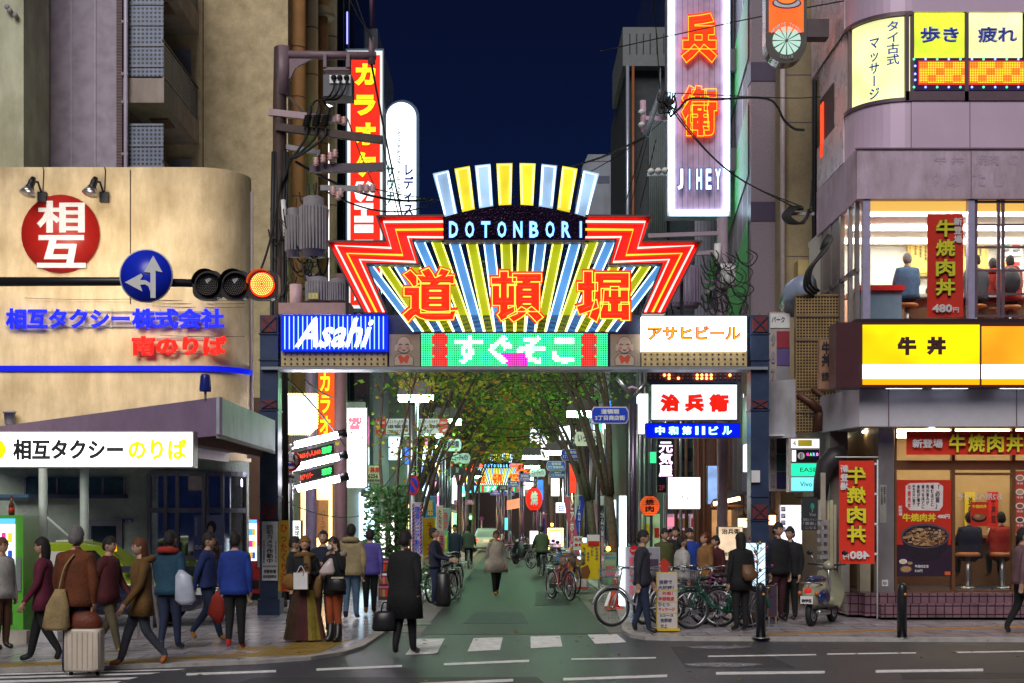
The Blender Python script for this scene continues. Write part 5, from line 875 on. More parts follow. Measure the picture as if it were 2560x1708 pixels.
# right pole with transformers, arms, cables
Yq = 30.5; rp = thing('utility_pole', 'pale utility pole under the pink vertical sign with transformers and coiled cables', 'utility pole', (wx(1806, Yq), Yq, 0)); pl_ = mat('pole_lilac', (.36, .28, .34), .5); b = MB(); b.tube([(wx(1806, Yq), Yq, 0), (wx(1806, Yq), Yq, wz(545, Yq))], .12, pl_, 12); b.build('pole', rp)
b = MB(); b.bar(P(1620, 590, Yq), P(1815, 583, Yq), .09, .09, pl_); b.bar(P(1740, 635, Yq), P(1815, 628, Yq), .09, .09, pl_); b.bar(P(1740, 705, Yq), P(1800, 705, Yq), .07, .07, pl_); b.bar(P(1742, 752, Yq), P(1796, 708, Yq), .06, .06, pl_); b.bar(P(1742, 755, Yq), P(1796, 790, Yq), .06, .06, pl_); b.bar(P(1742, 705, Yq), P(1742, 760, Yq), .06, .06, pl_); b.build('crossarm', rp)
for px, r in ((1718, .3), (1690, .2)):
    k = MB(); c = P(px, 762, Yq-.3); h = wz(668, Yq-.3)-c.z; k.lathe([(r*.8, -.08), (r*.9, 0), (r*.9, h), (0, h)], c, mat('transformer_plum', (.2, .16, .24), .5), 20)
    for i in range(22): a = 2*pi*i/22; k.bar((c.x+r*.96*cos(a), c.y+r*.96*sin(a), c.z+.02), (c.x+r*.96*cos(a), c.y+r*.96*sin(a), c.z+h*.95), .025, .05, MATS['transformer_plum'])
    k.build('transformer', rp)
b = MB()
for px in (1806, 1819, 1833): b.tube([P(px, 660, Yq-.2), P(px, 720, Yq-.2)], .06, white_p, 8)
b.tube([P(1794, 610, Yq-.2), P(1794, 660, Yq-.2)], .08, white_p, 8); b.build('conduit', rp); b = MB()
for i in range(40):
    x, y = U(1745, 1840), U(625, 690) if i < 20 else U(700, 780); w_, h_ = U(15, 60), U(10, 45); yy = Yq-U(.1, .8); b.cable([P(x, y, yy), P(x+w_*.25, y+h_*.8, yy), P(x+w_*.7, y+h_, yy), P(x+w_, y+h_*.3, yy), P(x+w_*.6, y-6, yy)], U(.007, .017), cablem, 5)
b.build('cable_loops', rp)
ip = thing('insulator_arm', 'pink insulator post with wrapped cable bundle left of the pink vertical sign', 'cable bracket', P(1605, 320, 32)); b = MB(); ipk = mat('arm_pink', (.62, .4, .52), .5); b.tube([P(1607, 252, 32), P(1609, 330, 32)], .07, ipk, 8); b.bar(P(1604, 296, 32), P(1668, 297, 32), .09, .09, ipk); b.bar(P(1618, 437, 32), P(1668, 433, 32), .08, .08, mat('arm_ice', (.5, .6, .7), .4)); b.build('arm', ip); b = MB()
for x, y in ((1604, 280), (1604, 312), (1627, 428), (1645, 427), (1662, 426)): b.lathe([(.04, -.06), (.09, 0), (.04, .06)], P(x, y, 31.95), white_p, 10)
b.build('insulators', ip); b = MB(); b.tube([P(1651, 170, 32), P(1650, 225, 32), P(1640, 265, 32), P(1628, 300, 32), P(1614, 340, 32)], [.01, .03, .07, .08, .09], mat('wrap_grey', (.2, .24, .28), .6, var=.6, scale=30), 8)
for i in range(18): x, y = U(1646, 1676), U(228, 262); b.cable([P(x, y, 31.8), P(x+U(-8, 10), y+U(15, 30), 31.7), P(x+U(4, 18), y+U(20, 35), 31.8), P(x+U(8, 20), y+4, 31.8)], .018, cablem, 5)
b.build('cable_bundle', ip)
b = MB()
for pts, r in (([P(1676, 292, 31.5), P(1700, 270, 31), P(1725, 247, 30.5), P(1800, 248, 30), P(1880, 244, 29.5), P(1925, 250, 29), P(1945, 270, 28.5), P(1960, 300, 28), P(1985, 322, 27.6), P(2010, 325, 27.4)], .028), ([P(1665, 245, 31.5), P(1720, 320, 30.5), P(1790, 400, 29), P(1880, 465, 27.5), P(2000, 515, 26.5)], .014), ([P(1670, 262, 31.5), P(1735, 345, 30.5), P(1830, 435, 28.5), P(1960, 505, 26.8), P(1990, 520, 26.5)], .016), ([P(1610, 345, 32), P(1500, 395, 40), P(1380, 430, 48)], .03), ([P(1650, 225, 32), P(1630, -80, 30)], .012), ([P(1500, 128, 34), P(1860, 50, 30), P(2110, 2, 26)], .014), ([P(1665, 232, 32), P(1950, 245, 30), P(2050, 243, 28)], .012), ([P(1640, 350, 33), P(1600, 520, 36)], .012), ([P(1610, 350, 33), P(1560, 520, 38)], .012), ([P(1618, 350, 33), P(1575, 520, 37)], .01)): b.cable(pts, r, cablem, 5)
for i in range(8): b.cable([P(1975+i*4, 515, 26.4), P(1955+i*3, 540, 26.3), P(1975+i*5, 560, 26.3), P(2020, 545-i*3, 26.4), P(2030, 450+i*12, 26.5)], .014, cablem, 5)
b.bar(P(1966, 535, 26.5), P(2035, 535, 26.5), .04, .06, grey_p)
for i in range(6): b.ell(P(1975+i*6, 521, 26.5), (.04, .04, .05), blk, 6, 4)
b.build('overhead_cables', label='black cables drooping across the pink vertical sign towards the corner building', cat='cables')
# ================================================================ the alley: trees, lamps, street-name signs, shops
barkm = mat('bark', (.10, .08, .055), .85, var=.4, scale=12, bump=.5)
def leafm(name, c):
    m = mat(name, c, .6, var=.25, scale=2); t = m.node_tree; b = t.nodes['Principled BSDF']; tr = t.nodes.new('ShaderNodeBsdfTranslucent'); tr.inputs[0].default_value = (*c, 1); mx = t.nodes.new('ShaderNodeMixShader'); mx.inputs[0].default_value = .5
    t.links.new(b.outputs[0], mx.inputs[1]); t.links.new(tr.outputs[0], mx.inputs[2]); t.links.new(mx.outputs[0], t.nodes['Material Output'].inputs[0]); return m
LFS = [leafm('leaf_green', (.2, .40, .04)), leafm('leaf_deep', (.09, .26, .06)), leafm('leaf_yellow', (.55, .5, .05)), leafm('leaf_orange', (.5, .25, .04))]
def leaves(mb, c, n, spread, size, w=(4, 3, 2, 1)):
    for _ in range(n):
        p = Vector((c[0]+RND.gauss(0, spread), c[1]+RND.gauss(0, spread), c[2]+RND.gauss(0, spread*.55))); a = Vector((U(-1, 1), U(-1, 1), U(-.5, .5))).normalized()*size*U(.6, 1.4); b = a.cross(Vector((U(-1, 1), U(-1, 1), U(-1, 1)))).normalized()*size*.32
        mb.add([p-a*.5, p+b-a*.05, p+a*.5, p-b-a*.05], [(0, 1, 2, 3)], RND.choices(LFS, w)[0])
def tree(x, y, label, h=8.2, lean=1.2, stems=3, r=.16, n=26, dens=52, w=(4, 3, 2, 1), size=.17, fork=2.0):
    t = thing('street_tree', label, 'tree', (x, y, .1), 'street trees along the alley'); k = MB(); cr = MB(); ends = []
    s_ = 1 if x < 0 else -1
    if stems == 1 or fork > 1: k.tube([(x, y, 0), (x+.05, y, fork*.5), (x+.08*s_, y, fork)], [r*1.15, r, r*.9], barkm, 10)
    for i in range(5):
        a = 2*pi*i/5+U(0, 1); d = U(.6, 1.0); tip = Vector((x+s_*lean*U(.7, 1.5)+cos(a)*1.6*d, y+sin(a)*2.0*d, h*U(.72, .9))); b0 = Vector((x+.08*s_+cos(a)*.1, y+sin(a)*.1, fork if fork > 1 else .1)); mid = b0.lerp(tip, .45)+Vector((cos(a)*.1-s_*.2, 0, .5))
        pts = spline([b0, mid, tip], 5); k.tube(pts, [r*.62*(1-.75*q/(len(pts)-1)) for q in range(len(pts))], barkm, 7)
        for j in range(4):
            f = U(.45, .95); q0 = pts[int(f*(len(pts)-1))]; e_ = q0+Vector((U(-1.3, 1.3)+s_*.4, U(-1.4, 1.4), U(.2, 1.6))); k.tube(spline([q0, q0.lerp(e_, .5)+Vector((0, 0, .12)), e_], 3), [r*.2*(1-.8*z_/6) for z_ in range(7)], barkm, 5); ends.append(e_)
        ends.append(tip)
    for i in range(n):
        e_ = ends[i % len(ends)]+Vector((U(-.5, .5), U(-.5, .5), U(-.3, .5))); leaves(cr, e_, dens, U(.32, .55), size, w)
    k.build('trunk', t); cr.build('crown', t)
    return t
tree(-2.75, 32.5, 'slender many-stemmed tree with sparse yellow leaves rising from the ivy bush', 7.0, .9, 5, .1, 30, 34, (3, 1, 5, 2), .15, .6)
for i, (x, y) in enumerate(((-2.9, 41), (-2.9, 49), (-2.8, 59), (-2.8, 71), (-2.9, 86), (-3, 104))): tree(x, y, 'leafy street tree in the left row of the alley, '+('second', 'third', 'fourth', 'fifth', 'sixth', 'farthest')[i]+' from the gate', U(8.6, 9.6), 1.5, 3, .14, 26 if y > 55 else 34, 42 if y > 55 else 62, (5, 3, 1.4, .5), .13 if y < 55 else .2 if y < 70 else .3, 2.9 if y < 50 else 3.8)
for i, (x, y) in enumerate(((2.75, 37.5), (2.7, 46), (2.8, 54), (2.7, 64), (2.8, 78), (2.8, 96))): tree(x, y, 'dark-trunked street tree in the right row of the alley, '+('nearest', 'second', 'third', 'fourth', 'fifth', 'farthest')[i]+' from the gate', U(8.6, 9.6), 1.5, 3, .14, 26 if y > 55 else 34, 42 if y > 55 else 62, (5, 3.5, 1, .4), .13 if y < 55 else .2 if y < 70 else .3, 2.6 if y < 50 else 3.8)
b = MB(); sb = thing('ivy_bush', 'glossy dense green ivy bush around the base of the many-stemmed tree', 'bush', (-2.9, 32, .1)); iv = [leafm('ivy_leaf', (.07, .2, .05)), leafm('ivy_pale', (.2, .32, .14))]
for i in range(1500):
    z = U(.25, 2.7); r_ = .62-.12*abs(z-1.2); a = U(0, 6.28); p = Vector((-2.95+r_*cos(a)*U(.5, 1.1), 32+r_*sin(a)*U(.5, 1.1), z)); q = Vector((U(-1, 1), U(-1, 1), U(-.8, .3))).normalized()*U(.05, .1); n_ = q.cross(Vector((U(-1, 1), U(-1, 1), U(-1, 1)))).normalized()*U(.03, .05); b.add([p-q, p+n_, p+q, p-n_], [(0, 1, 2, 3)], iv[0] if i % 4 else iv[1])
b.build('foliage', sb); k = MB(); k.tube([(-2.95, 32, .1), (-2.9, 32, 2.4)], .06, barkm, 7); k.lathe([(.22, 0), (.28, .3), (.24, .3), (0, .25)], (-2.95, 31.9, .1), mat('pot_dark', (.1, .05, .03), .7), 14); k.build('stem', sb)
# street-name signs on steel poles
sblue = mat('street_sign_blue', (.015, .07, .62), .3); spink = mat('street_sign_rim', (.7, .6, .68), .4); spole = mat('street_pole', (.16, .13, .2), .25, .7)
def street_sign(label, px0, py0, px1, py1, Y, lines, kind='blue', pole=None, rim=True):
    t = thing('street_name_sign', label, 'street sign', P((px0+px1)/2, py1, Y), 'signs on the alley poles'); h = (py1-py0); s_ = h*.28; oct_ = lambda g: [(px0+g, py0+g), (px1-g-s_*.5, py0+g), (px1-g, py0+s_), (px1-g, py1-s_), (px1-g-s_*.5, py1-g), (px0+s_*.5+g, py1-g), (px0+g, py1-s_), (px0+g, py0+s_)][1:]+[]
    oc = lambda g: [(px0+g+s_*.5, py0+g), (px1-g-s_*.5, py0+g), (px1-g, py0+s_), (px1-g, py1-s_), (px1-g-s_*.5, py1-g), (px0+g+s_*.5, py1-g), (px0+g, py1-s_), (px0+g, py0+s_)]
    fm = {'blue': sblue, 'cream': mat('street_sign_cream', (.66, .58, .5), .5), 'white': mat('street_sign_white', (.6, .64, .7), .4), 'green': mat('street_sign_green', (.02, .3, .2), .4), 'dark': mat('street_sign_dark', (.05, .06, .08), .4), 'violet': mat('street_sign_violet', (.14, .08, .4), .4)}[kind]
    k = MB(); k.pprism(oc(0), Y, .12, spink if kind in ('blue', 'violet') else fm); k.build('plate', t)
    if kind in ('blue', 'violet'): k = MB(); k.pprism(oc(h*.06), Y-.012, .01, fm); k.build('face', t)
    if lines:
        k = MB(); n = len(lines); tm = white_p if kind in ('blue', 'dark', 'violet', 'green') else mat('sign_ink', (.05, .04, .12), .5)
        for i, l in enumerate(lines):
            w_ = min((px1-px0)*.8, len(l)*h*.36); cx = (px0+px1)/2; y0 = py0+h*(.14+.74*i/n); k.ptext(l, cx-w_/2, y0, cx+w_/2, y0+h*.74/n*.82, Y-.02, tm, off=.035)
        k.build('lettering', t)
    if pole:
        k = MB(); x = wx(pole, Y+.1); k.tube([(x, Y+.1, .1), (x, Y+.1, wz(py0-8, Y))], .075, spole, 10); k.tube([(x, Y+.1, .1), (x, Y+.1, 1.3)], .12, spole, 10)
        for o_ in (-.1, .1): k.tube([(x+o_, Y+.1, 1.3), (x+o_, Y+.1, wz(py0-8, Y))], .025, steel, 6)
        k.build('pole', t)
    return t
D = ['道頓堀', '2丁目商店街']
vp = street_sign('large blue street sign on a forked pole in front of the nearest right tree', 1478, 1017, 1572, 1059, 35, D, 'blue', 1583)
k = MB(); k.tube([P(1580, 990, 35), P(1541, 942, 35)], .06, steel, 8); k.tube([P(1586, 990, 35), P(1613, 957, 35)], .06, steel, 8); k.tube([P(1565, 974, 35), P(1580, 968, 35), P(1597, 974, 35)], .04, mat('arm_pink'), 6); k.build('fork', vp)
street_sign('cream street sign with brush writing and a small red seal', 1437, 1080, 1511, 1115, 43, ['いっちょう'], 'cream', 1519)
street_sign('blue street sign half hidden by leaves left of the cream brush sign', 1402, 1123, 1451, 1151, 50, D, 'blue', 1468)
street_sign('green street sign with white characters right of the cream brush sign', 1492, 1121, 1532, 1151, 46, ['本梅酒場'], 'green')
street_sign('upper blue sign of a close pair beyond the cream brush sign', 1366, 1153, 1414, 1176, 60, D, 'blue', 1419); street_sign('lower blue sign of a close pair, partly behind a tree trunk', 1374, 1177, 1415, 1193, 60.2, D, 'blue')
street_sign('off-white street sign with a red mark over the alley middle', 1325, 1173, 1364, 1192, 66, ['ニュージャパン'], 'white', 1339); street_sign('blue street sign just left of the off-white marked one', 1296, 1185, 1327, 1203, 72, D, 'blue', 1304)
street_sign('blue street sign above the tilted shop signboard far down the alley', 1269, 1202, 1298, 1218, 82, D, 'blue', 1274); street_sign('small blue street sign below the far neon gate, on the left pole', 1225, 1226, 1251, 1238, 96, D, 'blue', 1245); street_sign('small blue street sign below the far neon gate, on the right pole', 1258, 1228, 1286, 1239, 92, D, 'blue', 1257); street_sign('small dark street sign with pale writing under the far gate', 1243, 1214, 1271, 1227, 90, ['よみる'], 'dark')
street_sign('left violet sign of a pair on a forked pole by the far round signs', 1134, 1250, 1158, 1261, 78, D, 'violet', 1160); street_sign('right violet sign of a pair on a forked pole by the far round signs', 1163, 1250, 1185, 1261, 78, D, 'violet')
street_sign('white street sign with blue characters on the left side of the alley', 1094, 1098, 1153, 1128, 46, ['吉田建設㈱'], 'white', 1106); street_sign('blue street sign beneath the white builder sign on the left', 1070, 1133, 1108, 1157, 45, D, 'blue'); street_sign('white street sign over the left trees with small grey writing', 1124, 1133, 1175, 1159, 54, ['ニュージャパン'], 'white', 1120); street_sign('grey street sign hanging below the white one over the left trees', 1122, 1166, 1164, 1188, 58, ['栄'], 'dark'); street_sign('deep blue street sign among the left trunks', 1060, 1178, 1096, 1205, 52, D, 'blue')
for a, c, f, txt in ((941, 1022, 0, ['レストランカラオケ', '道頓堀', '2丁目クラブ']), (1039, 1120, 1, ['レストランカラオケ', 'ダックス道頓堀', '2丁目クラブ'])):
    t = thing('club_sign', 'white club sign with a red end, '+('left' if not f else 'right')+' one of a matched pair', 'sign', P((a+c)/2, 1085, 40), 'matched pair of club signs'); k = MB(); k.pbox(a, 1047, c, 1085, 40, .1, mat('club_white', (.72, .72, .74), .4)); k.build('plate', t); k = MB(); r0, r1 = (a, a+24) if not f else (c-22, c); k.pbox(r0, 1047, r1, 1085, 39.98, .03, mat('club_red', (.62, .02, .015), .4)); k.pprism([(r0+5, 1083), (r0+9, 1074), (r0+20, 1071), (r0+16, 1078)], 39.965, .01, white_p); k.ptext('SHIDAX', r0+3, 1054, r1-3, 1060, 39.97, white_p, off=.04); k.build('red_end', t)
    k = MB(); x0, x1 = (a+27, c-3) if not f else (a+3, c-25)
    for i, l in enumerate(txt): k.ptext(l, x0, 1050+i*12, x1-(16 if i == 2 else 0), 1059+i*12, 39.98, black_t, off=.02)
    k.build('lettering', t)
    if f == 0: k = MB(); k.tube([P(1030, 1500, 40.1), P(1030, 1015, 40.1)], .09, steel, 10); k.bar(P(941, 1090, 40.1), P(1120, 1090, 40.1), .06, .06, steel); k.build('pole', t)
# lamps over the alley; further ones added to brighten it
for i, (px, py, Y) in enumerate(((1118, 1050, 44), (1456, 1030, 40), (1330, 1140, 66), (1390, 1128, 56), (1040, 990, 36), (1095, 1115, 64), (1150, 1150, 80), (1330, 1165, 82), (1190, 1190, 105), (1320, 1195, 104), (1085, 1085, 52))):
    t = thing('alley_lamp', 'dark box street lamp glowing greenish underneath, '+('left side, above the white signs', 'right side, beside the blue forked sign', 'right side, far down the alley', 'right side, third tree', 'left side, under the gate', 'left side, deep among leaves, added', 'left, fourth from the gate, added', 'right, fourth from the gate, added', 'left, near the far gate, added', 'right, near the far gate, added', 'left side, between the second and third trees, added')[i], 'street lamp', P(px, py, Y), 'alley street lamps'); k = MB(); w_ = .95; c = P(px, py, Y)
    k.add([(c.x-w_/2, c.y-.3, c.z), (c.x+w_/2, c.y-.3, c.z), (c.x+w_/2, c.y+.3, c.z), (c.x-w_/2, c.y+.3, c.z), (c.x-w_*.38, c.y-.2, c.z+.38), (c.x+w_*.38, c.y-.2, c.z+.38), (c.x+w_*.38, c.y+.2, c.z+.38), (c.x-w_*.38, c.y+.2, c.z+.38)], [(4, 5, 6, 7), (0, 1, 5, 4), (1, 2, 6, 5), (2, 3, 7, 6), (3, 0, 4, 7)], mat('lamp_hood', (.1, .1, .1), .5)); k.build('hood', t)
    k = MB(); k.box(c.x-w_/2+.03, c.y-.27, c.z-.14, c.x+w_/2-.03, c.y+.27, c.z+.02, em('lamp_green_white', (.45, 1, .55), 46)); k.build('lens', t); s_ = -1 if c.x < 0 else 1; k = MB(); k.tube([(c.x, c.y, c.z+.3), (s_*2.5, c.y+.1, c.z+.5), (s_*2.6, c.y+.1, .1)], .05, spole, 8); k.build('pole', t)
# left side signs near the gate
def lightbox(name, label, px0, py0, px1, py1, Y, m, d=.2, txts=(), cm_=None, cat='sign', group=None):
    t = thing(name, label, cat, P((px0+px1)/2, py1, Y), group); k = MB(); k.pbox(px0-1.5, py0-1.5, px1+1.5, py1+1.5, Y+.01, d, cm_ or mat('box_dark', (.06, .055, .06), .5)); k.build('case', t); k = MB(); k.pbox(px0, py0, px1, py1, Y-.01, .015, m); k.build('face', t)
    for tx, a, b_, c, d_, tm, v in txts:
        k = MB(); (k.pvtext if v else k.ptext)(tx, a, b_, c, d_, Y-.022, tm, off=.075 if name == 'name_sign' else .03); k.build('lettering', t)
    return t
bs = thing('bulb_sign', 'white light box edged with yellow bulbs beside the left gate post', 'sign', P(752, 1085, 33)); k = MB(); pp = [(708, 990), (790, 990), (790, 1062), (786, 1072), (774, 1080), (708, 1082)]; k.pprism(pp, 33, .2, wcool); k.build('face', bs); k = MB(); yb = em('yellow_bulb', (1, .7, .1), 9)
for i in range(13): k.ell(P(709+i*6.6, 986, 32.95), (.026, .026, .026), yb, 6, 4); k.ell(P(709+i*5.4, 1085, 32.95), (.026, .026, .026), yb, 6, 4)
for i in range(12): k.ell(P(793, 988+i*6.5, 32.95), (.026, .026, .026), yb, 6, 4)
for i in range(5): k.ell(P(792-i*4, 1068+i*3.6, 32.95), (.026, .026, .026), yb, 6, 4)
tag(k.build('bulbs', bs))
lightbox('orange_karaoke_sign', 'orange vertical sign with yellow outlined characters seen below the gate', 796, 915, 838, 1100, 37, em('sign_orange', (1, .1, .01), .95), .2, [('カラオ', 798, 928, 828, 1090, ky, 1)])
bb = thing('barber_sign', 'three slanted fluorescent tubes with red and green dot strips between them', 'sign', P(800, 1230, 30.5)); 
for i, y in enumerate((1113, 1168, 1222)):
    k = MB(); a, c = P(738+i*3, y, 30.5), P(846+i*2, y-26, 30.5); k.tube([a, c], .075, em('barber_tube', (.88, .84, 1), 42), 12); o = k.build('tube', bb); k = MB(); d_ = (c-a).normalized(); k.tube([c, c+d_*.2], .1, blk, 12); k.tube([a-d_*.16, a], .09, steel, 12); k.build('end_cap', o)
for y, t1, x1 in ((1130, '865小人840', 803), (1184, '840アイパー', 784)):
    k = MB(); k.add([P(744, y, 30.45), P(834, y-22, 30.45), P(836, y+2, 30.45), P(746, y+26, 30.45)], [(3, 2, 1, 0)], led_bg); o = k.build('dot_strip', bb); u = Vector((1, 0, .245)).normalized(); fr = (P(744, y+26, 30.42), u, Vector((0, 0, 1))); s_ = 30.42/F
    k = MB(); k.text(t1, 4*s_, (x1-744)*s_, 6*s_, 21*s_, .01, em('strip_red', (1, .06, .02), 2), frame=fr, off=.02); k.text('理容', 62*s_, 88*s_, 5*s_, 22*s_, .01, em('strip_green', (.05, 1, .15), 2), frame=fr, off=.03); k.build('lettering', o)
def roundsign(name, label, px, py, r, Y, rim, inner, extra=None, pole=True, squash=1):
    t = thing(name, label, 'road sign', P(px, py, Y)); k = MB(); el2(k, px, py, r*squash, r, Y, rim); k.build('rim', t); k = MB(); el2(k, px, py, r*.74*squash, r*.74, Y-.006, inner); k.build('face', t)
    if extra: k = MB(); extra(k); k.build('symbol', t)
    if pole: k = MB(); k.tube([P(px, py-r, Y+.06), (wx(px, Y), Y+.06, .1)], .04, steel, 8); k.build('pole', t)
    return t
rimr = mat('roadsign_red', (.55, .02, .02), .35); innb = mat('roadsign_blue', (.01, .03, .5), .35)
def truck(mb, px, py, s_, Y, m):
    mb.pprism([(px-s_, py-s_*.5), (px+s_*.25, py-s_*.5), (px+s_*.25, py+s_*.3), (px-s_, py+s_*.3)], Y, .004, m); mb.pprism([(px+s_*.3, py-s_*.2), (px+s_*.75, py-s_*.2), (px+s_, py+s_*.05), (px+s_, py+s_*.3), (px+s_*.3, py+s_*.3)], Y, .004, m)
    for o_ in (-.6, .6): el2(mb, px+s_*o_, py+s_*.36, s_*.18, s_*.18, Y-.003, m)
def tx(k): truck(k, 727, 1146, 11, 28.98, innb); k.pprism([(717, 1158), (738, 1158), (739, 1165), (716, 1165)], 28.98, .004, innb); k.pprism([(711, 1138), (714, 1135), (744, 1168), (741, 1171)], 28.97, .004, rimr)
rt = roundsign('no_truck_sign', 'round red-rimmed no trucks sign with a white plate below, beside left gate post', 727, 1153, 26, 29, rimr, white_p, tx); k = MB(); k.pbox(704, 1184, 751, 1208, 28.98, .03, white_p); truck(k, 727, 1192, 9, 28.97, mat('truck_brown', (.1, .05, .02), .5)); k.ptext('積 3 t', 714, 1200, 740, 1206, 28.97, black_t); k.build('plate', rt)
roundsign('no_parking_sign', 'round red and blue no parking sign behind the many-stemmed tree', 1033, 1213, 26, 34, rimr, innb, lambda k: k.pprism([(1022, 1198), (1026, 1194), (1045, 1228), (1041, 1232)], 33.985, .004, rimr), squash=.62)
for px, py, r, Y in ((1158, 1288, 7.5, 80), (1204, 1297, 5, 92)): roundsign('no_parking_sign', 'far small round blue and red sign, '+('on the violet sign pole' if px < 1180 else 'right of the green signal'), px, py, r, Y, rimr, innb)
lightbox('brush_sign', 'tall white light box with faint pink brush characters on the left', 860, 1021, 916, 1219, 36, em('pinkish_white_lightbox', (1, .93, .94), 8), .25, [('響', 868, 1042, 906, 1076, em('pink_print', (.9, .25, .35), 1), 0), ('の', 880, 1082, 896, 1096, MATS['pink_print'], 0), ('さ', 880, 1100, 895, 1114, MATS['pink_print'], 0)])
lightbox('strip_sign', 'slim white vertical light box above the hotpot lantern sign', 711, 1210, 730, 1320, 31, wlight, .2); lightbox('hotpot_sign', 'white rounded light sign with black vertical characters beside the yellow notice', 722, 1302, 751, 1360, 30, em('warm_white_box', (.95, 1, .95), 1.5), .3, [('琉球鍋', 737, 1314, 748, 1352, black_t, 1)])
lightbox('recruit_sign', 'cream notice with red and black characters and a phone number on the left wall', 914, 1164, 953, 1207, 38, mat('cream_board', (.7, .66, .5), .5), .1, [('ト募集', 916, 1168, 950, 1182, red_t, 0), ('-6256', 916, 1185, 945, 1196, black_t, 0), ('産業販売㈱', 916, 1198, 950, 1205, black_t, 0)])
# left shops: columns, warm interior, cool shop front
ls_ = thing('shop_row', 'row of lit shop fronts on the left side of the alley', 'building', (-7, 44, 0)); k = MB(); wsh = em('warm_shop', (1, .62, .22), 4.5, uneven=.7); csh = em('cool_shop', (.55, .8, 1), 4.5, uneven=.8)
k.box(-7.2, 34.5, 0, -5.6, 34.6, 5, mat('shop_brown', (.15, .08, .05), .6)); k.box(-6.9, 38, 0, -4.1, 38.1, 5.2, mat('shop_side', (.28, .3, .3), .6)); k.build('wall', ls_); k = MB(); k.pbox(752, 1212, 830, 1400, 34.4, .02, wsh); k.build('warm_window', ls_); k = MB(); k.pbox(898, 1232, 935, 1420, 37.9, .02, csh); k.build('cool_window', ls_)
k = MB()
for px, r in ((778, .14), (852, .16)): k.tube([(wx(px, 33.8), 33.8, 0), (wx(px, 33.8), 33.8, 8)], r, mat('column_lilac', (.25, .2, .3), .5) if px < 800 else colp, 16)
k.build('column', ls_); k = MB(); k.add([P(905, 1222, 37.5), P(968, 1248, 36), P(962, 1262, 36), P(900, 1240, 37.5)], [(3, 2, 1, 0)], mat('glass_awning', (.2, .4, .5), .2)); k.build('glass_canopy', ls_)
k = MB(); wavy(k, 792, 1250, 822, 1345, 34.2, mat('flag_orange', (.6, .3, .1), .8), .02); t = thing('pale_orange_flag', 'pale orange vertical flag in front of the warm left shop', 'banner', P(807, 1345, 34.2)); k.build('cloth', t); MB().pvtext('バースデー', 800, 1275, 814, 1340, 34.15, mat('flag_ink', (.35, .12, .02), .6)).build('lettering', t)
fm_ = [mat('facade_%d' % i, c_, .7, var=.2, scale=2) for i, c_ in enumerate(((.2, .2, .19), (.12, .14, .2), (.22, .17, .12), (.1, .1, .12), (.2, .22, .2)))]; shopm = [wsh, csh, em('pink_shop', (1, .45, .6), 2.2, uneven=.8), em('green_shop', (.4, 1, .6), 2.2, uneven=.8), em('white_shop', (1, .95, .85), 3, uneven=.6), em('red_shop', (1, .1, .04), 1.0, uneven=.8)]
signm = [em('sg_%d' % i, c_, v_, uneven=2.5) for i, (c_, v_) in enumerate((((1, .95, .9), 3), ((.05, .2, 1), 1.6), ((1, .05, .02), 1.4), ((1, .7, .05), 1.8), ((.6, .85, 1), 3), ((.1, 1, .4), 1.4), ((1, .3, .6), 1.8)))]
for s_ in (-1, 1):
    y = 66 if s_ < 0 else 60
    for i in range(7):
        d_ = U(9, 13); x0 = s_*(5.2+U(-.1, .4)); t = thing('alley_building', ('left' if s_ < 0 else 'right')+' alley shop building with lit ground floor, '+('first', 'second', 'third', 'fourth', 'fifth', 'sixth', 'last')[i]+' behind the trees', 'building', (x0, y, 0), 'buildings behind the alley trees'); k = MB(); hh = U(11, 17); k.box(x0, y, 0, x0+s_*6, y+d_-.05, hh, fm_[(i*2+s_) % 5]); k.build('wall', t)
        k = MB(); k.box(x0-s_*.04, y+.4, .2, x0, y+d_-.5, 2.7, shopm[(i*3+s_+1) % 6]); k.build('shop_window', t); k = MB()
        for j in range(5): k.box(x0-s_*.08, y+.4+j*(d_-1)/4.2, .1, x0-s_*.02, y+.5+j*(d_-1)/4.2, 2.75, blk)
        k.box(x0-s_*.9, y+.2, 2.75, x0, y+d_-.3, 2.95, fm_[(i+3) % 5]); k.build('awning', t); k = MB()
        for fl in range(1, 4):
            for j in range(3): k.box(x0-s_*.03, y+1+j*d_/3.2, 3.4*fl+.6, x0, y+2.6+j*d_/3.2, 3.4*fl+2.1, em('window_lit', (.8, .9, 1), .7) if RND.random() < .35 else mat('window_dark', (.02, .03, .04), .1))
        k.build('window', t); k = MB(); zz = U(3.3, 4.6); k.box(x0-s_*1.1, y+d_*.4, zz, x0-s_*.1, y+d_*.4+.2, zz+U(.9, 2.4), shopm[(i*5+s_+2) % 6]); 
        for q in range(3): z2 = U(2.9, 6.5); yy_ = y+d_*(.15+.25*q); k.box(x0-s_*U(.7, 1.3), yy_, z2, x0-s_*.1, yy_+.18, z2+U(.6, 1.6), signm[(i*3+q*2+s_) % 7])  # extra blank signs added to brighten the dark far street
        k.build('projecting_sign', t)
        y += d_
e_ = thing('end_building', 'dark brown block closing the far end of the alley behind the second neon gate', 'building', (0, 150, 0)); k = MB(); k.box(-30, 151, 0, 30, 160, 30, mat('brown_brick', (.035, .02, .02), .7)); k.build('wall', e_); k = MB()
for i in range(14):
    for j in range(4): k.box(-20+i*3, 150.95, 6+j*4, -18.4+i*3, 151, 8+j*4, em('window_dim', (.6, .5, .35), .25) if (i*3+j) % 4 == 0 else mat('window_dark'))
k.build('window', e_)
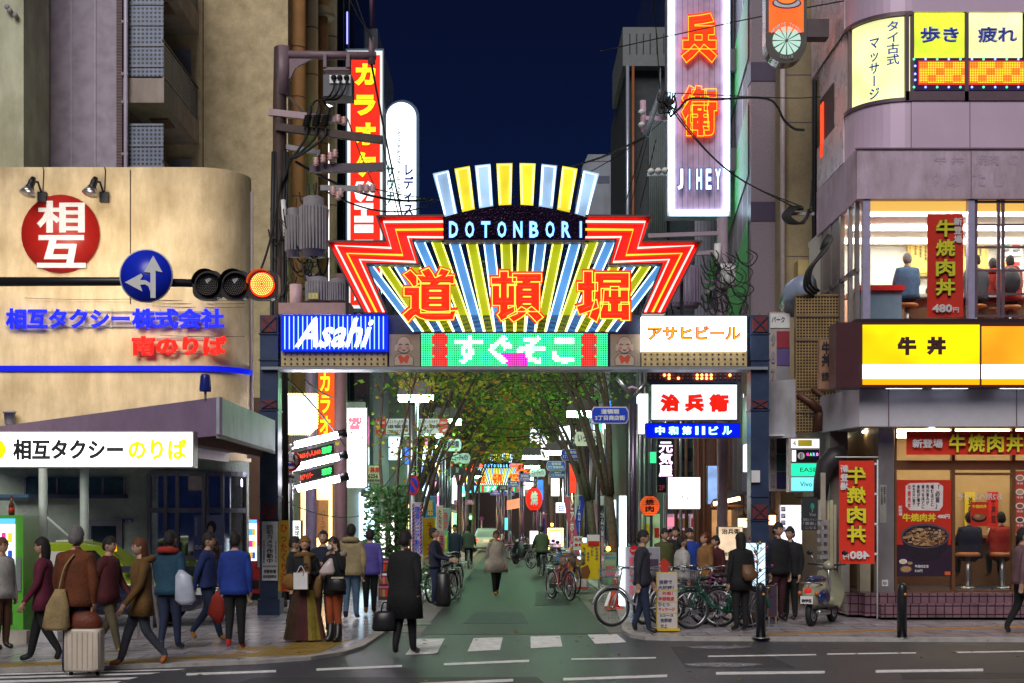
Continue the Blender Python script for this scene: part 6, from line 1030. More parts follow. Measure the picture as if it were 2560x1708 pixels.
ts = thing('far_signal', 'small pedestrian signal showing green far down the alley', 'traffic light', P(1177, 1380, 110)); k = MB(); k.pbox(1172, 1283, 1184, 1300, 110, .3, mat('housing_yellow', (.25, .2, .08), .5)); k.tube([(wx(1186, 110), 110.2, 0), P(1186, 1280, 110.2)], .08, steel, 8); k.build('housing', ts); MB().ell(P(1177, 1294, 109.95), (.14, .06, .14), em('signal_green', (.1, 1, .2), 8), 10, 6).build('lamp', ts)
# flags on the left
def flag(label, px0, py0, px1, py1, Y, c_, tx=None, tcol=None, stripes=None, skew=0, tw=.5):
    t = thing('shop_flag', label, 'flag', P((px0+px1)/2, py1, Y), 'shop flags along the alley'); k = MB(); wavy(k, px0, py0, px1, py1, Y, mat('flag_%s_%d' % (label.split()[0], px0), c_, .8), .02, skew=skew); k.build('cloth', t); k = MB(); x = wx(px0-2, Y); k.tube([(x, Y+.03, .1), (x, Y+.03, wz(py0-6, Y))], .016, white_p, 6); k.tube([P(px0-4, py0-1, Y+.03), P(px1+2, py0-1, Y+.03)], .01, white_p, 5); k.build('pole', t)
    if tx: cx = (px0+px1)/2; w_ = (px1-px0)*tw/2; MB().pvtext(tx, cx-w_, py0+8, cx+w_, py1-8, Y-.05, tcol, off=.03).build('lettering', t)
    if stripes:
        k = MB(); n = int((py1-py0)/9)
        for i in range(n):
            m = stripes[i % 2]
            for xa, xb in ((px0, px0+5), (px1-5, px1)): y = py0+i*9; k.pprism([(xa, y+6), (xb, y), (xb, y+5), (xa, y+11)], Y-.04, .004, m)
        k.build('stripes', t)
    return t
flag('white barber flag with red and blue diagonal edges and blue characters', 1031, 1258, 1055, 1390, 31, (.6, .55, .68), '理容シニア割引', blue_t, (rimr, innb))
flag('bright blue flag with yellow splashes above the yellow noodle flag', 1062, 1242, 1090, 1300, 35, (.03, .3, .6), '営業中', yel_t); flag('yellow flag with a red edge and brush strokes behind the navy man', 1058, 1296, 1088, 1410, 32.5, (.75, .55, .01), 'ラーメン', red_t); flag('beige flag with black brush writing left of the teal flag', 1092, 1266, 1108, 1330, 36, (.55, .5, .38), 'たんたん', black_t); flag('teal flag with red characters tilted next to the beige one', 1104, 1272, 1124, 1330, 37, (.16, .25, .24), '辛口', red_t, skew=.12); flag('pink paper flag low beside the navy man', 1096, 1328, 1112, 1402, 34, (.6, .42, .46), '定食', red_t)
flag('green flag with yellow patches behind the standing dark man', 1110, 1330, 1120, 1402, 38, (.05, .5, .15), '営業中', yel_t); flag('tapered red flag with pale characters on the right side of the alley', 1420, 1242, 1440, 1392, 46, (.5, .08, .12), 'ビアホール', white_p, skew=-.3); flag('deep blue flag with white writing touching the tapered red flag', 1440, 1240, 1456, 1340, 47, (.03, .06, .5), 'リカー', white_p, skew=.25); flag('small red and pink patterned flag by the yellow bulb frame', 1353, 1286, 1366, 1345, 60, (.5, .12, .2), '祭', blue_t)
# right side: signs, lanterns
lt = lightbox('name_sign', 'white light box with big red brush characters under the right arm of the gate', 1629, 962, 1842, 1049, 29, em('soft_white_lightbox', (.86, .95, 1), 1.5, uneven=.6), .35, [(c_, 1650+i*61, 985, 1700+i*61, 1030, em('red_brush', (1, .015, .005), .75), 0) for i, c_ in enumerate('治兵衛')], navy_s)
k = MB(); k.pbox(1618, 926, 1852, 952, 29, .3, mat('strip_maroon', (.08, .01, .015), .5)); k.pbox(1618, 952, 1852, 957, 28.98, .3, navy_s); t = thing('red_bulb_strip', 'dark red strip with a few lit orange bulbs above the red brush sign', 'sign', P(1735, 957, 29)); k.build('case', t); k = MB(); k2 = MB(); on = {(3, 0), (4, 0), (4, 1), (6, 1), (10, 0), (11, 0), (12, 0), (13, 0), (10, 1), (11, 1), (12, 1), (13, 1), (17, 0)}
for i in range(20):
    for j in range(2): (k if (i, j) in on else k2).ell(P(1626+i*11.7, 938+j*8, 28.97), (.03, .03, .03), em('bulb_red_orange', (1, .22, .05), 9) if (i, j) in on else mat('bulb_off'), 6, 4)
k.build('lit_bulb', t); k2.build('unlit_bulb', t)
lt = lightbox('blue_neon_sign', 'blue strip sign with glowing pale blue characters under the red brush sign', 1616, 1059, 1850, 1093, 28.8, em('deep_blue_box', (.0, .01, .8), .9), .3); k = MB()
for i, c_ in enumerate('中和第Ⅱビル'): k.ptext(c_, 1638+i*33.5, 1066, 1662+i*33.5, 1087, 28.75, em('neon_cyan', (.35, .85, 1), 3), off=.012 if c_ == 'Ⅱ' else .04)
k.build('lettering', lt)
lightbox('vertical_shop_sign', 'black vertical sign with pink-white neon characters beneath the blue strip', 1644, 1096, 1684, 1230, 32, mat('sign_black', (.012, .015, .03), .3), .2, [('元気屋', 1647, 1102, 1682, 1192, em('neon_pinkwhite', (1, .7, .95), 2.2), 1), ('2F', 1647, 1213, 1662, 1226, mat('pink_red', (.7, .1, .15), .5), 0)])
lightbox('small_brush_lightbox', 'square white light box with small brush writing right of the orange lantern', 1671, 1194, 1750, 1272, 31, wlight, .3, [('いっちょう', 1680, 1238, 1735, 1250, mat('sign_ink'), 0)])
def lantern(label, px, py, rx, ry, Y, tx, m=None):
    t = thing('paper_lantern', label, 'lantern', P(px, py+ry, Y)); k = MB(); c = P(px, py, Y); a, b_ = rx*Y/F, ry*Y/F; n = 16; k.lathe([(max(.3*a, a*math.sqrt(max(0, 1-(z/1.08)**2))), b_*z) for z in [-1+2*i/n for i in range(n+1)]], c, m or em('lantern_orange', (1, .12, .02), .8, uneven=2.5), 24); k.build('paper', t); k = MB(); k.lathe([(.34*a, b_*.98), (.34*a, b_*1.12), (0, b_*1.12)], c, blk, 14); k.lathe([(0, -b_*1.12), (.34*a, -b_*1.12), (.34*a, -b_*.98)], c, blk, 14)
    for i in range(1, 9): z = -1+2*i/9; k.lathe([(a*math.sqrt(1-(z/1.08)**2)+.006, b_*z-.004), (a*math.sqrt(1-(z/1.08)**2)+.006, b_*z+.004)], c, mat('lantern_rib', (.35, .05, .02), .6), 24)
    k.build('rim', t); k = MB(); n = len(tx); yy = Y-a-.02
    for i, ch in enumerate(tx): k.ptext(ch, px-rx*.42, py-ry*.7+i*ry*1.4/n, px+rx*.45, py-ry*.7+(i+.92)*ry*1.4/n, yy, black_t if n > 1 else white_p, off=.04)
    k.build('lettering', t); return t
lantern('big orange paper lantern with black characters below the blue strip sign', 1624, 1265, 25, 24, 32, '焼肉'); lantern('tall red lantern-shaped sign far down the alley', 1335, 1248, 21, 28, 58, '焼', em('lantern_red', (1, .03, .015), .8))
k = MB(); k.pprism([(1267, 1252), (1302, 1245), (1302, 1269), (1267, 1275)], 76, .3, em('tilted_sign', (1, .3, .15), 1.3, uneven=1)); k.build('tilted_signboard', label='tilted orange and white lit signboard left of the tall red lantern', cat='sign')
for i, (a, b_, c, d_, Y, m, nm) in enumerate(((1390, 1257, 1416, 1282, 52, wcool, 'white lit sign with a blue mark left of the tapered red flag'), (1420, 1075, 1440, 1160, 72, wcool, 'upright white lit panel behind the right leaves'), (1325, 1068, 1348, 1110, 84, wcool, 'bright white panel glimpsed through the right branches'), (1352, 1090, 1372, 1150, 80, wcool, 'narrow bright panel glimpsed right of the branches'), (1496, 1160, 1512, 1225, 50, em('red_panel', (1, .03, .02), .9), 'red vertical panel behind the right tree trunks'), (1497, 1240, 1513, 1340, 49, white_p, 'white cloth sign with black brush writing behind the right trunks'), (1548, 1240, 1566, 1380, 44, csh, 'tall pale blue lit panel right of the thick trunk'), (1528, 1250, 1540, 1390, 47, wcool, 'slim white lit panel left of the thick trunk'), (1462, 1165, 1474, 1240, 52, em('amber_panel', (1, .4, .05), 1), 'amber vertical panel between right trunks'), (1625, 1130, 1642, 1158, 36, em('green_panel', (.05, .8, .3), 1), 'small green lit sign left of the black vertical sign'), (1545, 960, 1582, 1010, 60, wcool, 'white lit panel behind the forked pole'), (1592, 985, 1620, 1085, 42, wcool, 'tall white lit panel left of the red brush sign'), (1858, 985, 1872, 1180, 30, em('violet_panel', (.8, .75, 1), 2.2), 'narrow white lit panel beside the right gate post'), (1770, 1165, 1808, 1260, 32.5, em('blue_facet', (.35, .55, 1), .9, uneven=2), 'bluish patterned lit box above the wooden eave'), (1140, 1215, 1194, 1232, 118, em('cyan_sign', (.2, .8, 1), 1.5), 'small cyan lit sign under the far gate'), (1262, 1295, 1272, 1325, 100, em('teal_box', (.1, .9, .9), 1.5), 'tiny teal lit box far down the alley'))): lightbox('lit_sign', nm, a, b_, c, d_, Y, m, .2, [('恵みの', 1499, 1262, 1511, 1330, black_t, 1)] if i == 5 else ([('巨', 1396, 1261, 1411, 1278, blue_t, 0)] if i == 0 else ()))
for a, b_, c, d_, Y, m, nm in ((1398, 1062, 1428, 1100, 64, wcool, 'pale lit sign between upper branches'), (1345, 1200, 1358, 1250, 70, signm[1], 'upright blue lit sign beyond the tall red lantern'), (1378, 1196, 1398, 1240, 58, signm[0], 'white lit sign under the close pair of blue signs'), (1425, 1160, 1440, 1232, 56, signm[2], 'red upright lit sign above the tapered red flag'), (1300, 1215, 1312, 1240, 88, signm[4], 'small ice-blue sign beside the tilted signboard'), (1440, 1345, 1466, 1400, 48.5, signm[4], 'ice-blue lit shop panel behind the white menu board'), (1012, 1120, 1040, 1160, 56, signm[1], 'blue lit sign behind the no parking sign'), (972, 1090, 1004, 1150, 54, signm[4], 'ice-blue lit window sign behind the many-stemmed tree'), (950, 1290, 985, 1400, 47, signm[0], 'white lit shop panel behind the ivy bush'), (1088, 1240, 1100, 1275, 76, signm[6], 'pink lit sign deep in the left row'), (1110, 1195, 1135, 1215, 88, signm[4], 'ice-blue lit strip left of the far gate'), (1505, 1060, 1530, 1110, 57, signm[0], 'white lit sign above the green street sign')): lightbox('lit_sign', nm, a, b_, c, d_, Y, m, .2)
# right shop fronts just behind the gate
rs_ = thing('shop_row', 'brown timber and tile shop fronts right of the alley behind the gate', 'building', (5, 36, 0)); k = MB(); brk = mat('brown_timber', (.13, .06, .035), .6, var=.3, scale=3); k.box(wx(1735, 34), 34, 0, 8, 34.2, 7, brk); k.box(wx(1660, 39), 39, 0, 8, 39.2, 6, mat('dark_tile', (.05, .055, .06), .4)); k.box(wx(1590, 46), 46, 0, 9, 46.2, 8, mat('green_grey', (.09, .12, .11), .7)); k.build('wall', rs_)
k = MB()
for px, Y, m in ((1600, 45.8, steel), (1612, 45.8, steel), (1628, 45.7, spole), (1664, 38.8, steel), (1690, 38.7, brk), (1702, 38.8, steel), (1716, 38.7, brk)): k.tube([(wx(px, Y), Y, .05), (wx(px, Y), Y, 7.5)], .05, m, 8)
for y in (1000, 1060, 1120, 1180): k.pbox(1700, y, 1735, y+28, 38.9, .05, dkglass)
k.build('pipes', rs_)
k = MB()
for px in (1742, 1756, 1790, 1806, 1834, 1860): k.box(wx(px, 33.9), 33.85, .1, wx(px+5, 33.9), 34, 6.8, mat('timber_post', (.22, .09, .05), .5))
k.add([P(1775, 1262, 31), P(1868, 1232, 31), P(1868, 1212, 34), P(1790, 1236, 34)], [(0, 1, 2, 3)], mat('eave_shingle', (.12, .11, .11), .7)); k.pbox(1776, 1262, 1866, 1268, 31.05, .1, brk); k.build('eave', rs_); k = MB(); k.tube([P(1784, 1260, 30.95), P(1850, 1246, 30.95)], .045, em('eave_tube', (1, .62, .25), 8), 8); k.build('eave_lamp', rs_)
k = MB(); k.pbox(1662, 1285, 1740, 1360, 38.9, .05, em('menu_display', (.75, .4, .55), .55, uneven=6)); k.pbox(1780, 1275, 1862, 1400, 33.8, .04, em('warm_doorway', (1, .5, .2), .5, uneven=2)); k.pbox(1600, 1285, 1650, 1380, 45.9, .05, em('green_doorway', (.55, .8, .4), .35, uneven=2)); k.build('shop_window', rs_); k = MB()
for i, (a, b_, c, d_, m) in enumerate(((1690, 1296, 1712, 1320, 'beef_pale'), (1716, 1290, 1726, 1330, 'white_print'), (1728, 1296, 1738, 1318, 'red_print'), (1664, 1294, 1686, 1316, 'pink_print'), (1694, 1326, 1736, 1352, 'beef_brown'), (1606, 1310, 1632, 1340, 'yellow_print'), (1636, 1320, 1648, 1345, 'red_print'))): k.pbox(a, b_, c, d_, 38.85 if a > 1655 else 45.85, .02, MATS[m])
k.build('menu_picture', rs_)
for px, py, Y, nm in ((1858, 1305, 30.8, 'small gabled hanging lamp by the wooden eave'), (1925, 1298, 28.5, 'small gabled hanging lamp behind the right gate post')):
    t = thing('hanging_lamp', nm, 'lamp', P(px, py+8, Y)); k = MB(); c = P(px, py, Y); k.box(c.x-.1, c.y-.1, c.z-.12, c.x+.1, c.y+.1, c.z+.08, em('lamp_amber', (1, .5, .2), 5)); k.build('glass', t); k = MB(); k.lathe([(.2, .08), (.05, .2), (.02, .26), (0, .3)], c, brk, 4); k.tube([(c.x, c.y, c.z+.25), (c.x, c.y, c.z+.6)], .01, blk, 5); k.build('cap', t)
lightbox('menu_stand', 'warm lit menu case with black characters under the wooden eave', 1797, 1318, 1856, 1400, 29.5, em('cream_case', (1, .75, .5), .8, uneven=2), .3, [('治兵衛', 1804, 1322, 1850, 1336, black_t, 0), ('地階', 1808, 1380, 1830, 1390, black_t, 0)])
k = MB()
for a, b_, sg, r in ((P(760, 950, 30), P(905, 1000, 40), .2, .02), (P(705, 935, 29), P(862, 1115, 31), -.1, .02), (P(1100, 940, 36), P(1480, 950, 36), .1, .012), (P(1130, 1050, 48), P(1440, 1060, 48), .25, .02), (P(1120, 1070, 44), P(1400, 1075, 52), .3, .02), (P(900, 1290, 34), P(720, 1255, 30), .15, .012), (P(1100, 1100, 60), P(1390, 1085, 60), .2, .02)): k.tube(catenary(a, b_, sg), r, cablem, 5)
k.build('alley_cables', label='thin cables strung across the alley below the gate', cat='cables')
# ================================================================ vehicles and things standing on the pavements
def tag_wheel(parent, c, r, w, hubm, axis=(0, 1, 0), tyre_n=24, name='wheel', spokes=False):
    ax = Vector(axis); k = MB(); k.lathe([(r*.62, -w*.42), (r*.9, -w/2), (r, -w*.3), (r, w*.3), (r*.9, w/2), (r*.62, w*.42)], c, rubber, tyre_n, ax); wo = k.build(name, parent); k = MB(); c = Vector(c); k.lathe([(0, -w*.5), (r*.2, -w*.5), (r*.3, -w*.4), (r*.62, -w*.46), (r*.64, w*.4), (0, w*.4)], c, hubm, tyre_n, ax); k.build('rim', wo); return wo
def car_body(name, label, cat, loc, rz, paint, paint2, taxi=False, group=None):
    """built along local x (front at +x), then turned into place"""
    t = thing(name, label, cat, (0, 0, 0), group); L, Wd = 4.65, 1.7; k = MB()
    def ring(x, z0, z1, hw, n=20, e=.38):
        cz, hz = (z0+z1)/2, (z1-z0)/2; return [(x, hw*math.copysign(abs(cos(a))**e, cos(a)), cz+hz*math.copysign(abs(sin(a))**e, sin(a))) for a in [2*pi*i/n+pi/n for i in range(n)]]
    st = [(-2.32, .42, .78, .70), (-2.27, .3, .9, .78), (-1.9, .22, .96, .83), (-1.2, .2, .93, .85), (0, .2, .91, .85), (1.0, .2, .92, .85), (1.6, .22, .88, .83), (2.1, .27, .8, .78), (2.3, .36, .68, .70), (2.34, .42, .62, .62)]
    vs_ = []; n = 20
    for s_ in st: vs_ += ring(*s_)
    fs_ = [(i*n+j, i*n+(j+1) % n, (i+1)*n+(j+1) % n, (i+1)*n+j) for i in range(len(st)-1) for j in range(n)]+[tuple(range(n-1, -1, -1)), tuple((len(st)-1)*n+j for j in range(n))]
    k.add(vs_, fs_, paint2, True)
    if taxi: k.add([(x*1.003, y*1.012, z) for x, y, z in vs_ for _ in (0,)], [f for f in fs_ if len(f) == 4 and all(vs_[q][2] > .56 for q in f)], paint, True)
    body = k.build('body', t); k = MB(); cab = [(-1.75, .92, .74), (-1.2, 1.3, .62), (-.75, 1.42, .58), (.1, 1.44, .58), (.55, 1.36, .6), (1.15, .92, .74)]
    low = [(x, .9, .78) for x, _, _ in cab]; vs_ = []
    for x, z, hw in cab: vs_ += [(x, -.76, .86), (x, -hw, z), (x, -hw*.75, z+.03), (x, hw*.75, z+.03), (x, hw, z), (x, .76, .86)]
    k.add(vs_, [(i*6+j, i*6+j+1, (i+1)*6+j+1, (i+1)*6+j) for i in range(5) for j in range(5)]+[(0, 1, 2, 3, 4, 5), (35, 34, 33, 32, 31, 30)], paint, True); k.build('cabin', t)
    for s_ in (-1, 1):
        for x0, x1, xa, xb in ((-1.45, -.42, -1.08, -.42), (-.34, .92, -.34, .48)): k = MB(); k.add([(x0, s_*.775, .93), (x1, s_*.775, .93), (xb, s_*.625, 1.32), (xa, s_*.625, 1.30)], [(0, 1, 2, 3) if s_ < 0 else (3, 2, 1, 0)], dkglass); k.build('side_window', t)
        k = MB(); k.box(1.0, s_*.86, .95, 1.18, s_*1.0, 1.06, paint2); k.build('mirror', t); k = MB(); k.box(-.1, s_*.853, .74, .08, s_*.87, .77, steel); k.build('door_handle', t)
        for x in (-1.36, 1.42): tag_wheel(t, (x, s_*.76, .315), .315, .2, mat('hubcap', (.5, .5, .55), .3, .6), (0, s_, 0))
        k = MB(); k.box(2.24, s_*.45, .56, 2.33, s_*.72, .68, mat('headlamp_off', (.6, .65, .7), .1)); k.build('headlight', t); k = MB(); k.box(-2.335, s_*.5, .66, -2.25, s_*.76, .84, em('tail_lamp', (1, .06, .02), 3)); k.build('tail_light', t)
    k = MB(); k.add([(-1.72, -.66, .95), (-1.72, .66, .95), (-1.24, .54, 1.28), (-1.24, -.54, 1.28)], [(3, 2, 1, 0)], dkglass); k.build('rear_window', t); k = MB(); k.add([(1.13, -.66, .96), (1.13, .66, .96), (.6, .54, 1.33), (.6, -.54, 1.33)], [(0, 1, 2, 3)], dkglass); k.build('windscreen', t)
    k = MB(); k.box(-2.4, -.8, .36, -2.3, .8, .52, paint2); k.build('bumper', t); k = MB(); k.box(-2.36, -.2, .62, -2.31, .2, .78, em('plate_lit', (1, .8, .4), .7)); k.build('number_plate', t)
    if taxi:
        k = MB(); k.lathe([(.13, 0), (.12, .08), (.07, .2), (.05, .22), (0, .22)], (-.05, 0, 1.46), em('roof_lamp', (1, .62, .5), 3.5), 14); k.box(-.3, -.3, 1.455, .16, .3, 1.49, white_p); k.build('roof_lamp', t); k = MB(); k.lathe([(.06, 0), (.05, .13), (0, .13)], (.75, -.45, 1.3), em('amber_beacon', (1, .42, .01), 1.3), 8); k.build('marker_lamp', t)
    t.location = loc; t.rotation_euler[2] = rz; return t
lime = mat('lime_paint', (.36, .5, .02), .25, coat=.6, var=.04); navyp = mat('navy_car_paint', (.015, .02, .06), .2, coat=.6); creamp = mat('white_car_paint', (.62, .66, .6), .25, coat=.6, var=.04)
car_body('taxi', 'lime green taxi with dark lower body and lit roof lamp', 'taxi', (-7.65, 24.0, .04), 0, lime, navyp, True)
car_body('white_car', 'white saloon seen from behind far down the alley with red tail lamps', 'car', (-1.55, 84, .006), pi/2, creamp, creamp)
# vending machines
def vending(label, x, y, w, paint, rows):
    t = thing('vending_machine', label, 'vending machine', (x, y, .04), 'vending machines on the left pavement'); k = MB(); k.box(x, y, .2, x+w, y+.7, 1.95, paint); k.box(x+.02, y+.05, .03, x+w-.02, y+.65, .2, blk); k.build('cabinet', t); k = MB(); k.box(x+.08, y-.02, .95, x+w-.12, y+.01, 1.82, em('vend_white', (.8, .95, 1), 1.5)); o = k.build('display', t); k = MB(); cs = [em('can_%d' % i, c, .8) for i, c in enumerate(((1, .55, .02), (.02, .1, .6), (.9, .05, .4), (1, .8, .05), (.1, .6, .9)))]
    for r_ in range(3):
        for c_ in range(9 if w > .6 else 3): k.lathe([(.028, 0), (.034, .02), (.034, .13), (.024, .15)], (x+.14+c_*(w-.28)/(8.5 if w > .6 else 3), y-.03, 1.0+r_*.27), cs[(r_*2+c_//2) % 5], 8)
    k.build('drink_cans', o); k = MB(); k.box(x+.08, y-.025, 1.83, x+w-.12, y, 1.9, em('vend_blue', (.1, .5, 1), 1.2)); k.build('header', t); k = MB(); k.box(x+w*.3, y-.02, .3, x+w*.85, y+.01, .5, blk); k.build('delivery_flap', t); k = MB(); k.box(x+w-.1, y-.02, .8, x+w-.03, y, 1.3, steel); k.build('coin_panel', t); return t
vending('green drinks vending machine at the left edge with a bright display', wx(58, 20.6)-1.1, 20.6, 1.1, mat('vend_green', (.1, .4, .04), .3), 3); vending('red drinks vending machine half hidden behind the gate post with the notice', wx(655, 31.5)-.42, 31.5, .42, mat('vend_red', (.5, .02, .02), .3), 3)
k = MB(); k.box(-7.7, 20.3, .03, wx(60, 20.2), 20.55, .22, conc); k.build('concrete_plinth', label='low concrete plinth under the green vending machine', cat='plinth')
b = MB(); c = Vector((-7.62, 20.9, 1.95)); b.lathe([(.045, 0), (.045, .15), (.018, .22), (.018, .3)], (wx(29, 20.9), 20.9, 1.95), mat('bottle_brown', (.12, .03, .01), .15), 10); b.lathe([(.047, .04), (.047, .12)], (wx(29, 20.9), 20.9, 1.95), red_t, 10); b.build('bottle', label='brown bottle with red band standing on the green vending machine', cat='bottle')
k = MB(); k.prism([(wx(78, 20.4), .03), (wx(145, 20.4), .03), (wx(143, 20.4), .2), (wx(122, 20.4), .33), (wx(100, 20.4), .33)], 20.4, 20.8, white_p); k.build('base_block', label='white wedge-shaped weight block on the pavement near the plinth', cat='weight')
t = thing('easel_stand', 'silver folding easel stand behind the walkers on the left pavement', 'stand', (wx(358, 21), 21, .1)); k = MB()
for a, b_ in ((333, 352), (388, 372)):
    for y0 in (20.8, 21.3): k.bar((wx(a, 21), y0, .04), (wx(b_, 21), 21.05, 1.25), .04, .03, steel)
k.build('legs', t); k = MB(); k.bar((wx(340, 21), 20.85, .5), (wx(382, 21), 20.85, .5), .03, .03, steel); k.build('crossbar', t)
# bollards
for i, px in enumerate((1902, 2255)):
    t = thing('bollard', ('black bollard beside the parked bicycles' if i == 0 else 'black bollard before the tiled steps')+' with a round orange reflector', 'bollard', (wx(px, 21.1), 21.1, .05), 'black bollards on the right kerb'); k = MB(); x = wx(px, 21.1); k.lathe([(.075, 0), (.075, .74), (.07, .8), (.05, .84), (0, .86)], (x, 21.1, .05), mat('bollard_black', (.02, .022, .026), .35), 20); k.lathe([(.0, .7), (.0765, .7)], (x, 21.1, .05), blk, 20); k.build('post', t); MB().lathe([(.022, 0), (.02, .006), (0, .008)], (x+.03, 21.028, .73), mat('reflector', (.9, .35, .01), .3), 12, (0, -1, 0)).build('reflector', t); k = MB(); k.lathe([(.15, 0), (.15, .01), (0, .01)], (x, 21.1, .05), steel, 20); k.build('base_plate', t)
# ---- bicycles
def make_bike(kind, frame_m, basket=True):
    t = thing('bicycle', 'x', 'bicycle', (0, 0, 0), 'bicycles parked along the alley'); R_ = .33; k = MB()
    for sx, nm in ((-.53, 'rear'), (.53, 'front')):
        c = (sx, 0, R_); k = MB(); pts = [(sx+R_*.96*cos(a), 0, R_+R_*.96*sin(a)) for a in [2*pi*i/28 for i in range(28)]]; k.tube(pts, .021, rubber, 6, True); wo = k.build('wheel', t); k = MB(); k.tube([(sx+(R_-.045)*cos(a), 0, R_+(R_-.045)*sin(a)) for a in [2*pi*i/28 for i in range(28)]], .012, steel, 5, True); k.lathe([(.03, -.05), (.03, .05)], c, steel, 8, (0, 1, 0))
        for i in range(20): a = 2*pi*i/20; k.tube([(sx+.03*cos(a+.6), .02*(-1)**i, R_+.03*sin(a+.6)), (sx+(R_-.05)*cos(a), 0, R_+(R_-.05)*sin(a))], .0025, steel, 3)
        k.build('rim', wo); k = MB(); k.tube([(sx+(R_+.035)*cos(a), 0, R_+(R_+.035)*sin(a)) for a in [radians(-10+190*i/14 if sx < 0 else 10+160*i/14) for i in range(15)]], .02, frame_m if kind else steel, 5); k.build('mudguard', t)
    k = MB(); bb = Vector((-.1, 0, .29)); st = Vector((-.22, 0, .72)); hd = Vector((.38, 0, .82)); hl = Vector((.42, 0, .62))
    if kind: k.tube(spline([hl, (.2, 0, .42), bb], 5), .02, frame_m, 7)
    else: k.tube([hd, st+Vector((.02, 0, -.06))], .017, frame_m, 7); k.tube([hl, bb], .018, frame_m, 7)
    k.tube([bb, st], .017, frame_m, 7); k.tube([hd+Vector((-.01, 0, .06)), hl], .02, frame_m, 7)
    for s_ in (-.05, .05): k.tube([bb, (-.53, s_, R_)], .01, frame_m, 5); k.tube([st, (-.53, s_, R_)], .009, frame_m, 5); k.tube([hl, (.5, s_, .45), (.53, s_, R_)], .012, frame_m, 5)
    k.build('frame', t); k = MB(); k.loft([(-.38, 0, .0, .01, .01)], blk) if False else None; k.ell((-.26, 0, .83), (.14, .09, .04), blk, 12, 6); k.tube([st, (-.25, 0, .82)], .013, steel, 6); k.build('saddle', t)
    k = MB(); k.tube([(.37, 0, .84), (.34, 0, 1.0)], .014, steel, 6); k.tube(spline([(.16, -.29, 1.0), (.3, -.25, 1.03), (.35, -.08, 1.0), (.35, .08, 1.0), (.3, .25, 1.03), (.16, .29, 1.0)], 4), .012, steel, 6)
    for s_ in (-.29, .29): k.tube([(.08, s_, .99), (.2, s_, 1.01)], .018, blk, 6)
    k.build('handlebar', t)
    if basket:
        k = MB(); x0, x1, y0, z0, z1 = .44, .72, .18, .72, .98; wr = mat('basket_wire', (.22, .22, .24), .4, .6)
        for z, g in ((z0, .04), ((z0+z1)/2, .02), (z1, 0)): k.tube([(x0+g, -y0+g, z), (x1-g, -y0+g, z), (x1-g, y0-g, z), (x0+g, y0-g, z)], .007, wr, 4, True)
        for i in range(9):
            f = i/8; k.tube([(x0+.04+(x1-x0-.08)*f, -y0+.04, z0), (x0+(x1-x0)*f, -y0, z1)], .004, wr, 3); k.tube([(x0+.04+(x1-x0-.08)*f, y0-.04, z0), (x0+(x1-x0)*f, y0, z1)], .004, wr, 3); k.tube([(x1-.04, -y0+.04+(y0*2-.08)*f, z0), (x1, -y0+y0*2*f, z1)], .004, wr, 3); k.tube([(x0+.04, -y0+.04+(y0*2-.08)*f, z0), (x0, -y0+y0*2*f, z1)], .004, wr, 3); k.tube([(x0+.04, -y0+.04+(y0*2-.08)*f, z0), (x1-.04, -y0+.04+(y0*2-.08)*f, z0)], .004, wr, 3)
        k.build('basket', t)
    k = MB(); k.box(-.82, -.07, .70, -.4, .07, .715, steel)
    for s_ in (-.06, .06): k.tube([(-.75, s_, .70), (-.53, s_, R_)], .007, steel, 4)
    k.build('luggage_rack', t); k = MB(); k.lathe([(.09, -.06), (.09, -.05)], bb, steel, 16, (0, 1, 0)); k.tube([bb+Vector((0, -.08, 0)), bb+Vector((.12, -.08, -.12))], .01, steel, 5); k.box(-.03, -.15, .15, .07, -.08, .18, blk); k.box(-.5, -.075, .25, -.05, -.05, .36, frame_m if kind else blk); k.build('crank', t)
    k = MB(); k.tube([(-.5, .1, .3), (-.55, .14, .0)], .009, steel, 5); k.tube([(-.5, -.1, .3), (-.55, -.14, .0)], .009, steel, 5); k.tube([(-.55, -.14, .005), (-.55, .14, .005)], .009, steel, 5); k.build('kickstand', t); return t
bm_ = {c: mat('bike_'+c, v, .3, .2) for c, v in (('green', (.01, .12, .07)), ('black', (.02, .02, .025)), ('red', (.5, .03, .03)), ('silver', (.4, .42, .45)), ('plum', (.2, .03, .14)), ('blue', (.03, .08, .3)))}
protos = {}
def bike(col, px, py, Y, rz, label, kind=1, basket=True, z=.05, lean=0):
    key = (col, kind, basket)
    if key not in protos: o = protos[key] = make_bike(kind, bm_[col], basket)
    else: o = dup(protos[key])
    o.location = (wx(px, Y), Y, z); o.rotation_euler = (lean, 0, rz); o['label'] = label; return o
bike('green', 1800, 0, 23.0, pi+.25, 'dark green bicycle with a front basket, largest of the cluster by the black bollard'); bike('black', 1725, 0, 23.6, pi-.5, 'black bicycle with wire basket behind the yellow-edged board', 1)
bike('plum', 1820, 0, 24.2, pi+.5, 'plum bicycle leaning behind the dark green one', 0, False); bike('silver', 1758, 0, 24.6, pi-.1, 'silver bicycle at the rear of the cluster by the seated people', 1); bike('black', 1845, 0, 24.9, .3, 'black bicycle facing right at the back of the cluster', 1); bike('silver', 1600, 0, 23.6, pi+.35, 'silver bicycle in front of the grey beauty-salon board', 1); bike('black', 1650, 0, 24.3, pi+.9, 'black bicycle seen half end-on beside the grey board', 0, True)
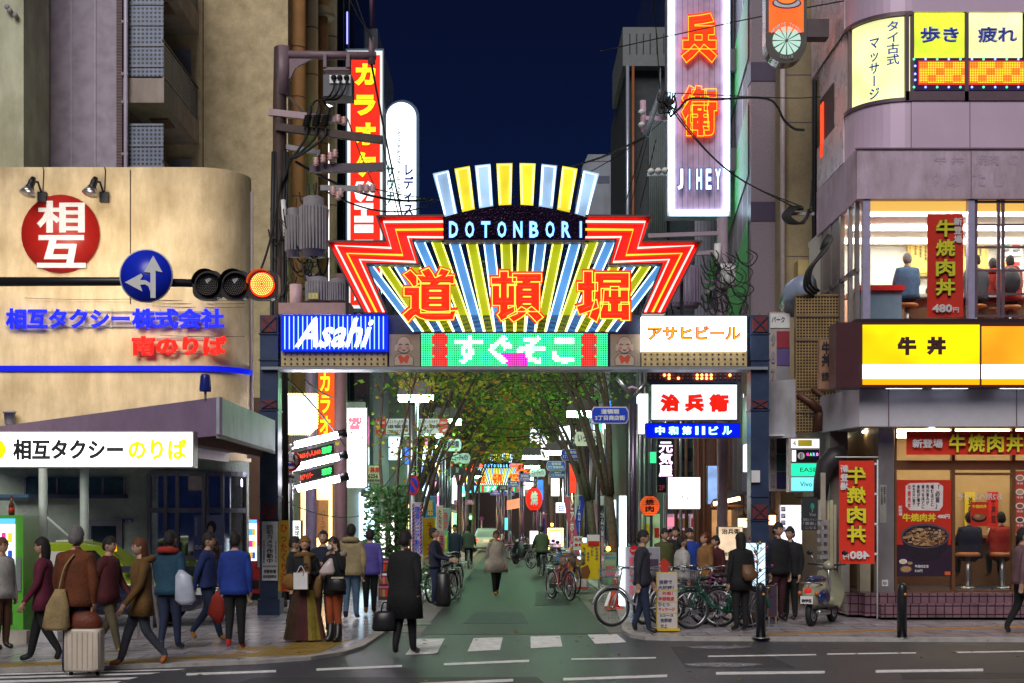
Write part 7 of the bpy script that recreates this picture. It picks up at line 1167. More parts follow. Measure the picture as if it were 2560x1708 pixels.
bike('red', 1402, 0, 31.5, -1.2, 'red bicycle with big front wheel towards the road, left of the orange cone', 0, False); bike('plum', 1398, 0, 33, -1.25, 'plum bicycle with wire basket behind the red one', 1); bike('black', 1425, 0, 34.5, -1.3, 'black bicycle under the yellow price board', 1); bike('silver', 1350, 0, 52, -.9, 'silver bicycle far right side near the olive cyclist', 1); bike('black', 1372, 0, 50, -1.2, 'black bicycle below the yellow bulb frame', 1); bike('blue', 1316, 0, 62, .6, 'blue bicycle parked far off by the tall red lantern', 1); bike('black', 1300, 0, 66, .5, 'black bicycle farthest along the right kerb', 1)
bike('silver', 1118, 0, 32.2, -1.9, 'silver bicycle pointing to the road on the left behind the navy man', 1, False, .04); bike('black', 1104, 0, 30.8, -1.95, 'black bicycle nearest on the left kerb behind the navy man', 1, True, .04); bike('silver', 1128, 0, 36, -1.9, 'silver basket bicycle further along the left kerb', 1, True, .04)
# ---- scooters
def make_scooter(label, loc, rz, body_m, front_m, seat_m=None):
    t = thing('scooter', label, 'scooter', (0, 0, 0), 'parked scooters'); sm = seat_m or blk
    for x in (-.6, .6): tag_wheel(t, (x, 0, .22), .22, .1, steel, (0, 1, 0), 18)
    k = MB(); k.loft([(-.28, 0, .3, .38, .14), (-.36, 0, .42, .44, .19), (-.38, 0, .55, .46, .21), (-.36, 0, .66, .42, .2), (-.3, 0, .74, .36, .16), (-.28, 0, .77, .3, .12)], body_m, 18); k.box(-.2, -.17, .26, .42, .17, .31, blk); k.build('body', t)
    k = MB(); n = 9; vs_ = []
    for i in range(n):
        f = i/(n-1); z = .28+.66*f; w = .13+.15*sin(pi*min(1, .15+f*.8)); x = .44-.1*f+.03*sin(f*3)
        for j in range(7): a = -1+2*j/6; vs_.append((x+.07*(1-a*a), w*a, z))
    k.add(vs_+[(x-.03, y, z) for x, y, z in vs_], [(i*7+j, i*7+j+1, (i+1)*7+j+1, (i+1)*7+j) for i in range(n-1) for j in range(6)]+[(n*7+i*7+j, n*7+(i+1)*7+j, n*7+(i+1)*7+j+1, n*7+i*7+j+1) for i in range(n-1) for j in range(6)], front_m, True); k.build('leg_shield', t)
    k = MB(); k.ell((.6, 0, .36), (.28, .1, .13), front_m, 14, 8); k.build('front_mudguard', t); k = MB(); k.ell((-.3, 0, .8), (.36, .15, .07), sm, 14, 8); k.build('seat', t); k = MB(); k.tube([(.6, 0, .22), (.44, 0, .7), (.36, 0, 1.02)], .03, steel, 8); k.ell((.4, 0, 1.02), (.11, .11, .09), front_m, 12, 8); k.tube([(.26, -.34, 1.05), (.38, -.1, 1.03), (.38, .1, 1.03), (.26, .34, 1.05)], .015, blk, 6); k.build('handlebar', t)
    k = MB(); k.ell((.5, 0, 1.0), (.04, .08, .07), mat('headlamp_off'), 12, 6); k.build('headlight', t); k = MB()
    for s_ in (-1, 1): k.tube([(.34, s_*.22, 1.06), (.3, s_*.3, 1.22)], .007, steel, 5); k.ell((.3, s_*.32, 1.25), (.015, .06, .045), blk, 10, 6)
    k.build('mirror', t); k = MB(); k.ell((-.8, 0, .62), (.05, .07, .05), em('scooter_tail', (.8, .03, .02), .5), 10, 6); k.build('tail_light', t); k = MB()
    for s_ in (-1, 1): k.ell((-.78, s_*.15, .58), (.04, .035, .035), mat('indicator_orange', (.6, .16, .02), .3), 8, 6)
    k.build('indicator', t); k = MB(); k.box(-.87, -.11, .4, -.85, .11, .53, white_p); po = k.build('number_plate', t); k = MB(); k.text('895', -.09, .09, .42, .48, .003, black_t, off=.06, frame=(Vector((-.871, 0, 0)), Vector((0, -1, 0)), Vector((0, 0, 1)))); k.build('lettering', po); k = MB(); k.tube([(-.62, 0, .74), (-.85, 0, .74)], .012, steel, 5); k.tube([(-.5, -.16, .72), (-.86, -.12, .76), (-.86, .12, .76), (-.5, .16, .72)], .012, steel, 5); k.build('rear_rack', t); k = MB(); k.tube([(-.1, -.14, .22), (-.7, -.16, .25)], .05, steel, 8); k.build('exhaust', t); k = MB()
    for s_ in (-1, 1): k.ell((-.42, s_*.17, .5), (.3, .07, .15), seat_m or body_m, 14, 8)
    k.build('side_panel', t); t.location = loc; t.rotation_euler[2] = rz; return t
sc_cream = mat('scooter_cream', (.34, .33, .23), .3, coat=.4); sc_navy = mat('scooter_navy', (.015, .03, .12), .25, coat=.5)
make_scooter('cream and navy scooter seen from behind near the reversed red banner', (wx(2055, 24.0), 24.0, .05), radians(60), sc_cream, sc_cream, sc_navy)
make_scooter('orange-fronted scooter facing out, right side of the alley', (wx(1427, 37), 37, .05), radians(-100), sc_cream, mat('scooter_orange', (.7, .22, .01), .25, coat=.5)); make_scooter('dark blue scooter half hidden behind the orange-fronted one', (wx(1414, 39.5), 39.5, .05), radians(-100), sc_navy, mat('scooter_blue', (.06, .12, .3), .3)); make_scooter('black scooter far down the right kerb', (wx(1307, 58), 58, .05), radians(-120), blk, blk)
# ---- boards, cone, lit signs on the right pavement
def board(name, label, px0, py0, px1, py1, Y, m, rim=None, txts=(), d=.06, lean=0, cat='signboard', legs=True):
    t = thing(name, label, cat, P((px0+px1)/2, py1, Y)); k = MB()
    if rim: k.pbox(px0-2, py0-2, px1+2, py1+2, Y+.005, d, rim)
    k.pbox(px0, py0, px1, py1, Y-.005, d*.8, m)
    k.build('panel', t); k = MB(); zb = wz(py1, Y)
    if legs and zb > .07:
        for x in (wx(px0+2, Y), wx(px1-2, Y)): k.box(x-.015, Y+.01, .05, x+.015, Y+.05, zb, steel)
        k.build('legs', t)
    for tx, a, b_, c, d_, tm, v in txts: k = MB(); (k.pvtext if v else k.ptext)(tx, a, b_, c, d_, Y-.012, tm, off=.03); k.build('lettering', t)
    return t
ink = mat('sign_ink'); yrim = mat('yellow_rim', (.6, .42, .02), .4)
board('massage_board', 'white notice board with a yellow rim and black and red lines of writing', 1643, 1432, 1692, 1572, 22.3, mat('board_white', (.55, .52, .5), .35), yrim, [('技術で', 1648, 1450, 1680, 1461, ink, 0), ('大好評！', 1645, 1464, 1684, 1474, ink, 0), ('元祖！', 1655, 1479, 1682, 1488, red_t, 0), ('半額程度', 1646, 1492, 1686, 1502, red_t, 0), ('ひとつ', 1646, 1507, 1674, 1516, ink, 0), ('マッサージ', 1646, 1519, 1687, 1528, red_t, 0), ('3コース', 1650, 1536, 1684, 1542, ink, 0), ('吉野家', 1651, 1546, 1680, 1556, ink, 0), ('の上', 1652, 1560, 1668, 1570, ink, 0)], legs=False)
k = MB()
for y in (1476, 1504, 1532): k.pbox(1643, y, 1692, y+1.5, 22.29, .01, yrim)
k.pbox(1636, 1572, 1700, 1578, 22.2, .35, yrim); k.build('board_foot', bpy.data.objects['massage_board']); k = MB(); k.pprism([(1661, 1396), (1678, 1412), (1671, 1412), (1671, 1430), (1652, 1430), (1652, 1412), (1645, 1412)], 22.3, .03, mat('arrow_red', (.55, .03, .015), .5)); k.build('arrow', bpy.data.objects['massage_board'])
bt = board('salon_board', 'grey standing board of a beauty salon with pink and black writing', 1565, 1370, 1648, 1500, 25.2, mat('board_grey', (.30, .29, .34), .4), mat('board_rim_grey', (.42, .42, .46), .4), [('エステ', 1602, 1382, 1630, 1392, ink, 0), ('新人一回', 1572, 1392, 1584, 1488, mat('pink_red'), 1)], .25); k = MB(); k.pbox(1598, 1398, 1646, 1480, 25.18, .02, mat('board_dark_panel', (.06, .04, .07), .4)); k.build('picture', bt); k = MB(); k.pbox(1550, 1369, 1562, 1515, 25.1, .3, em('edge_light', (.85, .92, 1), 2.2)); k.build('light_edge', bt)
k = MB(); el2(k, 1586, 1376, 12, 12.5, 24.9, mat('disc_red', (.6, .015, .015), .35)); t = thing('red_disc_sign', 'round red disc sign with white script on top of the grey board', 'sign', P(1586, 1389, 24.9)); k.build('disc', t); MB().ptext('Coca-Cola', 1577, 1373, 1595, 1379, 24.89, white_p).build('lettering', t)
sb_ = lightbox('salon_light_sign', 'pale blue lit standing sign with pink writing behind the bare ornament tree', 1861, 1358, 1913, 1470, 24.0, em('salon_blue', (.62, .85, 1), 1.3, uneven=1.5), .25, [('エステ', 1884, 1368, 1906, 1377, mat('sign_ink'), 0), ('紫香', 1874, 1384, 1890, 1410, mat('pink_red'), 1)]); k = MB(); k.pbox(1861, 1470, 1913, 1545, 24.05, .2, mat('box_dark')); k.build('base', sb_)
t = thing('ornament_tree', 'bare dark small tree with round ornaments in front of the pale blue sign', 'tree', (wx(1895, 23.6), 23.6, .05)); k = MB(); k2 = MB(); bx_, bz = wx(1893, 23.6), .05; k.tube([(bx_, 23.6, bz), (bx_, 23.6, 1.55)], [.025, .006], blk, 6); k.lathe([(.13, 0), (.16, .25), (.14, .25), (0, .22)], (bx_, 23.6, bz), mat('pot_dark'), 12)
for i in range(26):
    z = .45+i*.04; a = i*2.4; l_ = .36*(1.75-z)/1.3+.05; e_ = (bx_+l_*cos(a), 23.6+l_*sin(a)*.7, z+.16); k.tube([(bx_, 23.6, z), e_], [.009, .004], blk, 4)
    k.tube([((bx_+e_[0])/2, (23.6+e_[1])/2, (z+e_[2])/2), (e_[0]+.04, e_[1], e_[2]-.06)], .004, blk, 4)
    if i % 2: k2.ell((e_[0], e_[1], e_[2]-.04), (.03, .03, .03), mat('ornament_plum', (.25, .04, .1), .2, .5) if i % 4 == 1 else mat('ornament_gold', (.5, .3, .06), .2, .7), 8, 6)
k.build('branches', t); k2.build('ornaments', t)
board('photo_board', 'low dark framed photo board beside the bollard', 1921, 1465, 1942, 1540, 23.9, mat('board_dark_panel'), mat('frame_wood', (.3, .16, .06), .5))
t = thing('traffic_cone', 'orange traffic cone by the kerb right of the red bicycle', 'cone', (wx(1536, 28.2), 28.2, .05)); k = MB(); k.lathe([(.12, .04), (.03, .6), (0, .62)], (wx(1536, 28.2), 28.2, .05), mat('cone_orange', (.7, .07, .01), .5), 20); k.build('cone', t); k = MB(); k.box(wx(1536, 28.2)-.18, 28.02, .05, wx(1536, 28.2)+.18, 28.38, .09, MATS['cone_orange']); k.build('base', t)
t = board('price_board', 'green and pink leaning price board reading 800 yen near the cone', 1511, 1381, 1541, 1470, 30, mat('board_green', (.22, .45, .28), .5), None, [('800円', 1514, 1414, 1538, 1424, red_t, 0), ('ワンコイン', 1513, 1402, 1539, 1410, yel_t, 0), ('ボディケア', 1513, 1392, 1539, 1399, blue_t, 0), ('足ツボ', 1513, 1384, 1532, 1389, red_t, 0)]); k = MB(); k.pbox(1513, 1428, 1539, 1440, 29.98, .02, mat('pink_red')); k.pbox(1513, 1455, 1539, 1468, 29.98, .02, mat('board_leaf', (.1, .5, .08), .5)); k.build('print', t)
t = thing('leaning_panel', 'white A-frame panel leaning beside the orange cone', 'signboard', P(1525, 1515, 28.8)); k = MB(); k.add([P(1510, 1515, 28.6), P(1518, 1515, 28.6), P(1549, 1425, 29), P(1544, 1425, 29)], [(0, 1, 2, 3)], white_p); k.add([P(1518, 1515, 28.65), P(1524, 1515, 28.65), P(1553, 1425, 29.05), P(1549, 1425, 29.05)], [(0, 1, 2, 3)], yrim); k.bar(P(1514, 1515, 28.65), P(1547, 1425, 29.05), .05, .04, white_p); k.build('panel', t)
t = board('yellow_board', 'tall yellow menu board with black vertical writing behind the bicycles', 1452, 1357, 1500, 1448, 36, mat('board_yellow', (.88, .68, .01), .5, var=.05), None, [('なつかしの味', 1457, 1368, 1464, 1412, ink, 1), ('わらかめ', 1488, 1368, 1497, 1402, ink, 1), ('つかり', 1476, 1366, 1484, 1392, ink, 1), ('あぬめ', 1467, 1380, 1474, 1404, ink, 1)]); k = MB(); k.pbox(1470, 1353, 1498, 1365, 35.97, .02, red_t); k.pprism([(1453, 1446), (1453, 1420), (1470, 1412), (1476, 1430), (1470, 1446)], 35.98, .01, mat('beef_brown')); k.build('print', t)
t = board('white_board', 'white menu board with small food pictures left of the yellow board', 1434, 1341, 1456, 1376, 36.4, white_p); k = MB()
for a, b_ in ((1437, 1345), (1447, 1345), (1437, 1359), (1447, 1359)): k.pbox(a, b_, a+7, b_+6, 36.37, .02, red_t if b_ > 1350 else mat('beef_pale'))
k.build('picture', t); board('white_board', 'plain white panel above the yellow board', 1468, 1337, 1499, 1356, 36.6, white_p)
t = thing('white_block_sign', 'white block stand with red stripes lying by the orange scooter', 'barrier', P(1455, 1470, 35)); k = MB(); k.pbox(1434, 1450, 1466, 1467, 35, .4, white_p); k.build('block', t); k = MB(); k.pbox(1428, 1468, 1470, 1473, 34.8, .7, mat('stripe_red', (.6, .1, .08), .5)); k.build('base', t)
t = lightbox('bulb_frame_sign', 'pink lit picture framed with yellow bulbs far down on the right', 1375, 1328, 1402, 1368, 52, em('pink_picture', (1, .6, .8), 1.6, uneven=4), .3); k = MB()
for i in range(9): k.ell(P(1371+i*4.4, 1323, 51.9), (.04, .04, .04), yb, 6, 4); k.ell(P(1371, 1323+i*6, 51.9), (.04, .04, .04), yb, 6, 4); k.ell(P(1406, 1323+i*6, 51.9), (.04, .04, .04), yb, 6, 4)
k.build('bulbs', t); lightbox('white_lit_sign', 'small white lit standing sign behind the olive cyclist', 1325, 1328, 1345, 1360, 60, wlight, .2); k = MB(); k.pbox(1325, 1361, 1340, 1382, 60, .2, yel_t); k.build('yellow_crate', label='yellow crate under the small white lit sign', cat='crate')
for i, (px, py, Y) in enumerate(((1521, 1372, 37), (1380, 1312, 53))): t = thing('orange_lamp', ('bright orange round lamp beside the thick right tree trunk', 'bright orange round lamp above the bulb-framed picture')[i], 'lamp', P(px, py+3, Y)); MB().ell(P(px, py, Y), (.06, .06, .06), em('orange_lamp', (1, .35, .02), 25), 10, 6).build('bulb', t); k = MB(); k.tube([P(px, py+5, Y), (wx(px, Y), Y, .1)], .02, blk, 5); k.build('stand', t)
# left pavement things
t = board('menu_stand', 'upright stand of food pictures below the ivy bush', 946, 1396, 973, 1500, 28.5, mat('stand_dark', (.05, .04, .05), .4), mat('stand_rim', (.4, .4, .45), .4)); k = MB()
for i in range(3):
    k.pbox(947, 1402+i*32, 972, 1407+i*32, 28.48, .01, mat('pink_red') if i != 1 else white_p)
    for j in range(3): k.pbox(948+j*8, 1410+i*32, 955+j*8, 1428+i*32, 28.48, .01, MATS[('beef_pale', 'red_print', 'ornament_gold', 'pink_red', 'beef_brown')[(i*2+j) % 5]])
k.build('picture', t)
t = thing('plant_pot', 'white flower pot with small leafy plant by the left kerb', 'plant', (wx(1045, 28.3), 28.3, .04)); k = MB(); k.lathe([(.1, 0), (.14, .3), (.15, .34), (.12, .34), (0, .3)], (wx(1045, 28.3), 28.3, .04), white_p, 16); k.build('pot', t); k = MB()
for i in range(160): p = Vector((wx(1045, 28.3)+U(-.22, .22), 28.3+U(-.2, .2), .45+U(0, .55))); q = Vector((U(-1, 1), U(-1, 1), U(-.3, 1))).normalized()*.07; n_ = q.cross(Vector((U(-1, 1), U(-1, 1), .3))).normalized()*.03; k.add([p-q, p+n_, p+q, p-n_], [(0, 1, 2, 3)], iv[i % 2])
k.build('foliage', t)
# ================================================================ people
skinm = mat('skin', (.50, .30, .20), .5, var=.06); hairk = mat('hair_black', (.012, .009, .008), .75, var=.4, scale=40); hairb = mat('hair_brown', (.12, .04, .015), .75, var=.3, scale=40); hairg = mat('hair_grey', (.16, .15, .15), .75, var=.3, scale=40)
eye_m = mat('eye_dark', (.01, .008, .008), .2); lip_m = mat('lip', (.35, .1, .09), .5)
def cloth(n, c, r=.85): return mat('cloth_'+n, c and tuple(v*.72 for v in c), r, var=.35, scale=4, bump=.45)
QUEUE = []
def person(label, px, Y, H, face, top, pants, shoe, hair=hairk, z=.04, walk=0., pose=None, sit=False, bulk=1., long_hair=False, nod=0., turn=0., coat=None, skirt=None, hat=None, hood=None, group=None, x=None, legs=1., fingers=True, sole=None):
    root = thing('person', label, 'person', (0, 0, 0), group); dz = -.245 if sit else 0; J = {}; R_ = {}; E_ = []
    def jt(n, p, r, par=None, kind='top', sc=True):
        J[n] = Vector((p[0], p[1], p[2]+(dz if sc else 0))); R_[n] = r
        if par: E_.append((par, n, kind))
    b_ = bulk
    jt('pelvis', (0, 0, .52), .078*b_); jt('belly', (0, 0, .60), .076*b_, 'pelvis'); jt('chest', (0, 0, .71), .086*b_, 'belly'); jt('upper', (0, .004, .785), .07*b_, 'chest'); jt('neck', (0, 0, .838), .034, 'upper', 'skin'); jt('skull', (0, -.006, .89), .032, 'neck', 'skin')
    for s_, n in ((1, 'L'), (-1, 'R')):
        w_ = walk*s_
        jt('s'+n, (s_*.098, .004, .79), .046*b_, 'upper'); jt('e'+n, (s_*(.128+.012*(bulk > 1.1)), .012-.05*w_, .63), .034*b_, 's'+n); jt('w'+n, (s_*.128, -.03-.12*w_, .49), .023, 'e'+n); jt('h'+n, (s_*.126, -.037-.135*w_, .45), .019, 'w'+n, 'skin')
        jt('i'+n, (s_*.05, 0, .485), .064*(b_**.4)*legs, 'pelvis', 'pants')
        if sit: jt('k'+n, (s_*.062, -.235, .27), .044, 'i'+n, 'pants', False); jt('a'+n, (s_*.062, -.22, .05), .03, 'k'+n, 'pants', False); jt('t'+n, (s_*.066, -.30, .018), .024, 'a'+n, 'shoe', False)
        elif walk:
            if w_ < 0: jt('k'+n, (s_*.045, -.075*walk, .285), .043*legs, 'i'+n, 'pants'); jt('a'+n, (s_*.045, -.135*walk, .045), .029*legs, 'k'+n, 'pants'); jt('t'+n, (s_*.05, -.135*walk-.085, .022), .025, 'a'+n, 'shoe')
            else: jt('k'+n, (s_*.045, .02*walk, .29), .043*legs, 'i'+n, 'pants'); jt('a'+n, (s_*.045, .17*walk, .085), .029*legs, 'k'+n, 'pants'); jt('t'+n, (s_*.048, .13*walk, .02), .024, 'a'+n, 'shoe')
        else: jt('k'+n, (s_*.05, -.008, .285), .043*legs, 'i'+n, 'pants'); jt('a'+n, (s_*.052, .012, .045), .029*legs, 'k'+n, 'pants'); jt('t'+n, (s_*.062, -.075, .02), .025, 'a'+n, 'shoe')
    for k_, v in (pose or {}).items(): J[k_] = Vector((v[0], v[1], v[2]+dz))
    for n in 'LR':
        if pose and 'w'+n in pose and 'h'+n not in pose: J['h'+n] = J['w'+n]+(J['w'+n]-J['e'+n]).normalized()*.042
    if fingers:
        for s_, n in ((1, 'L'), (-1, 'R')):
            d = (J['h'+n]-J['w'+n]).normalized(); sd = d.cross(Vector((s_, .2, .1))).normalized(); cu = d.cross(sd)*s_
            for i, ln in enumerate((.036, .042, .044, .040)):
                a = J['h'+n]+d*.012+sd*(i-1.5)*.0105; m_ = a+d*ln*.55+cu*.004; t_ = m_+d*ln*.4+cu*.016
                for nm, p_, r_, par in (('f%s%da' % (n, i), a, .0062, 'h'+n), ('f%s%db' % (n, i), m_, .0056, 'f%s%da' % (n, i)), ('f%s%dc' % (n, i), t_, .0048, 'f%s%db' % (n, i))): J[nm] = p_; R_[nm] = r_; E_.append((par, nm, 'skin'))
            a = J['w'+n].lerp(J['h'+n], .5)-sd*.017; t_ = a-sd*.012+d*.03; J['th'+n] = a; R_['th'+n] = .007; E_.append(('h'+n, 'th'+n, 'skin')); J['tt'+n] = t_; R_['tt'+n] = .0055; E_.append(('th'+n, 'tt'+n, 'skin'))
    names = list(J); ix = {n: i for i, n in enumerate(names)}; me = bpy.data.meshes.new('body'); me.from_pydata([J[n]*H for n in names], [(ix[a], ix[b]) for a, b, _ in E_], []); ob = bpy.data.objects.new('body', me); SC.collection.objects.link(ob); ob.parent = root; ORG[ob] = Vector((0, 0, 0))
    ob.modifiers.new('skin', 'SKIN'); ob.modifiers.new('smooth', 'SUBSURF').levels = 1; ob.modifiers['smooth'].render_levels = 1
    for i, n in enumerate(names): q = me.skin_vertices[0].data[i]; r = R_[n]*H; q.radius = (r, r); q.use_root = n == 'pelvis'
    QUEUE.append((ob, H, J, R_, E_, dict(top=top, pants=pants, shoe=shoe, skin=skinm), nod, turn))
    hm = Matrix.Translation(Vector((0, -.006, .885+dz))*H) @ Matrix.Rotation(radians(turn), 4, 'Z') @ Matrix.Rotation(radians(-nod), 4, 'X') @ Matrix.Translation(Vector((0, .006, -.885-dz))*H)
    pass
    hc = Vector((0, -.014, .934+dz))*H; rx, ry, rz_ = .045*H, .056*H, .067*H
    def headpart(fn, name, m, nu=18, nv=12):
        vs_ = []; fs_ = []
        for j in range(nv+1):
            b1 = pi*j/nv-pi/2
            for i in range(nu): a = 2*pi*i/nu; d = Vector((cos(a)*cos(b1), sin(a)*cos(b1), sin(b1))); vs_.append(hm @ (hc+fn(d)))
        for j in range(nv):
            for i in range(nu):
                b1 = pi*(j+.5)/nv-pi/2; a = 2*pi*(i+.5)/nu; d = Vector((cos(a)*cos(b1), sin(a)*cos(b1), sin(b1)))
                if fn.keep(d): fs_.append((j*nu+i, j*nu+(i+1) % nu, (j+1)*nu+(i+1) % nu, (j+1)*nu+i))
        k = MB(); k.add(vs_, fs_, m, True); return k.build(name, root)
    if hair:
        def hf(d): s_ = 1.13; v = Vector((d.x*rx*s_, d.y*ry*s_+.006*H, d.z*rz_*1.1+.004*H)); return Vector((v.x*(1.06 if d.z < 0 else 1), v.y+(.008*H if d.z < 0 and d.y > 0 else 0), v.z-(.095*H*min(1, -d.z*1.6) if long_hair and d.z < 0 else 0)))
        hf.keep = (lambda d: not (d.y < -.02 and d.z < (.36 if abs(d.x) < .74 else .1)) and (long_hair and d.y > -.02 or d.z > (-.66 if d.y > .3 else .02))); hf0 = hf; hf = lambda d: hf0(d)*1+Vector((d.x*rx, d.y*ry, d.z*rz_))*(.05*sin(d.x*17+px)*sin(d.z*13+d.y*11)); hf.keep = hf0.keep; headpart(hf, 'hair', hair)
    if hat:
        def kf(d): return Vector((d.x*rx*1.24, d.y*ry*1.2+.004*H, d.z*rz_*1.28+.004*H))
        kf.keep = lambda d: d.z > .12; headpart(kf, 'hat', hat)
    if hood:
        k = MB(); k.tube(spline([Vector((.07*cos(a), .03+.06*sin(a), .83+dz+.015*sin(a)))*H for a in [pi*(-.15+1.3*i/8) for i in range(9)]], 2), .03*H, hood, 8); k.build('hood', root)
    coat = coat or (top, .468, .97)
    if coat:
        m, hem, wd = coat; zs = [(.835, .045, .04), (.81, .095, .062), (.77, .118, .075), (.70, .118, .08), (.60, .112, .078), (.52, .118*wd, .082), (hem, .13*wd, .088*wd**.5)]
        if hem > .52: zs = [q for q in zs if q[0] > hem]+[(hem, .118*wd, .082)]
        k = MB(); k.loft([(0, .004*H, (z_+dz)*H, a*H*bulk, c*H*bulk) for z_, a, c in zs], m, 20); k.build('coat', root)
    if skirt:
        m, z0, z1, w0, w1 = skirt; k = MB(); n = 36; rr = [(z0+(z1-z0)*i/6, w0+(w1-w0)*i/6) for i in range(7)]; vs_ = [(r*(1+.05*sin(9*a)*i/6)*cos(a)*H, r*.72*(1+.05*sin(9*a)*i/6)*sin(a)*H, z_*H) for i, (z_, r) in enumerate(rr) for a in [2*pi*q/n for q in range(n)]]
        ms_ = m if isinstance(m, list) else [m]
        for i in range(6):
            for j in range(n): q = [vs_[i*n+j], vs_[i*n+(j+1) % n], vs_[(i+1)*n+(j+1) % n], vs_[(i+1)*n+j]]; k.add(q, [(3, 2, 1, 0)], ms_[(j//4) % len(ms_)], True)
        k.build('skirt', root)
    root.location = (wx(px, Y) if x is None else x, Y, z); root.rotation_euler[2] = radians(face); return root
def finish_people():
    dg = bpy.context.evaluated_depsgraph_get(); dg.update()
    for ob, H, J, R_, E_, cm_, nod, turn in QUEUE:
        me = bpy.data.meshes.new_from_object(ob.evaluated_get(dg)); ob.modifiers.clear(); names = list(cm_); segs = [(J[a]*H, J[b]*H, R_[a]*H, R_[b]*H, kd) for a, b, kd in E_]
        vs_ = [Vector(v.co) for v in me.vertices]; chest = {n: J[n]*H for n in ('pelvis', 'chest')}
        fs_ = [tuple(p.vertices) for p in me.polygons]; mi = []
        for f in fs_:
            c = sum((vs_[i] for i in f), Vector())/len(f); best = (9, 'top')
            for a, b, ra, rb, kd in segs:
                ab = b-a; t = max(0, min(1, (c-a).dot(ab)/max(1e-9, ab.length_squared))); d = (c-(a+ab*t)).length/(ra+(rb-ra)*t)
                if d < best[0]: best = (d, kd)
            kd = best[1]
            if kd == 'top' and c.z < J['pelvis'].z*H-.0*H and abs(c.x) < .1*H: kd = 'pants'
            mi.append(names.index(kd))
        zp, zs = J['pelvis'].z*H-.02*H, J['upper'].z*H+.02*H; nv = []
        for v in vs_:
            w = 1.
            if zp < v.z < zs+.03*H and abs(v.x) < .085*H and abs(v.y) < .12*H: w = .78
            nv.append(Vector((v.x*(1.12 if w < 1 else 1), v.y*w, v.z)))
        k = MB(); hd = Vector((0, -.014, J['skull'].z+.044)); hm = Matrix.Translation(J['skull']*H) @ Matrix.Rotation(radians(turn), 4, 'Z') @ Matrix.Rotation(radians(-nod), 4, 'X') @ Matrix.Translation(-J['skull']*H)
        for i, n in enumerate(names): k.mats.append(cm_[n])
        k.v = [tuple(v) for v in nv]; k.f = [list(f) for f in fs_]; k.m = mi; k.s = [True]*len(fs_)
        h = MB(); n = 20; prof = []
        for j in range(13):
            b1 = -pi/2+pi*j/12; z_ = sin(b1); w = cos(b1)
            for i in range(n):
                a = 2*pi*i/n; x, y = cos(a)*w, sin(a)*w; nar = 1-.22*max(0, -z_)**1.5; yy = y*(1 if y > 0 else .93)+(-.1*max(0, -z_) if y < 0 else -.0); nose = .22*max(0, 1-abs(x)*5)*max(0, 1-abs(z_+.18)*4.5) if y < -.5 else 0; eyed = .06*max(0, 1-abs(abs(x)-.38)*5)*max(0, 1-abs(z_)*6) if y < -.4 else 0
                prof.append((hd+Vector((x*.045*nar, (yy-nose+eyed)*.056, z_*.067)))*H)
        h.add(prof, [(j*n+i, j*n+(i+1) % n, (j+1)*n+(i+1) % n, (j+1)*n+i) for j in range(12) for i in range(n)], skinm, True)
        for s_ in (-1, 1): h.ell((hd+Vector((s_*.0175, -.0475, .002)))*H, (.0068*H, .004*H, .0036*H), eye_m, 8, 5); h.ell((hd+Vector((s_*.0455, .004, -.004)))*H, (.006*H, .013*H, .018*H), skinm, 8, 6); h.ell((hd+Vector((s_*.0175, -.0495, .013)))*H, (.0095*H, .003*H, .0018*H), hairk, 8, 4)
        h.ell((hd+Vector((0, -.0525, -.032)))*H, (.012*H, .004*H, .0035*H), lip_m, 8, 5)
        hv = [tuple(hm @ Vector(v)) for v in h.v]; k.add([], [], eye_m); k.add([], [], lip_m); k.add([], [], hairk); o = len(k.v); k.v += hv
        for f, m, s_ in zip(h.f, h.m, h.s): k.f.append([q+o for q in f]); k.m.append(k.mats.index(h.mats[m])); k.s.append(True)
        me2 = bpy.data.meshes.new('body'); me2.from_pydata(k.v, [], k.f)
        for m in k.mats: me2.materials.append(m)
        me2.polygons.foreach_set('material_index', k.m); me2.polygons.foreach_set('use_smooth', k.s); me2.update(); old = ob.data; ob.data = me2; bpy.data.meshes.remove(old); bpy.data.meshes.remove(me)
C_ = cloth; brownj = C_('rust', (.20, .05, .012)); jean = C_('denim', (.02, .035, .09)); jean2 = C_('pale_denim', (.12, .22, .36)); dark = C_('black', (.012, .012, .015)); magenta = C_('magenta', (.18, .012, .05)); wine = C_('wine', (.11, .012, .018)); must = C_('mustard', (.20, .10, .02)); khaki = C_('khaki', (.16, .13, .07)); blue = C_('royal', (.015, .06, .42)); teal = C_('teal', (.02, .09, .16)); redc = C_('red', (.45, .03, .015)); creamc = C_('cream', (.48, .38, .2)); navyc = C_('navy', (.012, .018, .05)); viol = C_('violet', (.14, .11, .5)); whitec = C_('white', (.6, .58, .55)); olive = C_('olive', (.1, .11, .03)); orng = C_('orange_tights', (.45, .09, .025)); greyc = C_('grey', (.08, .09, .12)); vest = C_('blue_vest', (.07, .16, .32))
shoe_b = mat('shoe_black', (.015, .013, .012), .35); shoe_t = mat('shoe_tan', (.4, .2, .04), .6); shoe_r = mat('shoe_red', (.5, .03, .03), .5); shoe_o = mat('boot_orange', (.4, .12, .02), .6); tartan = C_('beanie', (.35, .16, .03))
gl_ = 'people crossing the left pavement'
def bent(s_, ey=.0, wx_=.06, wy=-.13, wz_=.62, ex=.13, ez=.64): return {('eL' if s_ > 0 else 'eR'): (s_*ex, ey, ez), ('wL' if s_ > 0 else 'wR'): (s_*wx_, wy, wz_)}
person('man from behind in rust jacket and jeans wheeling a white suitcase', 190, 16.4, 1.79, 172, brownj, jean, shoe_b, hairg, z=.0, walk=.35, bulk=1.12, group=gl_)
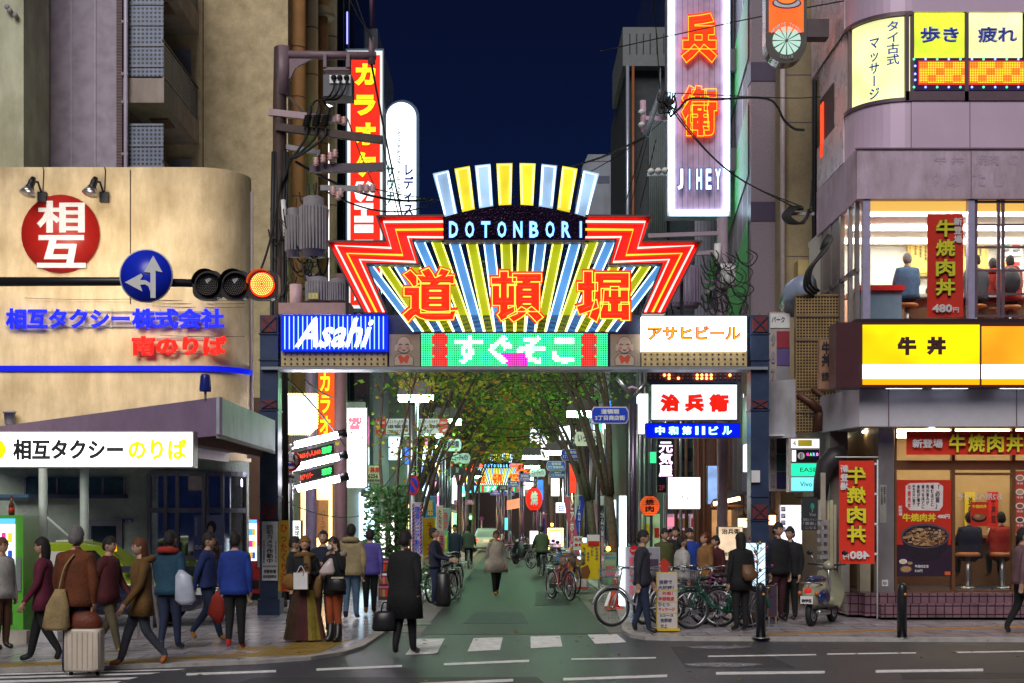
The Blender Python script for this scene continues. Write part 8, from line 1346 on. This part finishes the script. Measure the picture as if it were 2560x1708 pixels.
person('person in magenta coat and black trousers walking behind the rust-jacketed man', 108, 17.6, 1.60, -80, magenta, dark, shoe_b, z=.04, walk=.8, coat=(magenta, .42, 1.15), long_hair=True, group=gl_)
person('person in wine coat with khaki trousers, orange shoes, between rust jacket and mustard coat', 272, 18.6, 1.60, 75, wine, khaki, shoe_t, z=.04, walk=.9, coat=(wine, .44, 1.1), group=gl_)
person('person in mustard brown coat and orange boots stepping off the kerb', 352, 17.2, 1.62, -60, must, greyc, shoe_o, hairb, z=.02, walk=1.1, coat=(must, .40, 1.2), hood=must, long_hair=True, group=gl_)
person('dark-haired person in teal jacket with red scarf and jeans facing away', 425, 19.2, 1.68, 165, teal, jean, greyc, z=.04, walk=.4, bulk=1.1, hood=redc, group=gl_)
person('man in royal blue jacket and red shoes facing away, nearest the gate post', 588, 19.4, 1.66, 178, blue, dark, shoe_r, z=.04, walk=.3, bulk=1.1, group=gl_)
person('person in dark blue coat, tan shoes, striding left of the red-shoed man', 520, 20.6, 1.64, 85, C_('deep_blue', (.01, .03, .16)), jean, shoe_t, z=.04, walk=1.0, coat=(C_('deep_blue', None) if False else MATS['cloth_deep_blue'], .5, 1.05), group=gl_)
person('person in white sports jacket with brown trousers at the left edge', 4, 19.3, 1.58, 60, whitec, C_('brown_trousers', (.13, .05, .02)), shoe_b, hairb, z=.04, coat=(whitec, .46, 1.12), group=gl_)
k = person('woman in a striped knit hat and long patchwork skirt looking at her phone', 762, 20.6, 1.58, 8, dark, dark, shoe_b, hairk, z=.04, pose={**bent(1, .0, .03, -.14, .655), **bent(-1, .0, .045, -.14, .65)}, nod=22, long_hair=True, hat=tartan, coat=(dark, .50, .98), skirt=([C_('patch_brown', (.07, .03, .012)), C_('patch_wine', (.1, .02, .02)), C_('patch_yellow', (.32, .24, .03)), C_('patch_rust', (.15, .05, .02)), C_('patch_olive', (.09, .08, .02))], .55, .02, .1, .2))
sc_ = MB(); sc_.tube(spline([Vector((.08*cos(a), .05*sin(a)-.005, .84-.02*abs(cos(a))))*1.58 for a in [2*pi*i/10 for i in range(11)]], 2), .042, C_('leopard', (.2, .11, .03)), 8); sc_.tube([Vector((.02, -.075, .82))*1.58, Vector((.03, -.10, .7))*1.58, Vector((.02, -.105, .56))*1.58], [.05, .06, .055], MATS['cloth_leopard'], 8); ORG[k] = Vector((0, 0, 0)); sc_.build('scarf', k)
k = person('woman with white face mask, orange tights and black boots holding a phone to her ear', 836, 20.5, 1.58, -38, dark, orng, shoe_b, C_('hair_wine', (.04, .012, .015), .4), z=.04, legs=.95, pose={'eL': (.14, -.03, .68), 'wL': (.085, -.055, .87), 'hL': (.064, -.05, .905), **bent(-1, .0, .04, -.12, .63)}, long_hair=True, coat=(dark, .455, 1.0), turn=-8)
b = MB()
for s_ in (-1, 1): b.loft([(s_*.052*1.58, -.03, .012, .05, .085), (s_*.052*1.58, -.02, .05, .052, .085), (s_*.052*1.58, .005, .11, .055, .06), (s_*.05*1.58, .005, .28, .062, .062), (s_*.05*1.58, .005, .285, .05, .05)], shoe_b, 14)
ORG[k] = Vector((0, 0, 0)); b.build('boots', k); b = MB(); b.ell((0, -.066*1.58, .905*1.58), (.05, .022, .042), white_p, 12, 8); b.build('face_mask', k); b = MB(); b.tube(spline([Vector((.085*cos(a), .03+.055*sin(a), .835+.01*sin(a)))*1.58 for a in [pi*(-.2+1.4*i/8) for i in range(9)]], 2), .05, C_('fur', (.5, .4, .25)), 10); b.build('fur_collar', k)
b = MB(); b.tube(spline([Vector((-.09, -.1, .62))*1.58, Vector((-.10, -.12, .52))*1.58, Vector((-.11, -.11, .42))*1.58], 3), [.05, .06, .065, .07, .07, .06, .05], MATS['cloth_leopard'], 8); b.build('scarf', k)
person('man in a dark suit reading, standing behind the two women', 808, 22.6, 1.66, -5, navyc, dark, shoe_b, z=.04, nod=15, pose={**bent(1, .0, .03, -.15, .67), **bent(-1, .0, .03, -.15, .67)}, coat=(navyc, .5, 1.0))
person('man in a cream hooded jacket and pale jeans walking away', 878, 25.3, 1.76, 175, creamc, jean2, shoe_b, z=.04, walk=.35, bulk=1.2, hood=creamc)
person('person in a violet top and black trousers walking away by the ivy bush', 925, 26.6, 1.66, 185, viol, dark, shoe_t, z=.04, walk=.4, bulk=1.05)
person('person in dark cap passing behind the knit-hat woman', 735, 22.6, 1.56, 95, dark, dark, shoe_b, z=.04, walk=.4, coat=(C_('green_dark', (.03, .06, .02)), .5, 1.0))
person('man in a long black coat carrying a black bag at the mouth of the street', 1012, 18.9, 1.72, 155, dark, dark, shoe_b, z=.0, walk=.45, coat=(dark, .3, 1.12), bulk=1.12)
person('man in a navy jacket bending over something by the left bicycles', 1088, 29.2, 1.68, 78, navyc, jean, shoe_b, z=.04, nod=28, pose={**bent(1, -.04, .1, -.2, .6), **bent(-1, -.04, .1, -.2, .6)}, coat=(navyc, .5, 1.0), group='people in the alley')
person('dark-clothed man standing in the alley facing the camera, holding papers', 1137, 46, 1.74, -10, navyc, dark, shoe_b, z=.01, group='people in the alley')
person('woman in a flared cream coat walking down the middle of the street', 1240, 34, 1.62, 20, whitec, dark, shoe_t, hairb, z=.006, walk=.5, coat=(C_('cream_coat', (.95, .85, .7)), .36, 1.5), hood=C_('yellow_scarf', (.4, .26, .05)), group='people in the alley')
def rider(label, px, Y, c, rz, bk):
    bk_o = bike(bk, px, 0, Y, rz, 'bicycle being ridden by the '+label.split(' riding')[0], 1, True, .006); p = person(label, px, Y, 1.68, 0, c, dark, shoe_b, z=.28, sit=False, pose={'kL': (.06, -.16, .40), 'aL': (.06, -.06, .2), 'tL': (.065, -.13, .17), 'kR': (-.06, -.2, .34), 'aR': (-.06, -.14, .1), 'tR': (-.065, -.21, .08), 'eL': (.14, -.12, .66), 'wL': (.15, -.27, .56), 'eR': (-.14, -.12, .66), 'wR': (-.15, -.27, .56)}, bulk=1.15, group='cyclists in the alley'); p.rotation_euler[2] = rz+pi/2; p.location = Vector((wx(px, Y), Y, .02))-Vector((cos(rz), sin(rz), 0))*.25; return p
rider('grey-jacketed cyclist riding away beside the white car', 1172, 54, C_('grey_green', (.12, .14, .12)), pi/2, 'silver'); rider('olive-jacketed cyclist riding away on the right of the alley', 1352, 47, C_('moss', (.09, .13, .07)), pi/2+.1, 'black')
# right-hand group behind the bicycles
gr = 'people gathered behind the parked bicycles'
person('person in an olive jacket standing left in the group behind the bicycles', 1660, 27.4, 1.66, 30, olive, dark, shoe_b, z=.05, bulk=1.1, group=gr); person('dark-clothed person standing beside the olive jacket', 1690, 28.2, 1.70, -30, dark, dark, shoe_b, z=.05, bulk=1.1, group=gr); person('person with bright white jacket stooping over the bicycles', 1706, 25.8, 1.52, 100, whitec, dark, shoe_b, z=.05, bulk=1.25, nod=25, group=gr); person('person in a royal blue jacket facing the camera behind the bicycles', 1724, 28.6, 1.66, 0, blue, dark, shoe_b, z=.05, group=gr)
person('person with auburn hair and tan jacket turned to the left', 1762, 26.3, 1.58, -70, C_('tan_jacket', (.35, .17, .05)), dark, shoe_b, C_('auburn', (.2, .04, .01), .4), z=.05, bulk=1.15, hood=MATS['cloth_tan_jacket'], nod=10, group=gr); person('person in a wine-red jacket right of the auburn-haired one', 1790, 26.8, 1.52, -60, wine, dark, shoe_b, z=.05, bulk=1.15, group=gr); person('person in black with a small pale face far behind the group', 1676, 33, 1.62, 0, dark, dark, shoe_b, z=.05, group=gr)
person('woman in black with long coat and tan bag among the bicycles', 1852, 22.4, 1.62, 200, dark, dark, shoe_b, z=.05, coat=(dark, .42, 1.0), long_hair=True); person('dark pedestrian in jeans stepping at the corner by the yellow-rimmed board', 1606, 22.0, 1.66, 80, C_('stripe_dark', (.04, .04, .06)), jean, shoe_b, z=.05, walk=.5)
person('tall man in a black coat near the lit floor directory', 1944, 24.6, 1.78, 30, navyc, C_('maroon_trousers', (.06, .012, .02)), shoe_b, z=.05, bulk=1.12, coat=(dark, .48, 1.05)); person('man in dark clothes standing just right of the tall black coat', 1976, 25.0, 1.70, -40, dark, dark, shoe_b, z=.05, bulk=1.1)
person('passer-by in a dusty pink coat and black trousers at the right edge', 2556, 21.6, 1.70, 95, C_('dusty_pink', (.25, .13, .15)), dark, shoe_b, z=.05, walk=.8, coat=(MATS['cloth_dusty_pink'], .48, 1.1))
# diners
za_, dgp = wz(797, 25.3), 'diners behind the restaurant glass'
for px, Y, c, lb_, h_ in ((2268, 27.15, vest, 'diner in a blue quilted vest seated by the upper window, seen from behind', hairg), (2440, 27.3, greyc, 'diner in a dark grey padded jacket behind the right post upstairs', hairk), (2482, 27.7, redc, 'diner in a red hooded jacket upstairs, next to the grey one', hairk), (2525, 27.4, redc, 'diner in a red and black jacket upstairs nearest the right edge', hairk)):
    person(lb_, px, Y, 1.72, 180, c, C_('olive_trousers', (.07, .075, .04)), shoe_b, h_, z=za_+.28, sit=True, bulk=1.22, pose={**bent(1, -.03, .1, -.16, .64), **bent(-1, -.03, .1, -.16, .64)}, hood=c if c is redc else None, nod=8, group=dgp, fingers=False)
    t = thing('dining_stool', 'wooden stool under the '+lb_.split(' upstairs')[0].split(' seated')[0].split(' behind')[0].replace('diner', 'upstairs diner'), 'stool', (wx(px, Y), Y, za_), 'stools upstairs'); k = MB(); k.lathe([(0, .50), (.2, .5), (.22, .54), (.2, .57), (0, .58)], (wx(px, Y), Y, za_), MATS['stool_orange'], 16); k.build('seat', t); k = MB(); k.tube([(wx(px, Y), Y, za_), (wx(px, Y), Y, za_+.5)], .04, steel, 8); k.build('post', t)
for px, Y, c, lb_ in ((2424, 27.1, navyc, 'diner in a dark jacket on the left stool behind the shop glass'), (2503, 27.1, redc, 'diner in a bright red jacket on the right stool behind the shop glass')): person(lb_, px, Y, 1.72, 180, c, dark, shoe_t, z=.52+.22, sit=True, bulk=1.2, pose={**bent(1, -.03, .1, -.16, .64), **bent(-1, -.03, .1, -.16, .64)}, nod=8, group=dgp, fingers=False)
# ---- things that are carried
def own(name, label, cat, mb): return mb.build(name, label=label, cat=cat)
c = Vector((wx(211, 16.35), 16.35, 0)); t = thing('suitcase', 'cream hard-shell suitcase with handle wheeled by the rust-jacketed man', 'suitcase', c); k = MB(); sm_ = mat('suitcase_cream', (.6, .52, .42), .4, var=.08); w_ = .215
k.loft([(c.x, c.y, .06, w_*.9, .10), (c.x, c.y, .09, w_, .13), (c.x, c.y, .54, w_, .13), (c.x, c.y, .57, w_*.9, .10)], sm_, 24); k.v = [(c.x+math.copysign(min(w_, abs(x-c.x)*1.25), x-c.x), c.y+math.copysign(min(.12, abs(y-c.y)*1.4), y-c.y), z) for x, y, z in k.v]; k.build('shell', t); k = MB()
for i in range(7): k.box(c.x-w_+.03+i*.062, c.y-.127, .1, c.x-w_+.045+i*.062, c.y-.118, .53, mat('suitcase_rib', (.5, .43, .35), .4))
k.build('ribs', t); k = MB()
for s_ in (-1, 1): k.lathe([(.035, -.015), (.035, .015)], (c.x+s_*.16, c.y, .036), rubber, 12, (1, 0, 0)); k.tube([(c.x+s_*.09, c.y+.05, .56), (c.x+s_*.09, c.y+.05, .86)], .009, steel, 6)
k.tube([(c.x-.1, c.y+.05, .86), (c.x+.1, c.y+.05, .86)], .014, blk, 6); k.build('handle', t)
k = MB(); k.loft([(c.x+.0, c.y, .575, .19, .1), (c.x, c.y, .6, .22, .12), (c.x, c.y, .7, .2, .11), (c.x, c.y, .77, .13, .06), (c.x, c.y, .79, .06, .03)], C_('bag_rust', (.2, .035, .01), .6), 18); k.tube(spline([(c.x-.1, c.y, .74), (c.x-.06, c.y, .88), (c.x+.06, c.y, .88), (c.x+.1, c.y, .74)], 4), .012, MATS['cloth_bag_rust'], 6); own('travel_bag', 'rust-red travel bag riding on top of the cream suitcase', 'bag', k)
k = MB(); x_, y_ = wx(140, 16.2), 16.2; k.loft([(x_, y_, .56, .12, .07), (x_, y_, .6, .17, .09), (x_+.02, y_, .85, .14, .08), (x_+.05, y_, 1.05, .06, .04)], C_('tote_cream', (.5, .36, .16)), 16); k.tube(spline([(x_+.03, y_, 1.02), (x_+.1, y_, 1.3), (x_+.2, y_+.05, 1.46)], 4), .012, MATS['cloth_tote_cream'], 6); own('shoulder_bag', 'cream slouchy shoulder bag hanging at the rust-jacketed man\'s left', 'bag', k)
k = MB(); k.box(wx(735, 20.3), 20.25, wz(1473, 20.3), wx(770, 20.3), 20.36, wz(1432, 20.3), white_p); k.tube(spline([(wx(742, 20.3), 20.3, wz(1432, 20.3)), (wx(752, 20.3), 20.32, wz(1415, 20.3)), (wx(763, 20.3), 20.3, wz(1432, 20.3))], 4), .006, white_p, 5); own('paper_bag', 'white paper carrier bag hanging from the knit-hat woman\'s arm', 'bag', k)
k = MB(); k.ell((wx(728, 20.5), 20.5, wz(1455, 20.5)), (.13, .1, .13), tartan, 14, 10); own('knit_bag', 'round striped orange-brown bag beside the white paper carrier', 'bag', k)
k = MB(); k.box(wx(756, 20.3), 20.33, wz(1414, 20.3), wx(768, 20.3), 20.35, wz(1409, 20.3), blk); own('phone', 'small dark phone in the hands of the knit-hat woman', 'phone', k)
k = MB(); k.loft([(wx(816, 20.15), 20.15, wz(1436, 20.2), .10, .05), (wx(818, 20.15), 20.15, wz(1428, 20.2), .12, .06), (wx(822, 20.15), 20.15, wz(1410, 20.2), .07, .04), (wx(827, 20.15), 20.15, wz(1396, 20.2), .02, .015)], mat('plastic_pale', (.6, .5, .5), .3), 14); own('plastic_bag', 'pale pink plastic bag held by the masked woman', 'bag', k)
k = MB(); k.loft([(wx(842, 20.1), 20.15, wz(1478, 20.1), .12, .05), (wx(842, 20.1), 20.15, wz(1470, 20.1), .14, .06), (wx(842, 20.1), 20.15, wz(1450, 20.1), .13, .05), (wx(842, 20.1), 20.15, wz(1446, 20.1), .11, .04)], mat('leather_black', (.015, .014, .016), .35), 16); k.box(wx(828, 20.1), 20.09, wz(1447, 20.1), wx(858, 20.1), 20.2, wz(1443, 20.1), mat('strap_cream', (.55, .48, .35), .5)); own('handbag', 'black handbag with cream strap on the masked woman\'s hip', 'bag', k)
k = MB(); k.loft([(wx(960, 18.8), 18.8, wz(1578, 18.8), .14, .06), (wx(960, 18.8), 18.8, wz(1572, 18.8), .17, .08), (wx(962, 18.8), 18.8, wz(1535, 18.8), .15, .07), (wx(963, 18.8), 18.8, wz(1527, 18.8), .1, .04)], MATS['leather_black'], 18); k.tube(spline([(wx(953, 18.8), 18.8, wz(1528, 18.8)), (wx(958, 18.8), 18.8, wz(1508, 18.8)), (wx(968, 18.8), 18.8, wz(1508, 18.8)), (wx(973, 18.8), 18.8, wz(1528, 18.8))], 4), .01, MATS['leather_black'], 6); own('briefcase', 'soft black bag in the hand of the long-coated man', 'bag', k)
k = MB(); k.loft([(wx(548, 19.6), 19.6, wz(1560, 19.6), .03, .03), (wx(540, 19.6), 19.6, wz(1535, 19.6), .13, .07), (wx(552, 19.6), 19.6, wz(1490, 19.6), .12, .06), (wx(566, 19.6), 19.6, wz(1462, 19.6), .03, .02)], redc, 16); own('red_bag', 'bright red cloth bag swinging left of the royal blue jacket', 'bag', k)
k = MB(); k.loft([(wx(464, 18.9), 18.9, wz(1512, 18.9), .08, .06), (wx(464, 18.9), 18.9, wz(1500, 18.9), .15, .08), (wx(458, 18.9), 18.9, wz(1440, 18.9), .11, .06), (wx(452, 18.9), 18.9, wz(1425, 18.9), .03, .02)], mat('carrier_white', (.45, .5, .6), .35, var=.2), 16); own('carrier_bag', 'white and blue carrier bag beside the teal jacket', 'bag', k)
k = MB(); k.loft([(wx(1872, 22.2), 22.2, wz(1452, 22.2), .07, .05), (wx(1876, 22.2), 22.2, wz(1440, 22.2), .14, .06), (wx(1868, 22.2), 22.2, wz(1412, 22.2), .08, .04)], C_('bag_tan', (.22, .1, .04), .5), 16); own('shoulder_bag', 'tan shoulder bag on the woman among the bicycles', 'bag', k)
k = MB(); k.loft([(wx(1108, 29.1), 29.1, .04, .14, .1), (wx(1108, 29.1), 29.1, .14, .17, .12), (wx(1108, 29.1), 29.1, .72, .15, .1), (wx(1108, 29.1), 29.1, .78, .08, .05)], MATS['leather_black'], 16); own('backpack', 'black bag standing on the ground by the navy-jacketed man', 'bag', k)
k = MB(); k.ell((wx(2528, 27.05), 27.05, za_+1.02), (.2, .1, .28), mat('backpack_black', (.02, .02, .03), .5), 14, 10); own('backpack', 'black backpack worn by the diner upstairs nearest the right edge', 'bag', k)
finish_people()
bpy.data.objects.remove(tob)
